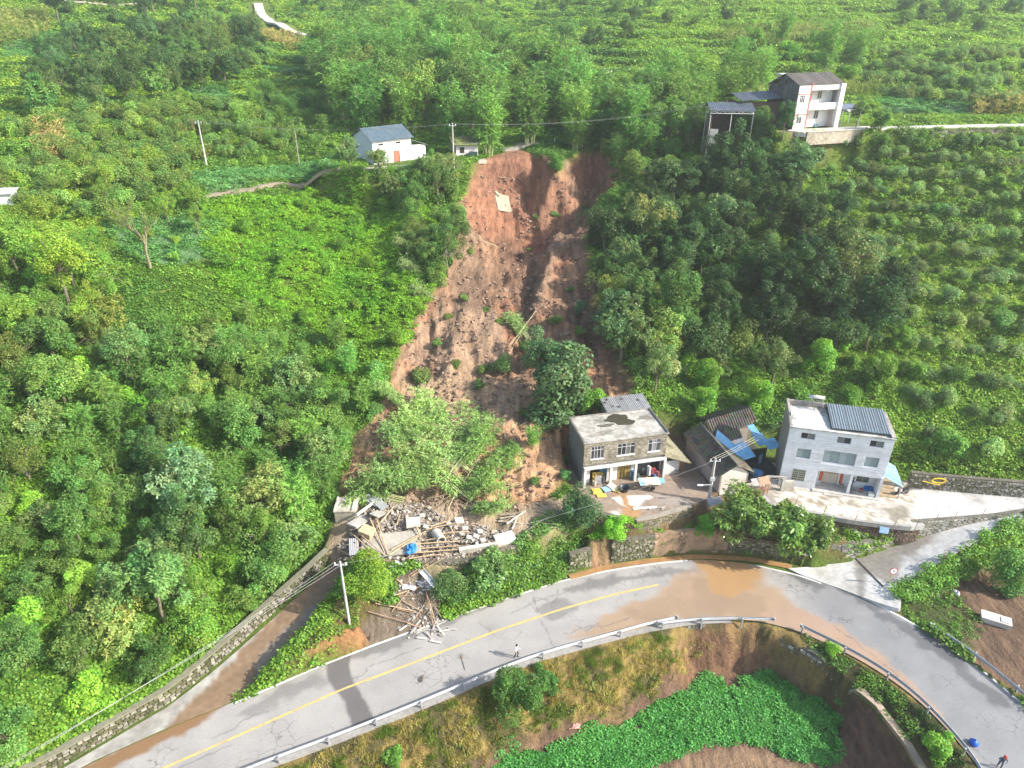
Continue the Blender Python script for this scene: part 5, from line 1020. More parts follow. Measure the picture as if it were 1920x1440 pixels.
CP = empty('carport', (58.2, 132.6, 34.7), R_(12), 'small carport with a grey steel roof right of the upper house', 'carport')
sheets(CP, 'roof_sheet', (-.3, 3.2, 3.4), (4.2, 0, 0), (0, -3.4, -.5), 1.0, .3, .03, (.22, .25, .30), var=.06)
for x, y in ((3.6, .1), (3.6, 3.0), (.1, .1)): b = MB(); b.tube([(x, y, -.2), (x, y, 2.9)], .06, n=6, c=(.6, .6, .58)); b.build('post', M_STEEL, CP)
b = MB(); b.box(48.5, 66, 126.2, 134, 34.2, 34.7, (.56, .51, .44)); 
b = MB(); b.prism([(47.2, 127.9), (49.5, 126.0), (57.8, 128.5), (63.5, 129.9), (63.5, 133.0), (57, 131.6), (48.3, 129.2)], 34.0, 34.76, (.58, .53, .46)); kind(b.build('upper_yard', M_CONC), 'structure', 'pale concrete yard before the white and red house')
# white roof and shed glimpsed on the left edge, pump house by the rubble
q = hit(14, 392); b = MB(); b.box(-1.4, 1.4, 0, 2.2, -.6, 2.0, (.62, .62, .6)); HB = empty('tiny_white_shed', (q[0] - .8, q[1] + .5, q[2]), .2, 'tiny white shed among orchard bushes at the left edge', 'shed'); b.build('wall', M_PLAST, HB)
b = MB(); b.slab([(-1.7, -.3, 2.1), (1.7, -.3, 2.1), (1.7, 2.5, 2.4), (-1.7, 2.5, 2.4)], .1, (.5, .5, .5)); b.build('roof', M_CONC, HB)
b = MB(); b.box(-1.0, -.3, -.02, 0, -.1, 1.5, (.05, .05, .05)); b.build('door', M_FRAME, HB)
PH = empty('pump_house', (-19.2, 61.0, 3.9), R_(2), 'square concrete pump house with a littered flat roof beside the rubble', 'outbuilding')
b = MB(); b.box(0, 2.25, 0, 2.4, -.8, 1.7, (.33, .29, .22)); b.build('wall', M_OLDC, PH)
b = MB(); b.box(-.08, 2.33, -.08, 2.48, 1.7, 1.84, (.46, .41, .33)); b.box(-.05, .12, 0, 2.4, 1.84, 1.98, (.52, .47, .4)); b.box(1.9, 2.3, 0, 2.4, 1.84, 2.02, (.54, .49, .42)); b.build('roof', M_OLDC, PH)
for k in range(10): b = MB(); b.chunk(Matrix.Translation((rnd.uniform(.3, 1.8), rnd.uniform(.6, 2.2), 1.9)) @ Matrix.Rotation(rnd.random() * 3, 4, 'Z'), rnd.uniform(.25, .5), rnd.uniform(.15, .35), .1, (.5, .45, .37)); b.build('roof_slab_fragment', M_OLDC, PH)
TK = hit(1865, 1167); TKO = empty('concrete_tank', (TK[0], TK[1], TK[2]), R_(-28), 'pale concrete tank with a lid standing in the brown field', 'tank')
b = MB(); b.box(-1.25, 1.25, -.55, .55, -.3, .55, (.50, .47, .41)); b.build('body', M_CONC, TKO)
b = MB(); b.box(-1.3, 1.3, -.6, .6, .55, .65, (.56, .53, .46)); b.build('cover_slab', M_CONC, TKO)
b = MB(); b.box(.35, 1.0, -.4, .35, .65, .72, (.46, .45, .44)); b.build('lid', M_CONC, TKO)
# ------------------------------------------------------------------ rubble of the collapsed house
M_RUB = mat('rubble', None, 0.95, 0.25, 4.0, 0.3, (.20, .15, .10), .4, .9)
def hz(x, y): return float(Hq(x, y))
HEAP = np.array([(-18.4, 57.0), (-11.5, 55.4), (-6.5, 55.6), (-2.2, 57.4), (-.2, 59.4), (-2.8, 60.6), (-7, 61.2), (-10, 63.6), (-15, 65), (-16.6, 62.8), (-17.0, 60)])
def heap_z(x, y): return hz(x, y) + 0.55 * float(sst(0, 2.2, sdf(HEAP, np.array([x]), np.array([y])))[0])
def rot(a, b, c): return Matrix.Rotation(a, 4, 'Z') @ Matrix.Rotation(b, 4, 'X') @ Matrix.Rotation(c, 4, 'Y')
b = MB(); r = random.Random(4); RUBC = ((.33, .285, .23), (.38, .335, .28), (.26, .215, .165), (.21, .17, .13), (.44, .40, .35), (.29, .235, .18))
n = 0
while n < 4600:
    x, y = r.uniform(-18.6, 0), r.uniform(55, 65.2)
    if not pip(HEAP, np.array([x]), np.array([y]))[0]: continue
    s = .09 + .36 * r.random() ** 4; c = r.choice(RUBC); v = .7 + .5 * r.random()
    b.chunk(Matrix.Translation((x, y, heap_z(x, y) - .05 + r.random() * .25)) @ rot(r.random() * 6, r.uniform(-.5, .5), r.uniform(-.5, .5)), s * r.uniform(.7, 1.6), s, s * r.uniform(.35, .8), tuple(q * v for q in c), .45, r); n += 1
for k in range(300):  # spill down the bank to the road
    t = r.random(); p = hit(*(np.array((760, 1075)) * (1 - t) + np.array((800, 1195)) * t + np.array((r.gauss(0, 28) * (1 - .3 * t), r.gauss(0, 9))))); s = .08 + .24 * r.random() ** 3
    c = r.choice(((.22, .21, .19), (.30, .285, .26), (.36, .33, .29), (.17, .15, .13))); b.chunk(Matrix.Translation((p[0], p[1], max(p[2], 0) + .06)) @ rot(r.random() * 6, r.uniform(-.5, .5), r.uniform(-.5, .5)), s * 1.6, s, s * .4, c, .4, r)
o = b.build('rubble', M_RUB); kind(o, 'stuff', 'pale broken masonry of the collapsed house spread over the terrace')
def thing_slab(px, py, L, Wd, th, a, bx, by, col, label, name='concrete_slab', cat='slab', m=None, group=None, up=.3):
    p = hit(px, py); x, y = p[0], p[1]; b = MB(); b.chunk(Matrix.Identity(4), L, Wd, th, col, .06)
    o = b.build(name, m or M_CONC); o.matrix_basis = Matrix.Translation((x, y, heap_z(x, y) + up)) @ rot(a, bx, by); return tag(o, label, cat, group)
thing_slab(735, 1030, 6.3, 3.2, .22, R_(6), .10, -.05, (.40, .36, .29), 'large flat floor slab lying in the middle of the rubble heap', up=.25)
thing_slab(680, 985, 4.4, 1.3, .16, R_(68), .1, .35, (.36, .34, .31), 'long grey tilted slab beside the pump house', up=.6)
thing_slab(716, 975, 2.6, 1.2, .14, R_(60), .0, .3, (.38, .35, .31), 'grey tilted slab at the top of the rubble heap', up=.5)
thing_slab(690, 968, 3.6, .22, .22, R_(62), 0, .1, (0.56, 0.54, 0.50), 'pale concrete beam leaning on the grey tilted slab', 'concrete_beam', 'beam', up=1.0)
thing_slab(655, 945, 2.6, 1.2, .14, R_(30), .2, .1, (.42, .40, .37), 'broken slab just behind the pump house', up=.5)
thing_slab(690, 1010, 1.5, 1.2, .7, R_(-25), .1, .1, (.48, .37, .22), 'tan concrete box tipped over in the rubble', 'broken_box', 'box', up=.4)
thing_slab(776, 994, 1.5, 1.3, .14, R_(10), .3, 0, (0.46, 0.45, 0.36), 'greenish white wall panel standing in the rubble', 'wall_panel', 'panel', up=.5)
thing_slab(860, 984, 1.0, .8, .6, R_(20), .3, .3, (0.53, 0.46, 0.35), 'round edged tan boulder block below the fallen bamboo', 'stone_block', 'block', up=.4)
for px, py, a in ((792, 978, .5), (800, 1000, -.3), (842, 990, .9), (872, 1000, .2), (893, 1015, -.4), (905, 1020, .6), (880, 1018, 0), (866, 1012, .8), (900, 1008, .3)): thing_slab(px, py, .65, .45, .24, a, .3, .3, (.36, .335, .30), 'pale masonry lump in the eastern half of the rubble', 'masonry_lump', 'rubble', M_RUB, 'pale masonry lumps', .3)
for px, py, a in ((700, 950, 1.0), (712, 958, .8), (665, 1035, .2)):
    p = hit(px, py); root = empty('corrugated_sheet', (p[0], p[1], heap_z(p[0], p[1]) + .55), a, 'grey corrugated roofing sheet lying in the rubble', 'roofing sheet', 'corrugated sheets in the rubble'); b = MB(); corrugated(b, (-.5, -1.1, 0), (1.0, 0, 0), (0, 2.2, .35), .2, .03, (.35, .35, .35)); b.build('sheet', M_STEEL, root)
p = hit(823, 1020); root = empty('culvert_pipe', (p[0], p[1], heap_z(p[0], p[1]) + .45), R_(-60), 'short hollow concrete pipe lying on the rubble heap', 'pipe')
b = MB(); nn = 20
for rr_ in (.52, .42):
    for x in (-.75, .75):
        for k in range(nn): b.v.append((x, rr_ * math.cos(6.2832 * k / nn), rr_ * math.sin(6.2832 * k / nn)))
for k in range(nn):
    j = (k + 1) % nn
    for f in ((k, j, nn + j, nn + k), (2 * nn + j, 2 * nn + k, 3 * nn + k, 3 * nn + j), (k, 2 * nn + k, 2 * nn + j, j), (nn + j, 3 * nn + j, 3 * nn + k, nn + k)): b.f.append(f); b.c.append((.50, .45, .38))
b.build('pipe_ring', M_CONC, root)
def tarp(px, py, sx, sy, h, col, label, name='tarpaulin', cat='tarpaulin', seed=1, z=None, dz=.3):
    p = hit(px, py); g = np.random.default_rng(seed); nx, ny = 20, 16; u, v = np.meshgrid(np.linspace(-1, 1, nx), np.linspace(-1, 1, ny)); w = 1 + (vnoise(u * 2 + seed, v * 2, seed) - .5) * .5
    Z = h * (1 - np.clip(u * u + v * v, 0, 1)) ** .5 * (.15 + 1.1 * np.abs(2 * vnoise(u * 3.3 + seed, v * 3.3, seed + 3) - 1) + .35 * vnoise(u * 8, v * 8, seed + 5)); V = np.stack([u * sx / 2 * w, v * sy / 2 * w, Z], -1).reshape(-1, 3)
    o = bpy.data.objects.new(name, np_mesh(name, V, grid_faces(nx, ny), M_CLOTH, np.tile(np.array(col), (nx * ny, 1)))); COL.objects.link(o); o.location = (p[0], p[1], (p[2] if z is None else z) + dz); o.rotation_euler = (0, 0, seed * .7); return tag(o, label, cat)
tarp(771, 1040, 1.4, 1.1, .55, (.025, .17, .42), 'crumpled bright blue tarpaulin on the rubble beside the poles', seed=2, dz=.75)
# low wall and block at the terrace's east end
p0, p1 = az(862, 1040, 3.6), az(935, 1028, 3.6); d = p1 - p0; root = empty('low_wall', (p0[0], p0[1], 2.9), math.atan2(d[1], d[0]), 'low concrete wall still standing at the rubble front', 'wall'); b = MB(); b.box(0, float(np.linalg.norm(d)), 0, .3, -.4, 1.25, (.40, .37, .30)); b.build('wall_body', M_OLDC, root); b = MB(); b.box(-.05, float(np.linalg.norm(d)) + .05, -.06, .36, 1.25, 1.37, (.55, .51, .44)); b.build('coping', M_CONC, root)
p0, p1 = az(932, 1022, 4.0), az(968, 1012, 4.0); d = p1 - p0; b = MB(); L = float(np.linalg.norm(d)); b.box(0, L, 0, .5, 0, .9, (0.50, 0.48, 0.46)); b.box(.25, .7, -.004, 0, .1, .5, (.08, .07, .06)); b.box(0, L, .5, 1.2, .4, 1.1, (0.44, 0.42, 0.40)); root = empty('white_block', (p0[0], p0[1], 3.3), math.atan2(d[1], d[0]), 'white rendered block at the east end of the rubble', 'block'); b.build('block_body', M_PLAST, root)
# poles and planks: each one a thing
def pole(p0, p1, r0, r1, col, label, group, name='wooden_pole', cat='pole'):
    P0, P1 = Vector(p0), Vector(p1); b = MB(); b.tube([P0 - P0, (P1 - P0) * .5 + Vector((0, 0, rnd.uniform(-.04, .06))), P1 - P0], r0, r1, 6, col); o = b.build(name, M_WOOD); o.location = P0; return tag(o, label, cat, group)
def ppole(a, c_, h0, h1, col=None, r_=.075, label='straw brown wooden pole lying across the rubble', group='wooden poles in the rubble'):
    A, B = hit(*a), hit(*c_); v = rnd.uniform(.8, 1.2); col = col or (.46, .33, .19); pole((A[0], A[1], heap_z(A[0], A[1]) + h0), (B[0], B[1], heap_z(B[0], B[1]) + h1), r_, r_ * .7, tuple(q * v for q in col), label, group)
POLES = [((695, 985), (722, 1045)), ((702, 968), (728, 1048)), ((660, 1008), (700, 1045)), ((680, 1018), (722, 1050)), ((715, 995), (740, 965)), ((705, 950), (728, 975)), ((652, 1030), (720, 1048)), ((730, 1048), (792, 1018)), ((735, 1040), (800, 1012)),
         ((780, 1034), (862, 1028)), ((775, 1040), (865, 1034)), ((770, 1046), (858, 1040)), ((784, 1030), (850, 1022)), ((782, 1002), (793, 1030)), ((800, 1008), (858, 992)), ((808, 1002), (845, 985)), ((826, 1016), (880, 1012)), ((844, 1000), (852, 1018)), ((768, 1055), (832, 1048)), ((640, 1040), (672, 1058)), ((668, 1025), (668, 1045)), ((745, 1000), (752, 980))]
for a, c_ in POLES: ppole(a, c_, .55, .6, label='straw brown wooden pole lying ' + ('near the tan box in the rubble' if a[0] < 715 else 'on the big floor slab' if a[0] < 765 else 'fanned out beside the blue tarpaulin' if a[1] > 1015 else 'by the concrete pipe in the rubble'))
SPILL = [((768, 1080), (838, 1045)), ((772, 1083), (842, 1050)), ((795, 1045), (802, 1070)), ((792, 1080), (812, 1175)), ((740, 1120), (790, 1102)), ((735, 1150), (772, 1105)), ((745, 1122), (788, 1118)), ((800, 1115), (818, 1175)), ((705, 1135), (780, 1150)), ((745, 1145), (775, 1152)), ((755, 1130), (792, 1150)), ((700, 1128), (742, 1142)), ((690, 1150), (770, 1172)), ((765, 1172), (795, 1182)), ((780, 1160), (800, 1130)), ((815, 1140), (830, 1165)), ((745, 1090), (760, 1105)), ((770, 1110), (800, 1100))]
for i, (a, c_) in enumerate(SPILL): ppole(a, c_, .25, .25 if i > 1 else .6, (.40, .28, .17) if i % 3 else (.28, .19, .13), .055, 'brown wooden pole spilled ' + ('over the rubble front below the blue tarpaulin' if a[1] < 1085 else 'near the round yellow green tree' if a[0] < 760 else 'down the bank to the road edge'), 'wooden poles spilled on the bank')
for k in range(26):
    px, py = rnd.gauss(800, 24), rnd.gauss(1180, 13); A = hit(px, py); a = rnd.uniform(0, 3.1); L = rnd.uniform(.6, 1.6); b = MB(); c = rnd.choice(((.42, .39, .35), (.33, .30, .27), (.52, .48, .42))); b.box(-L / 2, L / 2, -.09, .09, -.02, .02, c); o = b.build('plank', M_WOOD); o.matrix_basis = Matrix.Translation((A[0], A[1], max(A[2], 0) + .12)) @ rot(a, rnd.uniform(-.2, .2), rnd.uniform(-.25, .25)); tag(o, 'grey splintered plank scattered at the road edge', 'plank', 'planks scattered at the road edge')
p = hit(793, 1080); root = empty('white_gutter', (p[0], p[1], p[2] + .3), R_(-52), 'long white metal gutter fallen down the bank below the rubble', 'gutter'); b = MB(); b.slab([(-2.3, -.25, .3), (2.3, -.25, .0), (2.3, .25, .0), (-2.3, .25, .3)], .03, (0.53, 0.54, 0.56)); b.slab([(-2.3, .25, .32), (2.3, .25, .02), (2.3, .3, .2), (-2.3, .3, .5)], .03, (0.58, 0.58, 0.59)); b.build('channel', M_STEEL, root)
for px, py, a in ((742, 1062, .6), (752, 1060, -.5), (762, 1058, .2)): thing_slab(px, py, 1.6, .28, .06, a, .1, .1, (0.58, 0.58, 0.59), 'white broken board lying under the rubble front', 'white_board', 'board', M_STEEL, 'white boards below the rubble', .15)
for k in range(6): thing_slab(785 + rnd.gauss(0, 12), 1100 + rnd.gauss(0, 8), .9, .6, .12, rnd.random() * 3, .2, .2, (.58, .58, .60), 'grey white broken board on the bank between two bushes', 'broken_board', 'board', M_CONC, 'broken panels on the bank', .12)
# lattice of fallen roof battens and logs beside the round dark tree
for k in range(9): ppole((985 + k * 7, 1000 - k * 5), (1015 + k * 5, 968 - k * 2 + 14), .2, .5, (.30, .25, .21), .06, 'grey roof batten in the collapsed lattice beside the round tree', 'collapsed roof battens')
for k in range(7): ppole((1000 + k * 4, 945 + k * 8), (1045, 965 + k * 5), .3, .4, (.32, .27, .22), .05, 'thin crosswise batten in the collapsed lattice', 'thin collapsed battens')
for a, c_ in (((938, 975), (968, 972)), ((940, 968), (965, 968)), ((950, 985), (985, 962)), ((960, 995), (972, 970)), ((935, 980), (975, 985))): ppole(a, c_, .2, .3, (.55, .47, .37), .1, 'pale torn timber at the foot of the mud slope', 'pale torn timbers')
CULMS = [((900, 850), (985, 800)), ((930, 920), (1030, 905)), ((930, 925), (1045, 880)), ((880, 860), (920, 900)), ((840, 960), (870, 900)), ((870, 960), (895, 910)), ((850, 890), (905, 940)), ((900, 965), (915, 920)), ((760, 460), (835, 490)), ((920, 700), (965, 640)), ((940, 690), (985, 620)), ((950, 660), (1005, 590)), ((790, 700), (850, 730)), ((985, 680), (1000, 620)), ((690, 830), (740, 900)), ((855, 930), (890, 880)), ((830, 940), (850, 880)), ((905, 455), (935, 470)), ((700, 780), (770, 790))]
for a, c_ in CULMS: ppole(a, c_, .3, .6, (.46, .40, .22), .05, 'bare tan bamboo culm lying on the slide mud', 'bare bamboo culms on the slide', )
for k in range(34):
    px, py = rnd.gauss(875, 28), rnd.gauss(930, 22); ppole((px, py), (px + rnd.uniform(-45, 45), py + rnd.uniform(-25, 30)), rnd.uniform(.2, .8), rnd.uniform(.1, .8), (.36, .27, .17), .04, 'brown broken culm in the tangle under the fallen bamboo', 'broken culms in the tangle')
# boulder slabs of broken road in the scarp
def rock(px, py, s, col, label, seed, sq=(1, .8, .5), tilt=(.6, .2), name='boulder'):
    g = random.Random(seed); import bmesh
    bm = bmesh.new(); bmesh.ops.create_icosphere(bm, subdivisions=2, radius=1)
    for v in bm.verts:
        q = 1 + (vnoise(v.co.x * 1.4 + seed, v.co.y * 1.4 + v.co.z * 2, seed) - .5) * .7; v.co = Vector((max(-.75, min(.75, v.co.x * q)) * sq[0], max(-.7, min(.7, v.co.y * q)) * sq[1], max(-.6, min(.6, v.co.z * q)) * sq[2])) * s
    me = bpy.data.meshes.new(name); bm.to_mesh(me); bm.free(); a = me.attributes.new('col', 'FLOAT_COLOR', 'FACE'); a.data.foreach_set('color', np.tile((*col, 1), len(me.polygons)).astype(np.float32)); me.materials.append(M_RUB)
    p = hit(px, py); o = bpy.data.objects.new(name, me); COL.objects.link(o); o.location = (p[0], p[1], p[2] + .3 * s * sq[2]); o.rotation_euler = (tilt[0], tilt[1], g.random() * 2); return tag(o, label, 'rock')
rock(942, 385, 2.1, (.36, .30, .22), 'big flat tan rock slab lodged under the scarp', 3, (.9, 1.25, .35), (.75, .25)); rock(933, 365, 1.0, (.38, .31, .23), 'smaller tan rock just above the big flat slab', 5, (1, .9, .4), (.7, .2))
rock(700, 1030, .01, (.4, .4, .4), 'x', 1) if False else None
# soil lumps on the slide: too many to count
b = MB(); r = random.Random(9); k = 0
while k < 9000:
    px, py = r.uniform(640, 1200), r.uniform(330, 960); p = hit(px, py)
    if not pip(SLIDE, np.array([p[0]]), np.array([p[1]]))[0]: continue
    if fbm(p[0] / 3, p[1] / 5, 3, 17) < .47 and r.random() < .75: k += 1; continue
    s = .10 + .55 * r.random() ** 5; v = .7 + .6 * r.random(); c = (.235 * v, .155 * v, .105 * v); b.chunk(Matrix.Translation((p[0], p[1], p[2] + s * .1)) @ rot(r.random() * 6, r.uniform(-.4, .4), r.uniform(-.4, .4)), s * r.uniform(.8, 1.7), s, s * .6, c, .55, r); k += 1
kind(b.build('soil_lumps', mat('soil_lump', None, .95, .3, 3.0, .3)), 'stuff', 'clods and broken soil strewn down the landslide')
# ------------------------------------------------------------------ things in the mud yard
YZ = 4.52
def board(px, py, w_, d_, a, col, label, tilt=(0, 0), dz=.05, z=YZ):
    p = az(px, py, z); b = MB(); b.box(-w_ / 2, w_ / 2, -d_ / 2, d_ / 2, -.015, .015, col); o = b.build('panel_sheet', M_PLASTIC); o.matrix_basis = Matrix.Translation((*p, z + dz)) @ rot(a, *tilt); return tag(o, label, 'sheet')
board(1120, 923, 1.1, 1.0, .1, (.72, .48, .08), 'yellow sheet lying flat at the left of the mud yard', (.1, .1), .12); board(1128, 930, 1.1, .6, .2, (.70, .46, .08), 'second yellow sheet half under the first on the mud', (0, .05), .06)
board(1137, 919, 1.0, .9, .5, (.22, .35, .60), 'blue sheet between yellow and cream sheets on the mud', (.1, .1), .16); board(1149, 916, 1.2, .7, -.8, (.74, .66, .42), 'cream sheet folded over the blue one', (.3, .2), .3); board(1157, 920, 1.0, .8, -.5, (.74, .56, .22), 'orange yellow sheet at the right of the flat sheets', (0, .1), .1)
board(1121, 899, 1.4, .9, .1, (.72, .47, .06), 'yellow sheet leaning below the eave at left', (.9, 0), .5); board(1134, 893, 1.3, 1.2, .2, (.26, .55, .72), 'light blue sheet leaning by the left pillar', (.9, 0), .7)
for px, py in ((1113, 925), (1144, 905)):
    p = az(px, py, YZ); o = pole((p[0], p[1], YZ), (p[0] + .05, p[1] + .1, YZ + 2.8), .06, .05, (.25, .2, .15), 'thin dark post standing under the left eave' if px < 1130 else 'thin dark post standing before the left pillar', None, 'prop_post', 'post')
def lathe(name, prof, m, parent=None, n=16, col=(1, 1, 1)):
    b = MB(); k = len(prof)
    for r_, z in prof:
        for i in range(n): b.v.append((r_ * math.cos(6.2832 * i / n), r_ * math.sin(6.2832 * i / n), z))
    for j in range(k - 1):
        for i in range(n): b.f.append((j * n + i, j * n + (i + 1) % n, (j + 1) * n + (i + 1) % n, (j + 1) * n + i)); b.c.append(col)
    b.f.append(tuple(range(n))[::-1]); b.c.append(col); return b.build(name, m, parent, True)
p = az(1170, 920, YZ); o = lathe('wash_tub', [(.45, 0), (.62, .5), (.66, .52), (.58, .5), (.42, .08)], M_PLASTIC, None, 18, (.04, .045, .05)); o.location = (*p, YZ); tag(o, 'round black tub standing on the mud before the door', 'tub')
p = az(1216, 915, YZ); CTR = empty('hand_cart', (*p, YZ), R_(8), 'two wheeled cart covered with a pale board before the dark opening', 'cart'); b = MB(); b.box(-1.0, 1.0, -.5, .5, .55, .65, (.14, .12, .10)); b.box(-1.9, -1.0, -.45, -.38, .6, .66, (.2, .15, .1)); b.box(-1.9, -1.0, .38, .45, .6, .66, (.2, .15, .1)); b.build('bed', M_WOOD, CTR)
b = MB(); b.slab([(-1.2, -.65, .95), (1.2, -.6, .85), (1.25, .65, 1.0), (-1.1, .6, 1.05)], .03, (.72, .62, .45)); b.build('cover_board', M_PLASTIC, CTR); b = MB(); b.slab([(-1.25, -.66, .99), (-.7, -.65, .97), (-.75, .6, 1.07), (-1.2, .62, 1.08)], .02, (.3, .5, .7)); b.build('blue_cover', M_PLASTIC, CTR)
for y in (-.55, .55): w_ = lathe('wheel', [(.06, -.03), (.28, -.05), (.32, 0), (.28, .05), (.06, .03)], M_PLASTIC, CTR, 16, (.03, .03, .03)); w_.location = (.3, y, .32); w_.rotation_euler = (R_(90), 0, 0)
q = GH.matrix_basis @ Vector((9.3, -.9, 0)); board(1239, 906, .8, .6, .2, (.12, .35, .62), 'blue tray leaning at the right pillar of the block house', (.9, 0), .35)
for i, (x, y, w_, h_, c_) in enumerate(((6.5, .1, .5, .9, (.45, .33, .05)), (6.9, .0, .4, .7, (.10, .12, .14)), (8.2, -.1, .5, 1.7, (.50, .50, .50)), (8.8, .0, .6, 1.3, (.36, .06, .07)), (9.3, -.2, .6, .9, (.30, .10, .10)), (8.9, -.3, .4, .5, (.06, .18, .34)), (2.0, 0, .9, 1.2, (.35, .34, .33)), (2.6, -.1, .5, 1.0, (.10, .10, .11)), (1.4, -.2, .6, .7, (.42, .36, .28)))):
    lab = ('yellow sack hanging by the door of the block house', 'dark sack beside the yellow one', 'tall grey white bundle at the dark opening', 'dark red clothes bundle at the right of the opening', 'low reddish bundle by the right pillar', 'small blue box by the right pillar', 'grey bundle in the left bay of the block house', 'black bundle in the left bay of the block house', 'tan box in the left bay of the block house')[i]
    b = MB(); b.chunk(Matrix.Identity(4), w_, w_ * .7, h_, c_, .45); o = b.build('household_bundle', M_CLOTH); o.matrix_basis = GH.matrix_basis @ Matrix.Translation((x, y, h_ / 2 + .03)) @ Matrix.Rotation(i, 4, 'Z'); tag(o, lab, 'bundle')
for i in range(3): A, B = az(1186 + i, 953 + i * 1.6, YZ), az(1232, 950 + i * 1.4, YZ); pole((*A, YZ + .06), (*B, YZ + .06), .05, .05, (.62, .62, .62), 'grey metal pipe lying along the yard edge', 'metal pipes on the yard edge', 'metal_pipe', 'pipe')
for k in range(14): p = az(1236 + rnd.gauss(0, 9), 953 + rnd.gauss(0, 2), YZ); b = MB(); b.chunk(Matrix.Identity(4), .25, .18, .14, (.42, .37, .3), .3); o = b.build('loose_stone', M_RUB); o.location = (*p, YZ + .06); tag(o, 'small loose stone beside the metal pipes', 'stone', 'loose stones at the yard edge')
for k in range(30): p = hit(1285 + rnd.gauss(0, 9), 897 + rnd.gauss(0, 5)); a = rnd.uniform(0, 3.1); pole((p[0], p[1], 4.6 + rnd.random() * .4), (p[0] + math.cos(a) * 1.3, p[1] + math.sin(a) * .6, 4.65 + rnd.random() * .6), .035, .02, (.22, .16, .1), 'dry brown branch in the brushwood pile by the lean-to', 'brushwood by the lean-to', 'dry_branch', 'branch')
# ------------------------------------------------------------------ white house terrace things
def on_wh(x, y, z=0): return WH.matrix_basis @ Vector((x, y, z))
FP = [(1487, 958), (1541, 972), (1601, 981), (1673, 995), (1715, 993), (1750, 985), (1786, 980), (1838, 975)]
for i, (px, py) in enumerate(FP):
    A = az(px, py, 4.7); pole((A[0], A[1], 4.55), (A[0] + .25, A[1] + .15, 6.4 - (.3 if i > 3 else 0)), .035, .03, (.30, .22, .15), ('first rusty fence post above the loquat trees', 'second rusty fence post along the house terrace edge', 'third rusty fence post below the red couplets', 'fourth rusty fence post beside the blue sheet', 'rusty fence post at the corner of terrace and drive', 'rusty fence post with a red sack on the drive edge', 'thin fence post in the middle of the drive edge', 'last fence post on the drive edge above the ramp')[i], None, 'fence_post', 'fence post')
p = az(1654, 992, 4.2); b = MB(); b.box(-.45, .45, -.02, .02, -.35, .35, (.36, .52, .68)); o = b.build('blue_sheet', M_PLASTIC); o.matrix_basis = Matrix.Translation((p[0] + .1, p[1] - .25, 4.25)) @ rot(R_(-16), -.3, 0); tag(o, 'small pale blue sheet hanging on the terrace edge', 'sheet')
tarp(1628, 921, 1.3, .8, .55, (.03, .17, .48), 'blue plastic sheet heaped on the white house porch', seed=4, z=4.86, dz=.02)
def stool(x, y, col, label):
    q = on_wh(x, y, .2); root = empty('stool', q, R_(20), label, 'stool'); b = MB(); b.box(-.22, .22, -.18, .18, .42, .47, col); b.build('seat', M_PLASTIC, root)
    for sx in (-.17, .17):
        for sy in (-.13, .13): b = MB(); b.box(sx - .025, sx + .025, sy - .025, sy + .025, 0, .42, col); b.build('leg', M_PLASTIC, root)
stool(9.0, .6, (.35, .05, .05), 'dark red stool on the porch beside the blue sheet'); stool(7.0, .9, (.30, .28, .26), 'grey stool on the porch left of the pillar'); stool(8.1, .1, (.12, .12, .13), 'dark stool just right of the porch pillar')
q = on_wh(4.3, .7, .2); root = empty('folding_rack', q, 0, 'thin white folding rack on the porch beside the left couplet', 'rack')
for s_ in (-1, 1): b = MB(); b.tube([(-.3 * s_, 0, 0), (.3 * s_, 0, .75)], .025, n=5, c=(.7, .7, .7)); b.build('leg', M_FRAME, root)
q = on_wh(10.0, .2, .2); b = MB(); b.box(-.3, .3, -.25, .25, 0, .4, (.7, .69, .66)); o = b.build('white_box', M_PLASTIC); o.location = q; o.rotation_euler = (0, 0, R_(-14)); tag(o, 'white box beside the blue sheet on the porch', 'box')
p = az(1690, 927, 4.72); SCO = empty('scooter', (*p, 4.74), R_(100), 'dark motor scooter parked at the end of the lean-to', 'scooter')
for y in (-.6, .6): w_ = lathe('wheel', [(.05, -.04), (.22, -.05), (.27, 0), (.22, .05), (.05, .04)], M_PLASTIC, SCO, 14, (.02, .02, .02)); w_.location = (0, y, .27); w_.rotation_euler = (0, R_(90), 0)
b = MB(); b.slab([(-.14, -.75, .62), (.14, -.75, .62), (.14, -.1, .66), (-.14, -.1, .66)], .3, (.10, .09, .1)); b.box(-.12, .12, -.1, .35, .22, .3, (.12, .11, .12)); b.slab([(-.16, .35, .3), (.16, .35, .3), (.12, .55, .9), (-.12, .55, .9)], .1, (.14, .12, .13)); b.build('body', M_PLASTIC, SCO)
b = MB(); b.box(-.15, .15, -.72, -.12, .66, .74, (.03, .03, .03)); b.build('seat', M_PLASTIC, SCO); b = MB(); b.tube([(-.32, .42, 1.02), (0, .5, .98), (.32, .42, 1.02)], .025, n=6, c=(.05, .05, .05)); b.build('handlebar', M_PLASTIC, SCO)
root = empty('yellow_hose', (float(np.interp(48.5, [q[0] for q in BW[:3]], [q[0] for q in BW[:3]])), float(np.interp(48.5, [q[0] for q in BW[:3]], [q[1] for q in BW[:3]])) + .1, 6.25), 0, 'yellow hose coiled and hung on the mossy wall behind the drive', 'hose'); b = MB()
pts = []
for k in range(90): t = k / 90 * 6.28 * 5; rr_ = 1 + .12 * math.sin(t * .7); pts.append((-.0 + .75 * rr_ * math.cos(t), -.42 - .04 * (k / 90) + .0, .28 * rr_ * math.sin(t)))
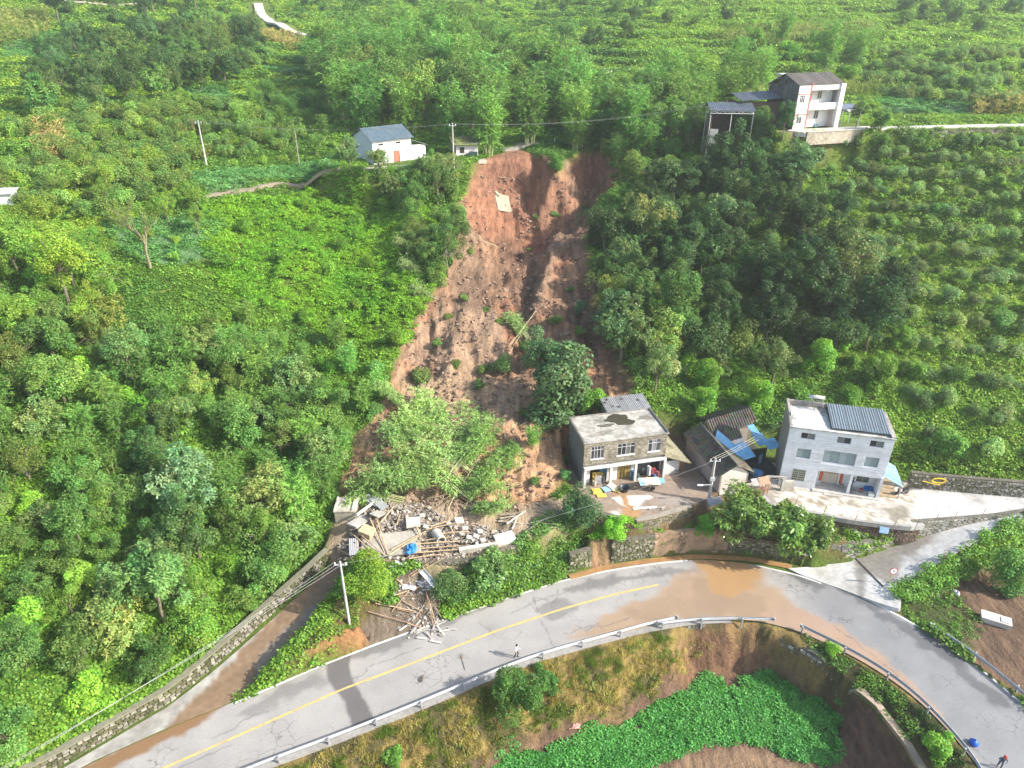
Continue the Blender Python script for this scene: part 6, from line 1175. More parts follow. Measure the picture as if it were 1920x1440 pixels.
b.tube(pts + [(.2, -.5, -.5), (-.6, -.55, -.4), (-1.8, -.5, -.1)], .05, n=5, c=(.62, .42, .03)); b.build('hose_coil', M_PLASTIC, root); root.rotation_euler = (0, 0, R_(-4)); 
p = az(1697, 911, 4.72); 
for k in range(3): b = MB(); b.box(-.5, .5, -.22, .22, 0, .16, (.42, .36, .28)); o = b.build('timber_block', M_WOOD); o.location = (p[0] + rnd.uniform(-.05, .05), p[1], 4.76 + k * .18); o.rotation_euler = (0, 0, .1 * k); tag(o, ('lowest', 'middle', 'topmost')[k] + ' timber block of the little stack under the blue lean-to', 'timber')
# brick box and bucket at the ramp foot, sign
p = az(1597, 1036, .3); b = MB(); BX = empty('red_board_box', (p[0], p[1] + .1, .35), R_(8), 'reddish board box leaning on the coursed wall at the drain', 'box'); b.slab([(-.5, 0, 0), (.75, 0, 0), (.75, .25, 1.25), (-.5, .25, 1.25)], .06, (.36, .15, .11)); b.build('board', M_WOOD, BX); b = MB(); b.slab([(-.75, -.1, 0), (-.5, 0, 0), (-.5, .25, 1.25), (-.75, .1, 1.2)], .06, (.46, .36, .26)); b.build('side_board', M_WOOD, BX)
o = lathe('bucket', [(.14, 0), (.2, .36), (.17, .34), (.12, .03)], M_PLASTIC, None, 14, (.55, .2, .18)); p = az(1602, 1040, .35); o.location = (*p, .4); tag(o, 'small pinkish bucket in front of the reddish box', 'bucket')
p = az(1668, 1092, .9); SG = empty('speed_sign', (p[0], p[1], .7), R_(0), 'round white speed limit sign with red rim on a short pole', 'road sign')
b = MB(); b.tube([(0, 0, -.2), (0, 0, 2.1)], .04, n=6, c=(.62, .36, .2)); b.build('pole', M_FRAME, SG)
def disc(name, r_, y, col, parent, n=24): b = MB(); b.add([(r_ * math.cos(6.2832 * i / n), yy, r_ * math.sin(6.2832 * i / n) * 1.0 + 1.8) for yy in (y, y + .012) for i in range(n)], [tuple(range(n)), tuple(range(n, 2 * n))[::-1]] + [(i, n + i, n + (i + 1) % n, (i + 1) % n) for i in range(n)], col); return b.build(name, M_FRAME, parent)
pl = disc('sign_plate', .42, -.06, (.50, .03, .04), SG); disc('sign_face', .33, -.075, (.78, .78, .78), pl)
fc = bpy.data.curves.new('sign_digits', 'FONT'); fc.body = '5'; fc.size = .5; fc.align_x = 'CENTER'; fc.align_y = 'CENTER'; ft = bpy.data.objects.new('sign_digits', fc); COL.objects.link(ft); dg_ = bpy.context.evaluated_depsgraph_get(); fm = bpy.data.meshes.new_from_object(ft.evaluated_get(dg_)); bpy.data.objects.remove(ft); fm.materials.clear(); fm.materials.append(mat('black_print', (.02, .02, .02), .6, .05)); fo = bpy.data.objects.new('sign_digits', fm); COL.objects.link(fo); fo.parent = pl; fo.location = (0, -.082, 1.8); fo.rotation_euler = (R_(90), 0, 0)
b = MB(); b.box(-.45, .45, -.4, .4, 0, .5, (.48, .46, .42)); p = az(1660, 1115, .2); o = b.build('drain_box', M_CONC); o.location = (*p, -.15); o.rotation_euler = (0, 0, R_(-30)); tag(o, 'small concrete catch basin at the lower end of the drain slot', 'catch basin')
tarp(1793, 1112, .9, .5, .3, (.6, .6, .62), 'crumpled white plastic bag on the brown field', 'plastic_bag', 'bag', 7, dz=.02)
tarp(1078, 1361, 1.0, .6, .25, (.45, .22, .18), 'faded red and white cloth on the soil beside the crop', 'red_cloth', 'cloth', 9, dz=.03)
for k in range(24): p = hit(1790 + rnd.gauss(0, 12), 1078 + rnd.gauss(0, 8)); pole((p[0], p[1], p[2]), (p[0] + rnd.uniform(-.5, .5), p[1] + .5, p[2] + 1.7), .04, .02, (.30, .21, .12), 'dry brown stalk leaning against the vine hedge', 'dry stalks at the vine hedge', 'dry_stalk', 'stalk')
# white pipe, pale poles near wall
A, B = az(1572, 975, 4.0), az(1622, 1005, 3.1); pole((*A, 3.9), (*B, 3.0), .06, .06, (.66, .64, .6), 'white pipe slanting down below the terrace edge', None, 'white_pipe', 'pipe')
sheets_ = empty('sheet_roof_piece', (*az(1342, 938, 5.0), 4.75), R_(13), 'small grey corrugated sheet roof at the foot of the leaning pole', 'roofing sheet'); b = MB(); corrugated(b, (-.9, -.5, .0), (1.7, 0, 0), (0, 1.0, .35), .18, .03, (.36, .36, .36)); b.build('sheet', M_STEEL, sheets_)
# floating road-side bits
for k in range(5): p = az(885 - 0 + rnd.gauss(0, 5), 1277 + rnd.gauss(0, 3), 0); p = az(787 + rnd.gauss(0, 1.5), 1277 + rnd.gauss(0, 5), 0); pole((p[0], p[1], .05), (p[0] + .1, p[1] + rnd.uniform(.5, .9), .08), .03, .02, (.12, .1, .08), 'dark stick lying on the road surface', 'dark sticks on the road', 'stick', 'stick')
p = az(866, 1240, 0); BR = empty('palm_branch', (*p, .03), 0, 'dead fan shaped branch lying on the road', 'branch'); b = MB(); b.tube([(.35, -1.0, 0), (0, .3, .03)], .025, n=5, c=(.2, .17, .13)); b.build('stem', M_WOOD, BR)
for k in range(11): a = 1.6 + (k - 5) * .3; b = MB(); b.tube([(0, .3, .03), (.35 * math.cos(a), .3 + .5 * math.sin(a), .05), (.75 * math.cos(a), .3 + .7 * math.sin(a), .03)], .018, .006, 4, (.28, .24, .18)); b.build('frond', M_WOOD, BR)
o = lathe('blue_bag', [(.05, 0), (.34, .05), (.38, .25), (.2, .42), (.08, .5)], M_PLASTIC, None, 14, (.02, .10, .50)); p = az(1825, 1395, 0); o.location = (*p, 0.0); tag(o, 'bright blue bag on the road near the red helmeted person', 'bag')
p = hit(1040, 268); b = MB(); b.tube([(0, 0, 0), (0, 0, .8)], .16, .04, 8, (.7, .68, .66)); o = b.build('white_marker', M_PLASTIC); o.location = (p[0], p[1], p[2] + .2); tag(o, 'white cone shaped marker on the broken road end', 'cone')
for i, (px, py, sx, c_) in enumerate(((1541, 232, 2.2, (.06, .24, .52)), (1525, 236, 1.8, (.10, .22, .26)), (1552, 230, 1.4, (.25, .12, .08)), (1500, 240, 2.0, (.5, .46, .42)))):
    p = az(px, py, 34.8); o = tarp(px, py, sx, sx * .6, .6, c_, ('bright blue tarpaulin heap before the upper house', 'dark teal tarpaulin heap before the upper house', 'brown heap under the upper house balcony', 'pale sheet heap at the upper house corner')[i], seed=20 + i); o.location = (p[0], p[1], 34.8)
# wash-out below the pale road ledge
p = hit(1130, 150); b = MB(); q = [hit(1118, 136), hit(1148, 136), hit(1142, 165), hit(1124, 165)]; nx, ny = 6, 10; V = []
for j in range(ny):
    for i in range(nx): a = q[0] * (1 - i / (nx - 1)) + q[1] * (i / (nx - 1)); c_ = q[3] * (1 - i / (nx - 1)) + q[2] * (i / (nx - 1)); w_ = a * (1 - j / (ny - 1)) + c_ * (j / (ny - 1)); V.append((w_[0], w_[1], hz(w_[0], w_[1]) + .5 + .3 * rnd.random()))
o = bpy.data.objects.new('washed_concrete', np_mesh('washed_concrete', np.array(V), grid_faces(nx, ny), M_RUB, np.tile(np.array((.5, .48, .45)), (nx * ny, 1)))); COL.objects.link(o); kind(o, 'structure', 'washed out pale concrete below the road ledge')
# ------------------------------------------------------------------ utility poles and lines
def upole(px, py, z, h, lean, label, arm=True, r0=.17, wood=False):
    p = az(px, py, z) if z is not None else hit(px, py)[:2]; z = z if z is not None else hz(*p); root = empty('utility_pole', (p[0], p[1], z - .3), 0, label, 'utility pole'); c = (.46, .44, .40) if not wood else (.33, .30, .24)
    b = MB(); b.tube([(0, 0, 0), (lean[0], lean[1], h)], r0, r0 * .6, 10, c); b.build('pole_shaft', M_CONC, root)
    tops = []
    if arm:
        b = MB(); b.box(lean[0] - .6, lean[0] + .6, lean[1] - .05, lean[1] + .05, h - .45, h - .36, (.5, .5, .48)); b.build('cross_arm', M_STEEL, root)
        for s_ in (-.5, 0, .5): o = lathe('insulator', [(.05, 0), (.08, .06), (.05, .1), (.08, .16), (.03, .22)], M_PLASTIC, root, 8, (.7, .68, .64)); o.location = (lean[0] + s_, lean[1], h - .36)
    top = Vector((p[0] + lean[0], p[1] + lean[1], z - .3 + h)); return root, top
P1, T1 = upole(388, 313, None, 8.2, (0, 0), 'tall pale concrete pole on the upper left slope'); P2, T2 = upole(562, 313, None, 7.0, (0, 0), 'thin weathered pole left of the blue roofed house', False, .1, True)
P3, T3 = upole(852, 338, None, 9.6, (0, 0), 'concrete pole beside the mossy shed at the scarp'); P4, T4 = upole(655, 1170, None, 8.2, (0, 0), 'slim concrete pole standing by the flooded side road', True, .15); P5, T5 = upole(1327, 948, None, 6.8, (0, 0), 'concrete pole with a lamp before the tiled house', True, .2)
b = MB(); b.tube([(0, -.1, 3.3), (-1.1, -.5, 3.55)], .03, n=5, c=(.6, .6, .6)); la = b.build('lamp_arm', M_STEEL, P5); b = MB(); b.box(-1.7, -1.05, -.62, -.42, 3.5, 3.6, (.75, .75, .75)); b.build('lamp_head', M_PLASTIC, la)
b = MB(); b.box(-.25, .25, -.28, -.05, 3.9, 4.3, (.5, .5, .5)); b.build('meter_box', M_STEEL, P5)
def wire(A, B, sag, label, group, r_=.022, col=(.30, .31, .30)):
    A, B = Vector(A), Vector(B); b = MB(); pts = []
    for k in range(15): t = k / 14; q = A.lerp(B, t); q.z -= sag * 4 * t * (1 - t); pts.append(q - A)
    b.tube(pts, r_, r_, 4, col, False); o = b.build('power_line', M_STEEL); o.location = A; tag(o, label, 'cable', group)
UP = Vector((*az(1480, 160, 41), 41.0))
for k in (-.5, 0, .5):
    wire(T1 + Vector((k, 0, -.1)), T3 + Vector((k, 0, -.1)), 1.2, 'sagging cable from the tall left pole to the scarp pole', 'cables left of the scarp pole', .010, (.22, .23, .22))
    wire(T3 + Vector((k, 0, -.1)), UP + Vector((k, 0, k * .6)), 2.2, 'sagging cable from the scarp pole to the upper house', 'cables over the scarp', .009, (.22, .23, .22))
    wire(T4 + Vector((k, 0, -.1)), Vector((-48, 18, 8.0 + k)), .9, 'cable running from the side road pole along the forest edge', 'cables along the side road', .010, (.40, .40, .38))
    wire(T5 + Vector((k, 0, -.1)), Vector((33.5 + k, 72, 11.5)), .4, 'thin cable from the lamp pole to the white house', 'cables to the white house', .013, (.4, .36, .28))
wire(T4 + Vector((0, 0, -.3)), T5 + Vector((0, 0, -.3)), 1.5, 'long thin cable from the side road pole across to the lamp pole', None, .008)
# ------------------------------------------------------------------ people
def limb_mesh(name, joints, edges, radii, m, col, parent, sub=2):
    """one continuous skinned body"""
    me = bpy.data.meshes.new(name); me.from_pydata(joints, edges, []); o = bpy.data.objects.new(name, me); COL.objects.link(o)
    md = o.modifiers.new('skin', 'SKIN'); md.use_smooth_shade = True
    for v, r_ in zip(me.skin_vertices[0].data, radii): v.radius = (r_, r_) if not isinstance(r_, tuple) else r_
    me.skin_vertices[0].data[0].use_root = True; s = o.modifiers.new('sub', 'SUBSURF'); s.levels = sub; s.render_levels = sub
    dg = bpy.context.evaluated_depsgraph_get(); dg.update(); nm = bpy.data.meshes.new_from_object(o.evaluated_get(dg)); bpy.data.objects.remove(o)
    zz = np.array([p.center.z for p in nm.polygons]); c4 = np.array([col(z, p.center) for z, p in zip(zz, nm.polygons)], np.float32); a = nm.attributes.new('col', 'FLOAT_COLOR', 'FACE'); a.data.foreach_set('color', np.column_stack([c4, np.ones(len(c4))]).astype(np.float32).ravel())
    nm.materials.clear(); nm.materials.append(m); o = bpy.data.objects.new(name, nm); COL.objects.link(o); o.parent = parent; return o
M_SKIN = mat('skin_and_cloth', None, .75, .06, 6.0)
def person(loc, rz, label, shirt, trousers, hair, stride=.12, arms='walk', helmet=None, bend=0.0):
    root = empty('person', loc, rz, label, 'person'); SK = (.42, .25, .17); b_ = bend
    J = [(0, 0, .93), (0, -.02 - .1 * b_, 1.12), (0, -.02 - .25 * b_, 1.34), (0, -.03 - .32 * b_, 1.47), (0, -.05 - .36 * b_, 1.58), (0, -.06 - .38 * b_, 1.68),
         (.09, 0, .90), (.10, -stride, .50), (.10, -stride * .6 + .03, .08), (.11, -stride * .6 - .14, .04), (-.09, 0, .90), (-.10, stride * .2, .50), (-.10, stride * 1.4, .10), (-.11, stride * 1.4 - .14, .04),
         (.19, -.02 - .27 * b_, 1.40), (-.19, -.02 - .27 * b_, 1.40)]
    ed = [(0, 1), (1, 2), (2, 3), (3, 4), (4, 5), (0, 6), (6, 7), (7, 8), (8, 9), (0, 10), (10, 11), (11, 12), (12, 13), (2, 14), (2, 15)]
    ra = [(.15, .11), (.14, .10), (.155, .10), .052, .085, .075, .085, .06, .042, .035, .085, .06, .042, .035, .06, .06]
    HD = [(.24, -.02, 1.14), (.20, -.24, 1.06), (-.25, .06, 1.14), (-.24, -.04, .90)] if arms == 'walk' else [(.30, -.12, 1.16), (.16, -.36, 1.20), (-.30, -.12, 1.16), (-.16, -.36, 1.18)]
    n0 = len(J)
    for i, s_ in ((0, 14), (2, 15)):
        e = len(J); J += [HD[i], HD[i + 1]]; ed += [(s_, e), (e, e + 1)]; ra += [.045, .034]; hx, hy, hz_ = HD[i + 1]; d = Vector(HD[i + 1]) - Vector(HD[i]); d.normalize(); side = Vector((1, 0, 0)) if s_ == 14 else Vector((-1, 0, 0)); pm = len(J); J.append(tuple(Vector(HD[i + 1]) + d * .07)); ed.append((e + 1, pm)); ra.append((.035, .02))
        for f in range(4): off = (f - 1.5) * .018; fb = len(J); J.append(tuple(Vector(J[pm]) + d * (.05 + .01 * (f in (1, 2))) + Vector((0, off, 0)) - side * .01)); ed.append((pm, fb)); ra.append(.009)
        J.append(tuple(Vector(HD[i + 1]) + d * .05 - side * .035 + Vector((0, -.02, 0)))); ed.append((e + 1, len(J) - 1)); ra.append(.011)
    def col(z, c):
        if z > 1.46 and abs(c.x) < .13: return hair if (z > 1.66 or (z > 1.58 and c.y > -.04 - .36 * b_)) else SK
        arm = abs(c.x) > .185 and .8 < z < 1.36
        if arm: return SK if z < 1.20 else shirt
        if z > .96: return shirt
        return (.03, .03, .03) if z < .09 else trousers
    limb_mesh('body', J, ed, ra, M_SKIN, col, root)
    hy = -.06 - .38 * b_
    if helmet:
        o = lathe('helmet', [(.155, -.02), (.14, 0), (.13, .07), (.09, .13), (.02, .155)], M_PLASTIC, root, 14, helmet); o.location = (0, hy + .01, 1.68)
    else:
        o = lathe('hair', [(.098, -.07), (.105, 0), (.09, .06), (.05, .095), (.01, .105)], M_CLOTH, root, 12, hair); o.location = (0, hy + .025, 1.665)
    for x in (-.032, .032): b = MB(); b.box(x - .012, x + .012, hy - .088, hy - .078, 1.628, 1.638, (.03, .02, .02)); b.build('eye', M_CLOTH, root)
    b = MB(); b.add([(-.014, hy - .078, 1.575), (.014, hy - .078, 1.575), (0, hy - .105, 1.578), (0, hy - .078, 1.625)], [(0, 2, 3), (2, 1, 3), (0, 1, 2)], SK); b.build('nose', M_SKIN, root)
    return root
p = az(968, 1233, 0); person((*p, 0.0), R_(75), 'person in a white shirt and black trousers walking along the guard rail', (.74, .76, .80), (.02, .02, .025), (.015, .012, .01), .16)
p = az(1872, 1440, 0); person((*p, 0.0), R_(-25), 'person with a red helmet and dark blue clothes at the road', (.05, .07, .13), (.03, .04, .07), (.02, .02, .02), .1, 'hold', (.50, .03, .02), .5)
q = on_wh(7.95, .75, .2); person(tuple(q), R_(60), 'person in dark clothes standing on the porch beside the pillar', (.02, .022, .035), (.025, .03, .05), (.012, .01, .01), .05)
# ------------------------------------------------------------------ leaves and plants
M_LEAF = leaf_mat('leaf'); M_LEAFI = leaf_mat('ground_leaf', True); M_LEAFG = leaf_mat('glossy_leaf', False, 0.2, 0.32)
M_BARK = mat('bark', None, 0.9, 0.3, 5.0, 0.3, (.12, .13, .08), .4, 1.5)
def leaves(P, Nv, L, W, col, g, dirv=None):
    """diamond leaves lying in the plane of normal Nv; returns vertex, face and colour arrays"""
    n = len(P); Nv = Nv / (np.linalg.norm(Nv, axis=1)[:, None] + 1e-9)
    d = g.normal(size=(n, 3)) if dirv is None else dirv
    t = d - (d * Nv).sum(1)[:, None] * Nv; t /= (np.linalg.norm(t, axis=1)[:, None] + 1e-9); b = np.cross(Nv, t)
    L = np.broadcast_to(L, (n,))[:, None]; W = np.broadcast_to(W, (n,))[:, None]
    V = np.stack([P, P + t * L * .45 + b * W / 2 + Nv * L * .06, P + t * L, P + t * L * .45 - b * W / 2 + Nv * L * .06], 1).reshape(-1, 3)
    F = np.arange(4 * n).reshape(n, 4); return V, F, np.repeat(col, 4, axis=0)
def join(parts):
    V, F, C, o = [], [], [], 0
    for v, f, c in parts: V.append(v); F.append(f + o); C.append(c); o += len(v)
    return np.vstack(V), np.vstack(F), np.vstack(C)
def leafcol(g, n, var=.25, hue=.15):
    v = np.clip(g.normal(1, var, n), .45, 1.7); h = g.normal(0, hue, n)
    return np.stack([v * (1 + h), v, v * (1 - h * .5)], 1)
def crown_mesh(name, seed, R=1.0, hz=1.0, lobes=16, lr=.40, n=6500, leaf=.085, asp=.55, droop=.3, top=.35, flat=1.0, m=None, gap=.2, cluster=0):
    """crown of radius R about the origin: leafy lobes with gaps between them"""
    g = np.random.default_rng(seed); cs = []
    for k in range(lobes):
        d = g.normal(size=3); d[2] = d[2] * .8 + top; d /= np.linalg.norm(d); rr = R * (g.uniform(.35, 1.0) if k > 2 else g.uniform(0, .3))
        cs.append(np.r_[d[0] * rr, d[1] * rr, d[2] * rr * hz])
    cs = np.array(cs); rl = R * lr * g.uniform(.5, 1.25, lobes); lv = g.normal(1, .13, lobes); lh = g.normal(0, .10, lobes)
    k = g.integers(0, lobes, n)
    if cluster:
        m_ = n // cluster; kk = g.integers(0, lobes, m_); dd = g.normal(size=(m_, 3)); dd[:, 2] += .35; dd /= np.linalg.norm(dd, axis=1)[:, None]
        rep = g.integers(0, m_, n); k = kk[rep]; base = dd[rep] * g.uniform(.75, 1.05, m_)[rep][:, None]; off = g.normal(size=(n, 3)) * .13; D = base + off; rad = 1.0
        dirn = dd[rep]
    else:
        dirn = g.normal(size=(n, 3)); dirn[:, 2] += .3; dirn /= np.linalg.norm(dirn, axis=1)[:, None]
        D = dirn * (g.uniform(.55, 1.08, n) ** .6)[:, None]
    P = cs[k] + D * rl[k][:, None] * np.array([1, 1, flat])
    hole = vnoise(P[:, 0] / R * 2.6 + seed, P[:, 2] / R * 2.6 + P[:, 1] / R * 1.7, seed) < gap; P, k, dirn = P[~hole], k[~hole], dirn[~hole]; n = len(P)
    Nv = dirn * .7 + np.array([0, 0, .65]) + g.normal(size=(n, 3)) * .5
    dv = dirn * .8 + g.normal(size=(n, 3)) * .7; dv[:, 2] -= droop
    sz = leaf * R * g.uniform(.7, 1.35, n); c = leafcol(g, n, .2, .10); c *= lv[k][:, None]; c[:, 0] *= 1 + lh[k]
    V, F, C = leaves(P, Nv, sz, sz * asp, c, g, dv)
    return np_mesh(name, V, F, m or M_LEAF, C), cs
def trunk_mesh(name, cs, base, seed, r=.05, limbs=6, col=(.16, .13, .09), spread=.85):
    """tapered trunk from (0,0,base) with limbs reaching into the lobes"""
    r_ = random.Random(seed); b = MB(); top = Vector((0, 0, .15)); p0 = Vector((0, 0, base))
    b.tube([p0, p0.lerp(top, .35) + Vector((r_.uniform(-.04, .04), r_.uniform(-.04, .04), 0)), p0.lerp(top, .7) + Vector((r_.uniform(-.06, .06), r_.uniform(-.06, .06), 0)), top], r, r * .35, 7, col)
    for k in range(min(limbs, len(cs))):
        c = Vector(cs[-1 - k]) * spread; s = p0.lerp(top, r_.uniform(.45, .9)); mid = s.lerp(c, .5) + Vector((0, 0, .08)); b.tube([s, mid, c], r * .42, r * .1, 5, col, False)
    return b.mesh(name, M_BARK)
PROTO = {}
def make_tree(key, name, seed, H, R, crown_at=.62, trunk_r=.22, tcol=(.16, .13, .09), limbs=6, spread=.85, **kw):
    """a tree as an Empty with trunk and crown; crown radius R, total height H"""
    cm, cs = crown_mesh('crown', seed, **kw); hz = kw.get('hz', 1.0)
    tm = trunk_mesh('trunk', cs, -H * crown_at / R, seed, trunk_r / R, limbs, tcol, spread)
    PROTO[key] = (name, cm, tm, H, R, crown_at)
for i in range(3):
    make_tree('broad%d' % i, 'broadleaf_tree', 20 + i, 9.5, 3.3, hz=1.15, lobes=22, lr=.36, n=9000, leaf=.095, asp=.5, gap=.22)
    make_tree('tall%d' % i, 'broadleaf_tree', 30 + i, 13, 3.0, crown_at=.58, hz=1.75, lobes=28, lr=.33, n=10000, leaf=.10, asp=.5, top=.15, gap=.24)
    make_tree('tuft%d' % i, 'broadleaf_tree', 40 + i, 9, 3.2, hz=1.05, lobes=20, lr=.38, n=8500, leaf=.12, asp=.42, gap=.16, cluster=14, droop=.6)
    make_tree('light%d' % i, 'broadleaf_tree', 50 + i, 9, 3.6, hz=.95, lobes=24, lr=.30, n=6000, leaf=.075, asp=.45, gap=.30, limbs=11, spread=1.0)
    make_tree('shrub%d' % i, 'shrub', 60 + i, 2.6, 1.7, crown_at=.42, trunk_r=.07, hz=.8, lobes=12, lr=.48, n=3000, leaf=.15, asp=.55, gap=.15)
    make_tree('citrus%d' % i, 'citrus_bush', 70 + i, 2.4, 1.6, crown_at=.48, trunk_r=.07, hz=.72, lobes=11, lr=.46, n=2600, leaf=.14, asp=.5, gap=.15)
for i in range(2):
    make_tree('loquat%d' % i, 'broadleaf_tree', 80 + i, 5.5, 2.7, crown_at=.55, hz=.95, lobes=20, lr=.40, n=8000, leaf=.17, asp=.36, gap=.12, cluster=16, droop=.5, m=M_LEAFG)
    make_tree('round%d' % i, 'broadleaf_tree', 85 + i, 5.0, 2.5, crown_at=.52, hz=1.1, lobes=18, lr=.44, n=9000, leaf=.10, asp=.5, gap=.1)
make_tree('drape0', 'vine_covered_tree', 91, 5, 2.2, crown_at=.5, hz=1.5, lobes=18, lr=.42, n=7000, leaf=.10, asp=.75, gap=.1, droop=1.3, top=0)
make_tree('drape1', 'vine_covered_tree', 92, 5, 2.2, crown_at=.5, hz=1.2, lobes=16, lr=.44, n=7000, leaf=.10, asp=.75, gap=.1, droop=1.3, top=0)
def bamboo(key, seed, H=9.5, nc=15, spread=1.5, sprays=24, per=11, lean=.22):
    g = np.random.default_rng(seed); b = MB(); parts = []
    for c in range(nc):
        a = g.uniform(0, 6.28); r0 = spread * .5 * math.sqrt(g.uniform()); le = lean * g.uniform(.2, 1.4); hh = H * g.uniform(.72, 1.05); a2 = a + g.normal() * .5
        def cv(t): o = r0 + 0; dx = hh * le * t ** 2.2; return np.array([math.cos(a) * o + math.cos(a2) * dx, math.sin(a) * o + math.sin(a2) * dx, hh * (t - .16 * le * 4 * t ** 4 * .5)])
        b.tube([cv(t) for t in np.linspace(0, 1, 7)], .055, .012, 5, (.42, .44, .20) if c % 3 else (.30, .34, .13), False)
        for s in range(sprays):
            t = .32 + .68 * (s + g.uniform()) / sprays; p = cv(t); az_ = g.uniform(0, 6.28); ln = (1.5 - 1.0 * abs(t - .55)) * g.uniform(.6, 1.1)
            bd = np.array([math.cos(az_), math.sin(az_), .35 - .5 * (t < .6)]); q = np.sort(g.uniform(.15, 1, per))[:, None]
            P = p + bd * q * ln - np.array([0, 0, 1]) * (q ** 2) * ln * .35 + g.normal(size=(per, 3)) * .06
            dv = bd + g.normal(size=(per, 3)) * .45 - np.array([0, 0, .55]); Nv = np.array([0, 0, 1.0]) + g.normal(size=(per, 3)) * .55
            c_ = leafcol(g, per, .16, .08) * (1 + .12 * g.normal())
            parts.append(leaves(P, Nv, g.uniform(.4, .75, per), g.uniform(.10, .15, per), c_, g, dv))
    V, F, C = join(parts); PROTO[key] = ('bamboo_clump', np_mesh('foliage', V, F, M_LEAF, C), b.mesh('culm', M_BARK), H, spread + 1.2, None)
for i in range(4): bamboo('bamboo%d' % i, 100 + i, lean=(.16, .24, .30, .2)[i])
def plant(key, x, y, s, color, label, cat, group=None, z=None, tilt=None, rz=None, sink=.12, name=None, sz=1.0):
    """one plant of its own: Empty > trunk, crown (shared meshes)"""
    nm, cm, tm, H, R, ca = PROTO[key]; z = float(Hq(x, y)) if z is None else z
    root = bpy.data.objects.new(name or nm, None); COL.objects.link(root); root.empty_display_size = .3; tag(root, label, cat, group)
    root.location = (x, y, z - sink); root.rotation_euler = (tilt[0] if tilt else rnd.uniform(-.05, .05), tilt[1] if tilt else rnd.uniform(-.05, .05), rnd.uniform(0, 6.28) if rz is None else rz); q_ = rnd.uniform(.85, 1.2) if ca is not None else 1.0; root.scale = (s * q_, s / q_ ** .5, s * sz)
    bam = ca is None
    for me, on in ((tm, 'culm' if bam else 'trunk'), (cm, 'foliage' if bam else 'crown')):
        o = bpy.data.objects.new(on, me); COL.objects.link(o); o.parent = root; o.color = (*color, 1)
        if bam: o['kind'] = 'stuff'
        else: o.scale = (R, R, R); o.location = (0, 0, H * ca)
    return root
def vary(c, v=.18, h=.10):
    k = math.exp(rnd.gauss(0, v)); a = max(-.15, min(.13, rnd.gauss(0, h))); return (c[0] * k * (1 + a), c[1] * k, c[2] * k * (1 - a * .6))
W_DARK = (.050, .092, .028)
C_DARK, C_MID, C_LIME, C_PALE, C_BAM, C_OLIVE, C_KUDZU, C_BLUE = (.062, .112, .036), (.105, .180, .046), (.165, .245, .042), (.170, .235, .085), (.140, .245, .060), (.135, .190, .050), (.135, .240, .030), (.100, .162, .066)
KEEP_OFF = [ROAD, RAMP, UPPER, YARD_G, YARD_W, RAMP_L, np.array(LRP), DEB, EAST, BEAN]
UKEEP = [np.array([(-25, 119), (-12, 127), (-8, 134), (-26, 136)]), np.array([(46, 126), (63, 129), (64, 141), (44, 144), (38, 139), (33, 134), (33, 128), (42, 128)]), band(UROAD, 5)]
PLACED = []
LANDMARKS = [('the pump house', -18, 62), ('the blue roofed house', -21, 124), ('the mossy shed', -8, 131), ('the scarp edge', 5, 128), ('the block house', 12, 76), ('the tiled house', 26, 73), ('the white house', 37, 73), ('the upper house', 54, 132), ('the steel annex', 42, 133), ('the left bean field', -36, 98),
             ('the tall left pole', -49, 116), ('the side road pole', -16, 49), ('the bent rim bamboo', -11, 96), ('the right rim of the slide', 13, 95), ('the hillside stone wall', 60, 68), ('the tan corn plot', -75, 135), ('the far hill road', -55, 215), ('the pale road ledge', 20, 185), ('the upper road wall', 90, 131), ('the side road wall', -33, 40), ('the left picture edge', -62, 75), ('the hilltop fields', 60, 230)]
def name_plants(recs, noun, group, cat):
    """labels that single plants out: tone, size, and the landmark they stand by"""
    by = {}
    for o, colr, s in recs:
        x, y = o.location.x, o.location.y; d = [(x - lx) ** 2 + (y - ly) ** 2 for _, lx, ly in LANDMARKS]; k = int(np.argmin(d)); by.setdefault(k, []).append((d[k], o, colr, s))
    lum = [c[1] + .5 * c[0] for _, c, _ in recs]; sz = [s for _, _, s in recs]; l0, l1 = np.quantile(lum, [.33, .67]); s0, s1 = np.quantile(sz, [.3, .7])
    for k, L in by.items():
        nm, lx, ly = LANDMARKS[k]; L.sort(key=lambda t: t[0])
        for i, (d, o, c, s) in enumerate(L):
            l = c[1] + .5 * c[0]; tone = 'darker' if l < l0 else 'brighter' if l > l1 else ''; size = 'small' if s < s0 else 'large' if s > s1 else ''
            if i < 4: rel = ('nearest to', 'second nearest to', 'third nearest to', 'fourth nearest to')[i]
            else:
                dx, dy = o.location.x - lx, o.location.y - ly; rel = ('uphill from' if dy > 0 else 'downhill from') if abs(dy) > abs(dx) else 'beside' if abs(dx) < 12 else 'further along from'
            o['label'] = ' '.join(q for q in (size, tone, noun, rel, nm) if q); o['category'] = cat; o['group'] = group
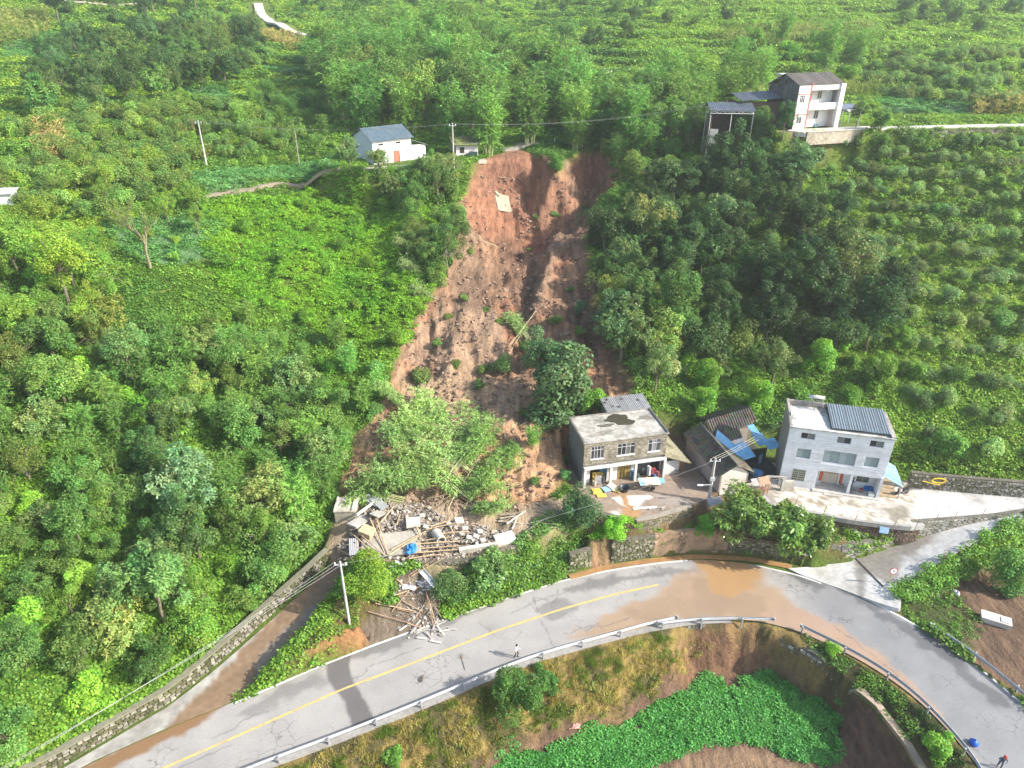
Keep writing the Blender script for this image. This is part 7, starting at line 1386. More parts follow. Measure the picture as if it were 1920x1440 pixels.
def scatter(poly_px, spec, spacing, noun, cat, group, srange=(.8, 1.15), nmax=400, rim=-.5, terr=None, sink=.12):
    """plants spread through a piece of hillside outlined in the photograph; spec = [(prototype family, colour, weight, noun or None)]"""
    H = max(PROTO[spec[0][0] + '0'][3] * .5 * (sum(srange) / 2) - sink, .6)
    P = hitp(poly_px, H); x0, y0 = P.min(0); x1, y1 = P.max(0); n = min(int((x1 - x0) * (y1 - y0) / spacing ** 2 * 7) + 20, 12000)
    cx, cy = rng.uniform(x0, x1, n), rng.uniform(y0, y1, n); ok = pip(P, cx, cy)
    for k in KEEP_OFF + UKEEP: ok &= sdf(k, cx, cy) < -.8
    ok &= sdf(SLIDE, cx, cy) < rim
    if terr:
        f = TERR['f'][np.clip(np.searchsorted(YS, cy), 0, len(YS) - 1), np.clip(np.searchsorted(XS, cx), 0, len(XS) - 1)]; ok &= (f > terr[0]) & (f < terr[1])
    cx, cy = cx[ok], cy[ok]; acc = []; tot = sum(w for _, _, w, _ in spec); recs = {}
    for x, y in zip(cx, cy):
        if len(acc) >= nmax: break
        if acc and np.min((np.array(acc)[:, 0] - x) ** 2 + (np.array(acc)[:, 1] - y) ** 2) < spacing ** 2: continue
        acc.append((x, y)); q = rnd.random() * tot
        for key, colr, w, lab in spec:
            q -= w
            if q <= 0: break
        ks = [k for k in PROTO if k.startswith(key) and k[len(key):].isdigit()]; s = rnd.uniform(*srange); c = vary(colr)
        o = plant(rnd.choice(ks), x, y, s, c, noun, 'tree', sink=sink * (1 if key not in ('shrub', 'citrus') else .15))
        kd = PROTO[ks[0]][0]; recs.setdefault((lab or noun, 'bamboo' if 'bamboo' in kd else 'bush' if key in ('citrus', 'shrub') else 'tree', group if not lab else lab + ' group'), []).append((o, c, s))
    for (nn, ct, gr), L in recs.items(): name_plants(L, nn, gr, ct)
    return len(acc)
def at_crown(px, py, key, s, color, label, cat='tree', dz=.55, **kw):
    color = tuple(q * 1.7 for q in color)
    H = PROTO[key][3] * s; ca = PROTO[key][5]; p = hit(px, py, H * (ca if ca else dz)); return plant(key, p[0], p[1], s, color, label, cat, **kw)
CNT = {}
KEEP_OFF += [band(HILLROAD, 13), HILLROAD + np.array((0, -7)) if False else band(HILLROAD + np.array((0.0, -9.0)), 10), hitp([(1098, 128), (1168, 128), (1162, 195), (1112, 195)])]
def sc(name, *a, **k): CNT[name] = scatter(*a, **k)
# --- forest on the slope left of the slide
LF, MF = 'lower forest tree', 'forest slope tree'
sc('left_low', [(-60, 1000), (120, 960), (300, 930), (480, 960), (610, 1010), (600, 1060), (480, 1160), (340, 1270), (150, 1400), (-60, 1460)],
   [('broad', C_MID, 3, None), ('tuft', C_PALE, 2, 'pale tufted lower forest tree'), ('tall', C_DARK, .8, 'tall lower forest tree'), ('light', C_LIME, 2, 'airy lime lower tree'), ('drape', C_KUDZU, 2, 'vine draped lower tree'), ('shrub', C_LIME, 1, 'lower forest shrub')], 2.6, 'leafy lower forest tree', 'tree', 'trees of the lower forest', (.5, .85), sink=1.6)
sc('left_mid', [(-60, 640), (150, 640), (330, 600), (560, 660), (640, 760), (640, 880), (600, 960), (420, 960), (250, 940), (-60, 990)],
   [('broad', C_MID, 2.5, None), ('tuft', C_PALE, 1.2, 'pale tufted forest slope tree'), ('tall', C_DARK, .6, 'tall forest slope tree'), ('bamboo', C_BAM, 3, 'forest slope bamboo clump'), ('light', C_OLIVE, 1.2, 'airy forest slope tree'), ('drape', C_KUDZU, 1.2, 'vine draped slope tree')], 2.8, 'leafy forest slope tree', 'tree', 'trees on the middle slope', (.5, .85), sink=1.6)
sc('left_bamboo', [(380, 570), (620, 620), (730, 680), (745, 780), (640, 900), (560, 860), (480, 720), (330, 660)], [('bamboo', C_BAM, 3, None), ('shrub', C_MID, 1.5, 'shrub by the slide'), ('drape', C_KUDZU, .7, 'vine mound by the slide')], 2.4, 'bamboo clump by the slide edge', 'bamboo', 'bamboo clumps beside the slide', (.42, .7), sink=.8)
sc('left_up', [(-60, 440), (60, 420), (200, 470), (240, 540), (200, 620), (-60, 630)], [('light', C_LIME, 3, None), ('broad', C_LIME, 1, 'leafy shoulder tree'), ('tuft', C_OLIVE, .8, 'tufted shoulder tree')], 3.0, 'airy shoulder tree', 'tree', 'airy yellow green trees', (.6, .95), sink=1.2)
sc('left_orch', [(-40, 250), (60, 225), (340, 180), (560, 225), (560, 265), (360, 300), (330, 350), (200, 390), (-40, 410)], [('citrus', (.15, .21, .055), 4, None), ('shrub', C_LIME, 1, 'lime green orchard shrub')], 2.9, 'orchard bush', 'bush', 'orchard bushes on the upper left', (.9, 1.35), nmax=170)
sc('left_yel', [(40, 340), (330, 330), (390, 390), (330, 470), (220, 500), (60, 430)], [('light', C_LIME, 2, None), ('shrub', C_LIME, 3, 'lime green field edge shrub')], 3.6, 'small airy field edge tree', 'tree', 'lime trees round the left bean field', (.4, .62))
sc('ul_forest', [(60, 120), (150, 70), (300, 40), (470, 40), (505, 110), (420, 150), (320, 165), (180, 200), (60, 200)], [('broad', C_DARK, 3, None), ('tall', C_BLUE, 1, 'grey green upper wood tree'), ('tuft', C_MID, 1.5, 'tufted upper wood tree'), ('light', C_OLIVE, 1.5, 'airy upper wood tree')], 5.0, 'upper wood tree', 'tree', 'dark trees of the upper left wood', (.75, 1.1), nmax=75, sink=2.2)
sc('ul_edge', [(330, 205), (560, 150), (620, 200), (640, 250), (560, 290), (430, 290), (380, 240)], [('bamboo', C_BAM, 2, None), ('shrub', C_LIME, 2.5, 'shrub behind the two poles')], 3.8, 'low bamboo clump', 'bamboo', 'low bamboo behind the poles', (.4, .62))
# --- bamboo grove behind the blue roofed house and the slide
sc('grove', [(590, 75), (700, 45), (900, 60), (1080, 110), (1130, 190), (1090, 262), (960, 262), (830, 225), (760, 215), (650, 205), (585, 150)], [('bamboo', C_BAM, 4, None), ('broad', C_MID, .8, 'leafy grove tree'), ('light', C_OLIVE, .7, 'airy grove tree')], 4.4, 'tall grove bamboo', 'bamboo', 'bamboo grove behind the blue roofed house', (1.15, 1.7), nmax=110, sink=1.0)
sc('grove_r', [(1110, 180), (1320, 130), (1400, 110), (1440, 130), (1320, 190), (1290, 235), (1180, 262)], [('bamboo', C_BAM, 3, None), ('broad', C_MID, 1, 'leafy tree among the bamboo')], 4.6, 'bamboo clump', 'bamboo', 'bamboo right of the scarp', (.9, 1.3), nmax=45)
sc('top', [(480, -40), (1400, -40), (1380, 30), (1240, 85), (1080, 70), (900, 40), (720, 25), (600, 45)], [('broad', C_MID, 3, None), ('shrub', C_LIME, 4, 'hilltop shrub'), ('light', C_KUDZU, 2, 'airy hilltop tree'), ('bamboo', C_BAM, 1, 'hilltop bamboo clump')], 7.5, 'leafy hilltop tree', 'tree', 'leafy trees on the hilltop', (.65, 1.05), nmax=65, sink=2.0)
sc('top_l', [(-40, -30), (480, -30), (480, 30), (100, 40), (-40, 20)], [('shrub', C_MID, 3, None), ('broad', C_DARK, 1, 'far hillside tree')], 10, 'far hillside shrub', 'bush', 'shrubs on the far hillside', (.9, 1.6), nmax=22)
sc('top_r', [(1640, -20), (1960, -20), (1960, 50), (1800, 60), (1700, 45)], [('broad', C_MID, 2, None), ('shrub', C_LIME, 2, 'terrace top shrub')], 6.5, 'leafy terrace top tree', 'tree', 'leafy trees above the terraces', (.65, 1.0), nmax=24, sink=2.0)
# --- dark wood right of the slide
sc('wood', [(1120, 420), (1200, 345), (1330, 300), (1470, 285), (1560, 350), (1640, 450), (1690, 560), (1640, 620), (1500, 640), (1350, 630), (1210, 660), (1140, 600)],
   [('tall', W_DARK, 3, None), ('broad', W_DARK, 2, 'broad crowned right wood tree'), ('tuft', C_BLUE, 1.5, 'tufted right wood tree'), ('light', C_OLIVE, 1.2, 'airy right wood tree'), ('drape', C_MID, .7, 'vine draped right wood tree')], 3.6, 'tall right wood tree', 'tree', 'tall dark trees right of the slide', (.75, 1.15), sink=1.5, rim=.3)
sc('row', [(1150, 270), (1330, 275), (1350, 330), (1160, 325)], [('round', (.13, .21, .055), 3, None), ('shrub', C_KUDZU, 2, 'bright scarp top shrub')], 3.2, 'small scarp top tree', 'tree', 'row of small trees right of the scarp', (.75, 1.0))
sc('below_house', [(1310, 265), (1400, 235), (1500, 255), (1490, 290), (1330, 300)], [('broad', C_DARK, 2, None), ('round', C_MID, 2, 'round tree under the yard')], 3.6, 'crowding tree under the yard', 'tree', 'trees below the upper house', (.42, .6), sink=.8)
sc('vine_slope', [(1190, 700), (1350, 660), (1560, 640), (1700, 620), (1740, 700), (1650, 760), (1480, 745), (1250, 790)], [('shrub', C_KUDZU, 3, None), ('drape', C_KUDZU, 1.4, 'vine draped small tree'), ('light', C_PALE, .8, 'pale airy tree')], 3.6, 'bright slope shrub', 'bush', 'bright shrubs behind the lower houses', (.55, .95))
# --- orchard terraces on the right
sc('orch_r', [(1540, 300), (1960, 250), (1960, 880), (1760, 830), (1690, 760), (1700, 640), (1680, 560), (1620, 430), (1550, 350)], [('citrus', (.17, .225, .085), 6, None), ('shrub', C_MID, .8, 'leafy shrub among the terraces')], 1.9, 'terrace citrus bush', 'bush', 'citrus bushes on the right terraces', (.55, 1.0), nmax=295, terr=(.05, .38))
sc('orch_u', [(1590, 95), (1960, 85), (1960, 190), (1850, 200), (1640, 172), (1590, 150)], [('citrus', (.16, .215, .065), 5, None)], 2.6, 'upper row citrus bush', 'bush', 'citrus rows above the upper house', (.8, 1.2), nmax=120, terr=(.0, .5))
sc('mid_shrub', [(1400, 40), (1640, 80), (1600, 150), (1480, 130), (1380, 100)], [('shrub', C_KUDZU, 2, None), ('bamboo', C_BAM, .5, 'mid terrace bamboo clump')], 5.5, 'green mid terrace shrub', 'bush', 'shrubs above the upper house', (.9, 1.4), nmax=26)
sc('kudzu_shrub', [(420, 400), (620, 350), (780, 380), (820, 460), (800, 560), (740, 640), (560, 600), (400, 520)], [('shrub', C_KUDZU, 3, None)], 5.5, 'vine smothered mound', 'bush', 'vine mounds on the bright slope', (.5, 1.0))
sc('slide_left', [(740, 340), (870, 335), (890, 400), (870, 480), (810, 540), (770, 440)], [('drape', C_MID, 2, None), ('round', C_OLIVE, 1, 'round rim tree'), ('light', C_MID, 1, 'airy rim tree')], 2.5, 'vine draped rim tree', 'tree', 'trees on the left rim of the slide', (.6, .9), rim=.8, sink=.5)
sc('bh_front', [(640, 300), (700, 292), (820, 300), (850, 335), (760, 365), (640, 350)], [('tuft', (.135, .20, .08), 3, None), ('round', C_MID, 1, 'round front tree'), ('light', C_PALE, 1, 'airy front tree')], 2.6, 'tufted tree below the house front', 'tree', 'trees below the blue roofed house', (.45, .7), rim=.5, sink=.4)
sc('head_trees', [(1050, 235), (1160, 235), (1180, 285), (1090, 290)], [('bamboo', C_BAM, 2, None), ('drape', C_MID, 1, 'vine draped scarp head tree')], 3.0, 'scarp head bamboo', 'bamboo', 'bamboo over the scarp head', (.6, .9), rim=.6)
print('PLANTS', CNT, sum(CNT.values()))
# --- trees that stand out one by one
at_crown(1040, 722, 'drape0', 1.9, (.042, .074, .032), 'lone big dark tree left standing in the middle of the slide mud', sink=1.2); at_crown(1018, 655, 'drape1', 1.05, (.05, .09, .042), 'slender tree behind the big dark tree in the slide mud')
at_crown(1178, 600, 'tall0', .62, (.12, .155, .05), 'slender pale yellow green tree at the right edge of the slide')
at_crown(1275, 560, 'tall1', 1.05, (.048, .09, .022), 'tallest dense green tree at the front of the dark wood'); at_crown(1215, 405, 'light0', 1.15, (.12, .13, .045), 'wide brownish olive tree at the top of the dark wood')
at_crown(1365, 395, 'tuft0', .85, (.10, .15, .075), 'pale tufted tree between dark ones in the right wood'); at_crown(1590, 490, 'light1', 1.25, (.09, .105, .035), 'broad olive tree at the right end of the dark wood')
at_crown(1500, 300, 'tuft1', .95, (.06, .105, .05), 'grey green tree just below the upper white house'); at_crown(1440, 275, 'broad2', .62, (.03, .07, .02), 'dark bushy tree before the steel roofed annex')
at_crown(1475, 215, 'tall1', .55, (.035, .075, .022), 'tall dark tree in front of the upper house gable'); at_crown(1612, 205, 'tall2', .42, (.05, .075, .03), 'thin tree right of the upper house balcony'); at_crown(1655, 225, 'round1', .8, (.05, .10, .02), 'round tree beside the pale upper road')
[at_crown(px, py, ky, s_, c_, l_, 'bush') for px, py, ky, s_, c_, l_ in ((1600, 268, 'shrub0', 1.1, (.06, .10, .025), 'leafy shrub under the pale wall of the upper yard'), (1650, 262, 'drape1', .7, (.06, .11, .022), 'vine heap below the bend of the pale upper road'), (1700, 258, 'shrub1', 1.2, (.065, .10, .03), 'leafy shrub below the pale upper road'), (1735, 268, 'drape0', .6, (.055, .10, .02), 'dark vine heap at the start of the upper road wall'), (1045, 305, 'drape0', .55, (.06, .12, .022), 'green vine tongue hanging over the middle of the scarp'), (1110, 745, 'drape1', .8, (.085, .16, .025), 'vivid vine mound behind the block house roof'), (1345, 242, 'broad0', .5, (.05, .085, .03), 'bushy tree in front of the open steel shed'), (1395, 232, 'broad2', .55, (.045, .08, .028), 'dark tree covering the brick wall of the annex'), (1435, 240, 'tuft1', .6, (.05, .09, .035), 'tufted tree under the dark gable'), (1350, 232, 'round1', .75, (.05, .09, .03), 'round tree hiding the posts of the open steel shed'), (1420, 222, 'round0', .8, (.055, .10, .03), 'round tree between the steel shed and the gable'))]
at_crown(350, 900, 'tuft2', .95, (.095, .155, .085), 'pale blue green tree in the middle of the left forest'); at_crown(285, 1090, 'tuft0', .95, (.075, .145, .05), 'large leaved bright tree in the lower left forest'); at_crown(100, 480, 'light2', 1.2, (.13, .18, .025), 'broad lime green tree near the left edge')
at_crown(230, 650, 'tall0', .72, (.08, .13, .05), 'upright grey green tree on the left forest slope'); at_crown(885, 85, 'light1', 1.3, (.10, .125, .05), 'big airy grey olive tree over the bamboo grove'); at_crown(868, 175, 'light2', .95, (.12, .14, .05), 'pale leafed tree in front of the bamboo grove')
at_crown(693, 1090, 'round0', .92, (.10, .155, .02), 'round yellow green tree below the rubble heap beside the pole', sz=1.05)
at_crown(843, 1095, 'round1', .66, (.055, .10, .035), 'grey green bush on the bank right of the spilled poles'); at_crown(915, 1075, 'loquat0', .72, (.06, .11, .035), 'wide leafy bush on the ivy bank'); at_crown(880, 1100, 'shrub1', 1.0, (.06, .12, .02), 'small bush between two bank bushes above the road')
at_crown(1086, 958, 'round1', .84, (.035, .068, .03), 'round dark green tree at the left corner of the mud yard', sz=1.05)
at_crown(1400, 965, 'loquat0', 1.02, (.065, .105, .026), 'left loquat tree below the house terrace'); at_crown(1475, 985, 'loquat1', 1.05, (.072, .115, .026), 'middle loquat tree below the house terrace'); at_crown(1528, 1005, 'loquat0', .8, (.06, .10, .024), 'small right loquat tree above the concrete apron')
at_crown(970, 1306, 'round0', .8, (.042, .088, .02), 'glossy round tree beside the guard rail', sz=1.2); at_crown(1020, 1278, 'shrub0', .85, (.045, .095, .022), 'small dark bush touching the glossy round tree')
at_crown(1150, 985, 'drape1', .55, (.10, .22, .02), 'vivid green climber heap below the mud yard'); at_crown(1325, 985, 'drape0', .52, (.065, .15, .02), 'vivid green vine hanging beside the leaning pole')
at_crown(740, 1418, 'shrub2', .55, (.06, .12, .02), 'small green bush on the dry bank below the road'); at_crown(1562, 1215, 'shrub1', .42, (.10, .19, .02), 'bright little sapling in the dark gully'); at_crown(1760, 1400, 'shrub0', .8, (.09, .17, .02), 'bright sapling in the gully by the lower guard rail')
at_crown(1900, 1080, 'drape0', .9, (.05, .11, .02), 'vine heap at the edge of the brown field'); at_crown(1780, 840, 'shrub2', 1.2, (.075, .14, .03), 'leafy bush above the hillside stone wall', keep=None) if False else at_crown(1780, 835, 'shrub2', 1.2, (.075, .14, .03), 'leafy bush above the hillside stone wall')
at_crown(850, 420, 'drape1', .95, (.055, .10, .025), 'vine covered tree overhanging the left side of the slide'); at_crown(845, 310, 'light0', .75, (.11, .13, .05), 'airy tree at the scarp corner beside the pole')
at_crown(1255, 690, 'shrub1', 1.3, (.13, .15, .07), 'pale twiggy shrub below the dark wood'); at_crown(1345, 690, 'shrub0', 1.2, (.12, .145, .06), 'pale shrub below the tallest dark tree')
at_crown(785, 705, 'shrub2', .8, (.075, .10, .03), 'uprooted bush resting on the slide bench'); at_crown(940, 685, 'shrub1', .8, (.06, .10, .035), 'leafy uprooted bush in mid slide'); at_crown(1000, 815, 'bamboo1', .36, (.09, .17, .04), 'small upright bamboo sprout in the mud beside the block house', 'bamboo')
at_crown(1060, 890, 'shrub0', .5, (.06, .13, .05), 'banana like plant beside the block house corner'); at_crown(1090, 575, 'shrub2', .75, (.06, .10, .06), 'blue green bush clinging to the right side of the slide'); at_crown(900, 720, 'shrub0', .5, (.06, .10, .03), 'small torn bush on the slide bench')
for px, py, s_ in ((1040, 400, .45), (1100, 390, .5), (1005, 405, .4), (870, 555, .35), (910, 580, .5), (935, 600, .4), (1070, 540, .4), (1045, 600, .6), (1110, 740, .6), (855, 680, .4), (1120, 450, .5), (1155, 330, .6), (990, 465, .35), (750, 790, .6), (980, 770, .45), (960, 840, .5), (905, 690, .5), (985, 650, .7), (1030, 780, .6), (1120, 755, .8), (700, 770, .6), (1060, 860, .5), (1000, 900, .5), (880, 470, .4), (1085, 620, .5), (820, 640, .45), (840, 590, .4)):
    p = hit(px, py, .5); plant(rnd.choice(['shrub0', 'shrub1', 'shrub2']), p[0], p[1], s_, vary((.13, .20, .055)), 'torn green shrub lying on the bare slide slope', 'bush', 'torn shrubs on the slide', sz=.8)
# uprooted bamboo swept down over the mud
for i, (px, py, s_, a, tl) in enumerate(((965, 600, .55, 2.2, 1.15), (820, 770, .80, 2.5, 1.25), (860, 790, .8, 2.0, 1.2), (890, 810, .75, 1.6, 1.2), (790, 800, .7, 3.2, 1.25), (760, 820, .7, 3.6, 1.25), (840, 840, .8, 2.6, 1.2), (880, 850, .85, .9, 1.15), (915, 870, .8, .5, 1.2), (800, 870, .8, 3.3, 1.25), (745, 905, .8, 3.0, 1.3), (780, 920, .8, 3.4, 1.25), (840, 900, .8, 2.6, 1.2), (700, 920, .7, 3.1, 1.3), (900, 920, .7, .2, 1.2), (925, 960, .55, -.4, 1.2), (720, 750, .55, 3.0, .9))):
    p = hit(px, py, .8); root = plant(('bamboo0', 'bamboo1', 'bamboo2', 'bamboo3')[i % 4], p[0] - math.cos(a) * 3.4, p[1] - math.sin(a) * 3.4, s_ * 1.12, vary((.25, .35, .14), .10, .04), ('uprooted bamboo lying alone in the middle of the slide' if i == 0 else 'topmost plume of the fallen bamboo heap on the mud' if i == 1 else 'fallen bamboo plume hanging down at the rubble edge' if i == 15 else 'small fallen bamboo at the upper left of the heap' if i == 16 else 'uprooted bamboo plume on the left side of the fallen heap' if px < 800 else 'uprooted bamboo plume on the right side of the fallen heap'), 'bamboo', 'uprooted bamboo on the slide mud', name='fallen_bamboo', rz=0, sink=-.15)
    root.scale.y *= .5; root.rotation_euler = Vector((math.cos(a) * math.sin(tl), math.sin(a) * math.sin(tl), math.cos(tl))).to_track_quat('Z', 'Y').to_euler()
# willow like bent bamboo on the left rim
for px, py, a in ((770, 500, 3.0), (790, 540, 3.4), (760, 460, 2.8)):
    p = hit(px, py, 1.2); root = plant('bamboo2', p[0] + 2, p[1], .5, (.27, .32, .17), 'pale bent bamboo hanging over the left rim of the slide', 'bamboo', 'pale bent bamboo on the rim', rz=0); root.rotation_euler = Vector((math.cos(a) * .9, math.sin(a) * .5, .45)).to_track_quat('Z', 'Y').to_euler()
# the thin, nearly leafless tree on the left
def bare_tree(px, py, H, label, col=(.20, .18, .10), leafc=(.19, .25, .05), seed=3, nleaf=1300):
    p = hit(px, py); r = empty('bare_tree', (p[0], p[1], p[2] - .2), .4, label, 'tree'); b = MB(); r_ = random.Random(seed); tips = []
    def grow(s, d, ln, rad, dep):
        e = s + d * ln; m_ = s + d * ln * .5 + Vector((r_.uniform(-.05, .05), r_.uniform(-.05, .05), 0)) * ln; b.tube([s, m_, e], rad, rad * .6, 6 if dep < 2 else 4, col, False)
        tips.append(e); tips.append(m_)
        if dep < 5:
            for k in range(3 if dep < 3 else 2): grow(s.lerp(e, r_.uniform(.45, 1.0)), (d + Vector((r_.uniform(-.75, .75), r_.uniform(-.75, .75), r_.uniform(.0, .35)))).normalized(), ln * r_.uniform(.55, .8), rad * .55, dep + 1)
    grow(Vector((0, 0, 0)), Vector((.02, 0, 1)), H * .34, H * .018, 0); b.build('trunk', M_BARK, r)
    g = np.random.default_rng(seed); T = np.array(tips)[g.integers(0, len(tips), nleaf)]; P = T + g.normal(size=(nleaf, 3)) * .3; V, F, C = leaves(P, np.array([0, 0, 1.]) + g.normal(size=(nleaf, 3)) * .6, g.uniform(.15, .3, nleaf), .1, leafcol(g, nleaf), g)
    o = bpy.data.objects.new('crown', np_mesh('crown', V, F, M_LEAF, C)); COL.objects.link(o); o.parent = r; o.color = (*leafc, 1)
bare_tree(283, 505, 15, 'tall thin sparsely leafed tree standing before the left bean field'); bare_tree(362, 262, 6.5, 'brown dead looking sapling beside the first hillside pole', (.22, .15, .09), (.16, .11, .05), 8, 120)
# ------------------------------------------------------------------ ground cover: plants nobody could count
def clump(name, n, kind_, g, m=None):
    if kind_ == 'leaf':
        d = g.normal(size=(n, 3)); d[:, 2] = abs(d[:, 2]); d /= np.linalg.norm(d, axis=1)[:, None]; P = d * (g.uniform(.2, 1, n) ** .5)[:, None] * np.array([.75, .75, .55]); Nv = d * .5 + np.array([0, 0, .8]) + g.normal(size=(n, 3)) * .35; L = g.uniform(.2, .38, n); W = L * .75; dv = d + g.normal(size=(n, 3)) * .5
    elif kind_ == 'crop':
        P = np.column_stack([g.uniform(-.5, .5, n), g.uniform(-.5, .5, n), g.uniform(.15, .45, n)]); Nv = np.array([0, 0, 1.]) + g.normal(size=(n, 3)) * .4; L = g.uniform(.18, .3, n); W = L * .8; dv = g.normal(size=(n, 3))
    elif kind_ == 'grass':
        P = np.column_stack([g.normal(0, .28, n), g.normal(0, .28, n), np.zeros(n)]); dv = g.normal(size=(n, 3)) * .45; dv[:, 2] = 1; Nv = g.normal(size=(n, 3)); Nv[:, 2] = .1; L = g.uniform(.4, .95, n); W = .05 + 0 * L
    else:
        t = g.uniform(.15, 1, n); P = np.column_stack([g.normal(0, .04, n), g.normal(0, .04, n), t * 1.9]); dv = g.normal(size=(n, 3)); dv[:, 2] = .5; Nv = g.normal(size=(n, 3)) * .5; Nv[:, 2] += .5; L = g.uniform(.5, .9, n); W = .11 + 0 * L
    V, F, C = leaves(P, Nv, L, W, leafcol(g, n, .2, .1), g, dv); return bpy.data.objects.new(name, np_mesh(name, V, F, m or M_LEAFI, C))
def cover(name, X, Y, scl, tint, proto, label, Z=None, dz=0.0):
    """GN-instanced stuff on the ground"""
    n = len(X); Z = Hq(X, Y) if Z is None else Z; me = bpy.data.meshes.new(name); me.vertices.add(n); me.vertices.foreach_set('co', np.column_stack([X, Y, Z + dz]).astype(np.float32).ravel())
    def at_(nm, ty, key, d): a = me.attributes.new(nm, ty, 'POINT'); a.data.foreach_set(key, np.asarray(d, np.float32).ravel())
    at_('spin', 'FLOAT_VECTOR', 'vector', np.column_stack([rng.normal(0, .15, n), rng.normal(0, .15, n), rng.uniform(0, 6.28, n)])); at_('size', 'FLOAT', 'value', scl); at_('tint', 'FLOAT_COLOR', 'color', np.column_stack([tint, np.ones(n)]))
    o = bpy.data.objects.new(name, me); COL.objects.link(o); kind(o, 'stuff', label)
    ng = bpy.data.node_groups.new(name, 'GeometryNodeTree'); ng.interface.new_socket('Geometry', in_out='INPUT', socket_type='NodeSocketGeometry'); ng.interface.new_socket('Geometry', in_out='OUTPUT', socket_type='NodeSocketGeometry')
    gi, go = ng.nodes.new('NodeGroupInput'), ng.nodes.new('NodeGroupOutput'); ip = ng.nodes.new('GeometryNodeInstanceOnPoints'); oi = ng.nodes.new('GeometryNodeObjectInfo'); oi.inputs[0].default_value = proto; oi.inputs['As Instance'].default_value = False
    ar = ng.nodes.new('GeometryNodeInputNamedAttribute'); ar.data_type = 'FLOAT_VECTOR'; ar.inputs[0].default_value = 'spin'; as_ = ng.nodes.new('GeometryNodeInputNamedAttribute'); as_.data_type = 'FLOAT'; as_.inputs[0].default_value = 'size'
    L = ng.links.new; L(gi.outputs[0], ip.inputs['Points']); L(oi.outputs['Geometry'], ip.inputs['Instance']); L(ar.outputs[0], ip.inputs['Rotation']); L(as_.outputs[0], ip.inputs['Scale']); L(ip.outputs[0], go.inputs[0])
    md = o.modifiers.new('scatter', 'NODES'); md.node_group = ng; return o
g_ = np.random.default_rng(5)
CL_LEAF, CL_CROP, CL_GRASS, CL_CORN = clump('leaf_clump', 46, 'leaf', g_), clump('crop_patch', 40, 'crop', g_), clump('grass_tuft', 30, 'grass', g_), clump('corn_stalk', 16, 'corn', g_)
def in_view(X, Y, m=60):
    z = Hq(X, Y) - CAM_H; c, s = math.cos(PITCH), math.sin(PITCH); D = Y * c - z * s; U = Y * s + z * c; px = 960 + FPX * X / D; py = 720 - FPX * U / D
    return (D > 5) & (px > -m) & (px < 1920 + m) & (py > -m) & (py < 1440 + m)
def pick(poly, dens, warp=.8):
    x0, y0 = poly.min(0); x1, y1 = poly.max(0); n = int((x1 - x0) * (y1 - y0) * dens); X, Y = rng.uniform(x0, x1, n), rng.uniform(y0, y1, n)
    k = pip(poly, X + (fbm(X / 1.5, Y / 1.5, 3, 7) - .5) * 2 * warp, Y + (fbm(X / 1.5, Y / 1.5, 3, 8) - .5) * 2 * warp); return X[k], Y[k]
def tints(X, Y, a, b, v=.16, sc_=7, s=3):
    t = np.clip(fbm(X / sc_, Y / sc_, 4, s) * 1.6 - .3, 0, 1)[:, None]; c = np.array(a) * (1 - t) + np.array(b) * t; return c * np.exp(rng.normal(0, v, len(X)))[:, None]
KUDZU = hitp([(380, 400), (430, 375), (600, 345), (660, 335), (800, 380), (840, 470), (835, 530), (800, 590), (750, 660), (650, 640), (540, 600), (420, 560), (380, 480)])
FIELDS = (FIELD_A, FIELD_B, FIELD_C, FIELD_D, FIELD_E, FIELD_F)
# undergrowth over the whole hillside
n = 330000; U_ = rng.uniform(0, 1, n); Y = 35 + (330 - 35) * U_ ** 1.25; X = rng.uniform(-1, 1, n) * (Y * .95 + 25); k = in_view(X, Y, 330); X, Y = X[k], Y[k]
k = np.ones(len(X), bool); bil = lambda A, X, Y: A[np.clip(np.searchsorted(YS, Y), 0, len(YS) - 1), np.clip(np.searchsorted(XS, X), 0, len(XS) - 1)]
k &= (bil(GSOIL, X, Y) < .25) & ~pip(KUDZU, X, Y); k &= pdist(np.array(LW), X, Y)[0] > 0.35; k &= pdist(HILLROAD, X, Y)[0] > 5; k &= ~pip(np.vstack([SOUTH, [(38, -900), (-900, -900), (-900, 0)]]), X, Y)
UNDER = [UKEEP[0] + np.array((0, 1.5)), np.array([(47, 128), (63.5, 129.4), (64, 138), (44, 141), (38, 137), (33, 134), (33, 129), (42, 129)]), band(UROAD, 3.4)]
for P_ in [ROAD, RAMP, UPPER, YARD_G, YARD_W, RAMP_L, np.array(LRP), WSTRIP, CORN_TAN] + UNDER + list(FIELDS): k &= sdf(P_, X, Y) < -.15
X, Y = X[k], Y[k]; dist = np.hypot(X, Y)
tn = tints(X, Y, (0.061, 0.131, 0.028), (0.160, 0.264, 0.035), .2); tf_ = bil(TERR['f'], X, Y); tm_ = bil(TERR['m'], X, Y); rise = (tm_ > .3) & (tf_ > .44) & (tf_ < .99); rs_ = np.maximum(sst(30, 50, X) * .5, rise * .95)[:, None]; tn = tn * (1 - rs_) + rs_ * tints(X, Y, (0.17, 0.27, 0.035), (0.25, 0.33, 0.045), .15, 3, 9)
cover('undergrowth', X, Y, rng.uniform(.45, 1.15, len(X)) * (1 + 1.2 * sst(110, 260, dist)) * np.where(rise, .75, 1), tn, CL_LEAF, 'dense green undergrowth covering the hillside')
X, Y = pick(KUDZU, 7); k = sdf(SLIDE, X, Y) < .3; X, Y = X[k], Y[k]; mound = (fbm(X / 2.6, Y / 2.6, 4, 71) - .42) * 3.2
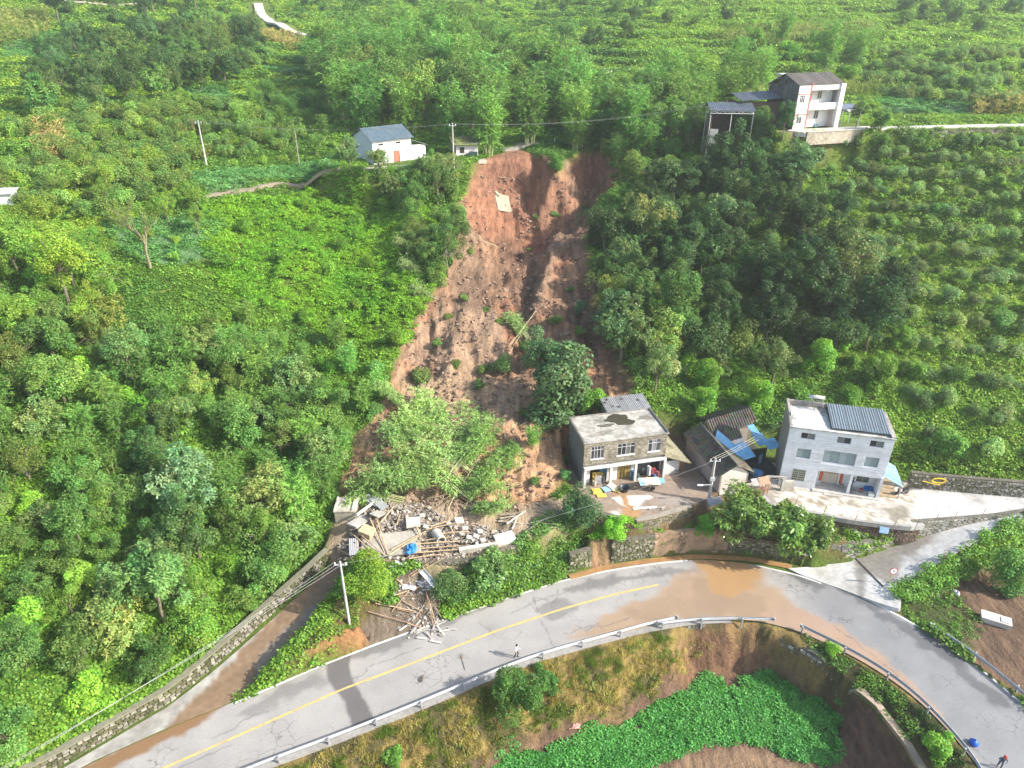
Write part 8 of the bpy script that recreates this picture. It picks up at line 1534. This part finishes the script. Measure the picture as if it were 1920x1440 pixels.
cover('kudzu_vines', X, Y, rng.uniform(.4, .85, len(X)), tints(X, Y, (0.114, 0.263, 0.025), (0.208, 0.336, 0.032), .15, 5), CL_LEAF, 'bright green carpet of climbing vines left of the slide', Z=Hq(X, Y) + np.clip(mound, -.1, 1.6))
IVY = np.array([(-4.5, 52.9), (0, 55.0), (5.0, 57.3), (7.6, 58.6), (7.8, 63), (4, 61.8), (0.5, 58.4), (-4, 56)])
X, Y = pick(IVY, 7, .4); cover('ivy_bank', X, Y, rng.uniform(.45, .9, len(X)), tints(X, Y, (0.096, 0.184, 0.052), (0.160, 0.248, 0.080), .15, 2), CL_LEAF, 'ivy covering the bank between the rubble and the road', dz=.1)
HEDGE = np.array([(39.0, 54.3), (40.2, 55.0), (47.7, 58.2), (57, 61.9), (66, 61.8), (70, 58.5), (60, 59.3), (52, 58.0), (46.5, 55.6), (41.5, 53.4), (39.6, 52.9)])
X, Y = pick(HEDGE, 6, .5); zr = np.maximum(Hq(X, Y), ramp_z(X, Y) * sst(-2.2, .4, sdf(RAMP, X, Y)) + .25)
cover('vine_hedge', X, Y, rng.uniform(.5, .95, len(X)), tints(X, Y, (0.070, 0.166, 0.025), (0.144, 0.272, 0.032), .15, 2), CL_LEAF, 'vines spilling over the edge of the concrete ramp', Z=zr)
LBK = hitp([(495, 1272), (560, 1200), (640, 1105), (680, 1130), (670, 1170), (640, 1215), (560, 1250)]); X, Y = pick(LBK, 3.2, .5); cover('bank_weeds', X, Y, rng.uniform(.5, .9, len(X)), tints(X, Y, (0.105, 0.184, 0.032), (0.208, 0.288, 0.048), .15, 2), CL_LEAF, 'weeds on the bank between the side road and the main road')
RBK = hitp([(1670, 1100), (1770, 1085), (1850, 1180), (1800, 1215), (1720, 1190)]); X, Y = pick(RBK, 2.0, 1.2); cover('field_weeds', X, Y, rng.uniform(.35, .7, len(X)), tints(X, Y, (0.070, 0.149, 0.025), (0.128, 0.224, 0.032), .15, 2), CL_LEAF, 'low weeds at the edge of the brown field')
GUL = hitp([(1500, 1190), (1580, 1232), (1660, 1280), (1740, 1345), (1820, 1440), (1760, 1445), (1690, 1370), (1600, 1280), (1540, 1230)]); X, Y = pick(GUL, 3.0, .5); cover('gully_weeds', X, Y, rng.uniform(.4, .8, len(X)), tints(X, Y, (0.052, 0.105, 0.021), (0.112, 0.200, 0.029), .2, 2), CL_LEAF, 'dark weeds along the gully below the east guard rail')
LG = np.array([(14, 60.3), (20, 61.2), (23.5, 61.3), (31.5, 59.6), (36, 59.3), (42, 59.9), (42, 60.0), (36.7, 60.7), (33, 61.9), (28.8, 63.0), (24, 64.6), (18.6, 62.2), (13.6, 60.6)]); X, Y = pick(LG, 2.6, .3); k = fbm(X / 1.2, Y / 1.2, 3, 5) > .44; cover('ledge_weeds', X[k], Y[k], rng.uniform(.3, .65, k.sum()), tints(X[k], Y[k], (0.088, 0.175, 0.028), (0.160, 0.288, 0.032), .15, 2), CL_LEAF, 'weeds growing on the ledge above the road wall')
YG = np.array([(13.3, 60.5), (15.5, 60.9), (9.4, 61.8), (8.6, 60.0), (11, 59.7)]); X, Y = pick(YG, 6, .3); cover('yard_climbers', X, Y, rng.uniform(.4, .75, len(X)), tints(X, Y, (0.158, 0.333, 0.028), (0.224, 0.384, 0.032), .1, 2), CL_LEAF, 'bright climbers below the mud yard wall')
# bean field and other crops
X, Y = pick(BEAN, 12, .8); k = fbm(X / 1.3, Y / 1.3, 3, 44) > .2; X, Y = X[k], Y[k]; cover('bean_crop', X, Y, rng.uniform(.55, .95, len(X)), tints(X, Y, (.055, .195, .048), (.095, .27, .066), .14, 3), CL_CROP, 'dense green crop in the field below the road')
Xs, Ys = [], []
for f in FIELDS: a, c_ = pick(f, 2.2, .4); Xs.append(a); Ys.append(c_)
X, Y = np.concatenate(Xs), np.concatenate(Ys); cover('bean_rows', X, Y, rng.uniform(.8, 1.3, len(X)), tints(X, Y, (.085, .20, .062), (.135, .265, .09), .12, 5), CL_CROP, 'blue green bean crop in small hillside fields')
Xs, Ys = [], []
for f in (CORN_TAN, CORN_ROAD, CORN_END): a, c_ = pick(f, 1.5, .4); Xs.append(a); Ys.append(c_)
X, Y = np.concatenate(Xs), np.concatenate(Ys); cover('dry_corn', X, Y, rng.uniform(.9, 1.4, len(X)), tints(X, Y, (.30, .22, .09), (.42, .32, .15), .15, 3), CL_CORN, 'dry tan corn standing in small hillside plots')
Xs, Ys = [], []
for f in (CORN_MID, CORN_LEFT, CORN_MIDS): a, c_ = pick(f, .7, .4); Xs.append(a); Ys.append(c_)
X, Y = np.concatenate(Xs), np.concatenate(Ys); cover('green_corn', X, Y, rng.uniform(1.0, 1.5, len(X)), tints(X, Y, (.13, .17, .04), (.26, .25, .09), .15, 6), CL_CORN, 'ripening corn on the far hillside terraces')
# dry grass on the bank below the road
SBK = np.vstack([SOUTH[(SOUTH[:, 0] > -24) & (SOUTH[:, 0] < 20)] + np.array([.3, -.9]), hitp([(1300, 1255), (1250, 1290), (1170, 1335), (1000, 1375), (930, 1410), (880, 1480), (480, 1490)])])
X, Y = pick(SBK, 9, .4); tq = fbm(X / 2.2, Y / 2.2, 4, 77); k = rng.uniform(0, 1, len(X)) < .75; X, Y, tq = X[k], Y[k], tq[k]; tn = np.where((tq > .53)[:, None], tints(X, Y, (.09, .13, .022), (.14, .18, .03), .15, 2), tints(X, Y, (.24, .18, .07), (.40, .31, .13), .18, 2))
cover('dry_grass', X, Y, rng.uniform(.45, .95, len(X)), tn, CL_GRASS, 'straw coloured grass on the bank below the road')
X, Y = pick(SBK, 1.0, .4); k = fbm(X / 2.0, Y / 2.0, 3, 99) > .56; cover('bank_creepers', X[k], Y[k], rng.uniform(.4, .9, k.sum()), tints(X[k], Y[k], (.06, .10, .015), (.12, .16, .02), .15, 2), CL_LEAF, 'green creepers among the dry grass below the road')
# ------------------------------------------------------------------ thin summer haze
b = MB(); b.box(-560, 560, -260, 760, -60, 135)
m, nt, out = nodes('haze'); pv = N(nt, 'ShaderNodeVolumePrincipled'); pv.inputs['Color'].default_value = (.93, .97, 1.0, 1); pv.inputs['Density'].default_value = 0.00028; pv.inputs['Anisotropy'].default_value = 0.3; nt.links.new(pv.outputs[0], out.inputs['Volume'])
hz_o = b.build('haze', m); kind(hz_o, 'stuff', 'thin pale summer haze over the whole valley')
S.cycles.volume_bounces = 1
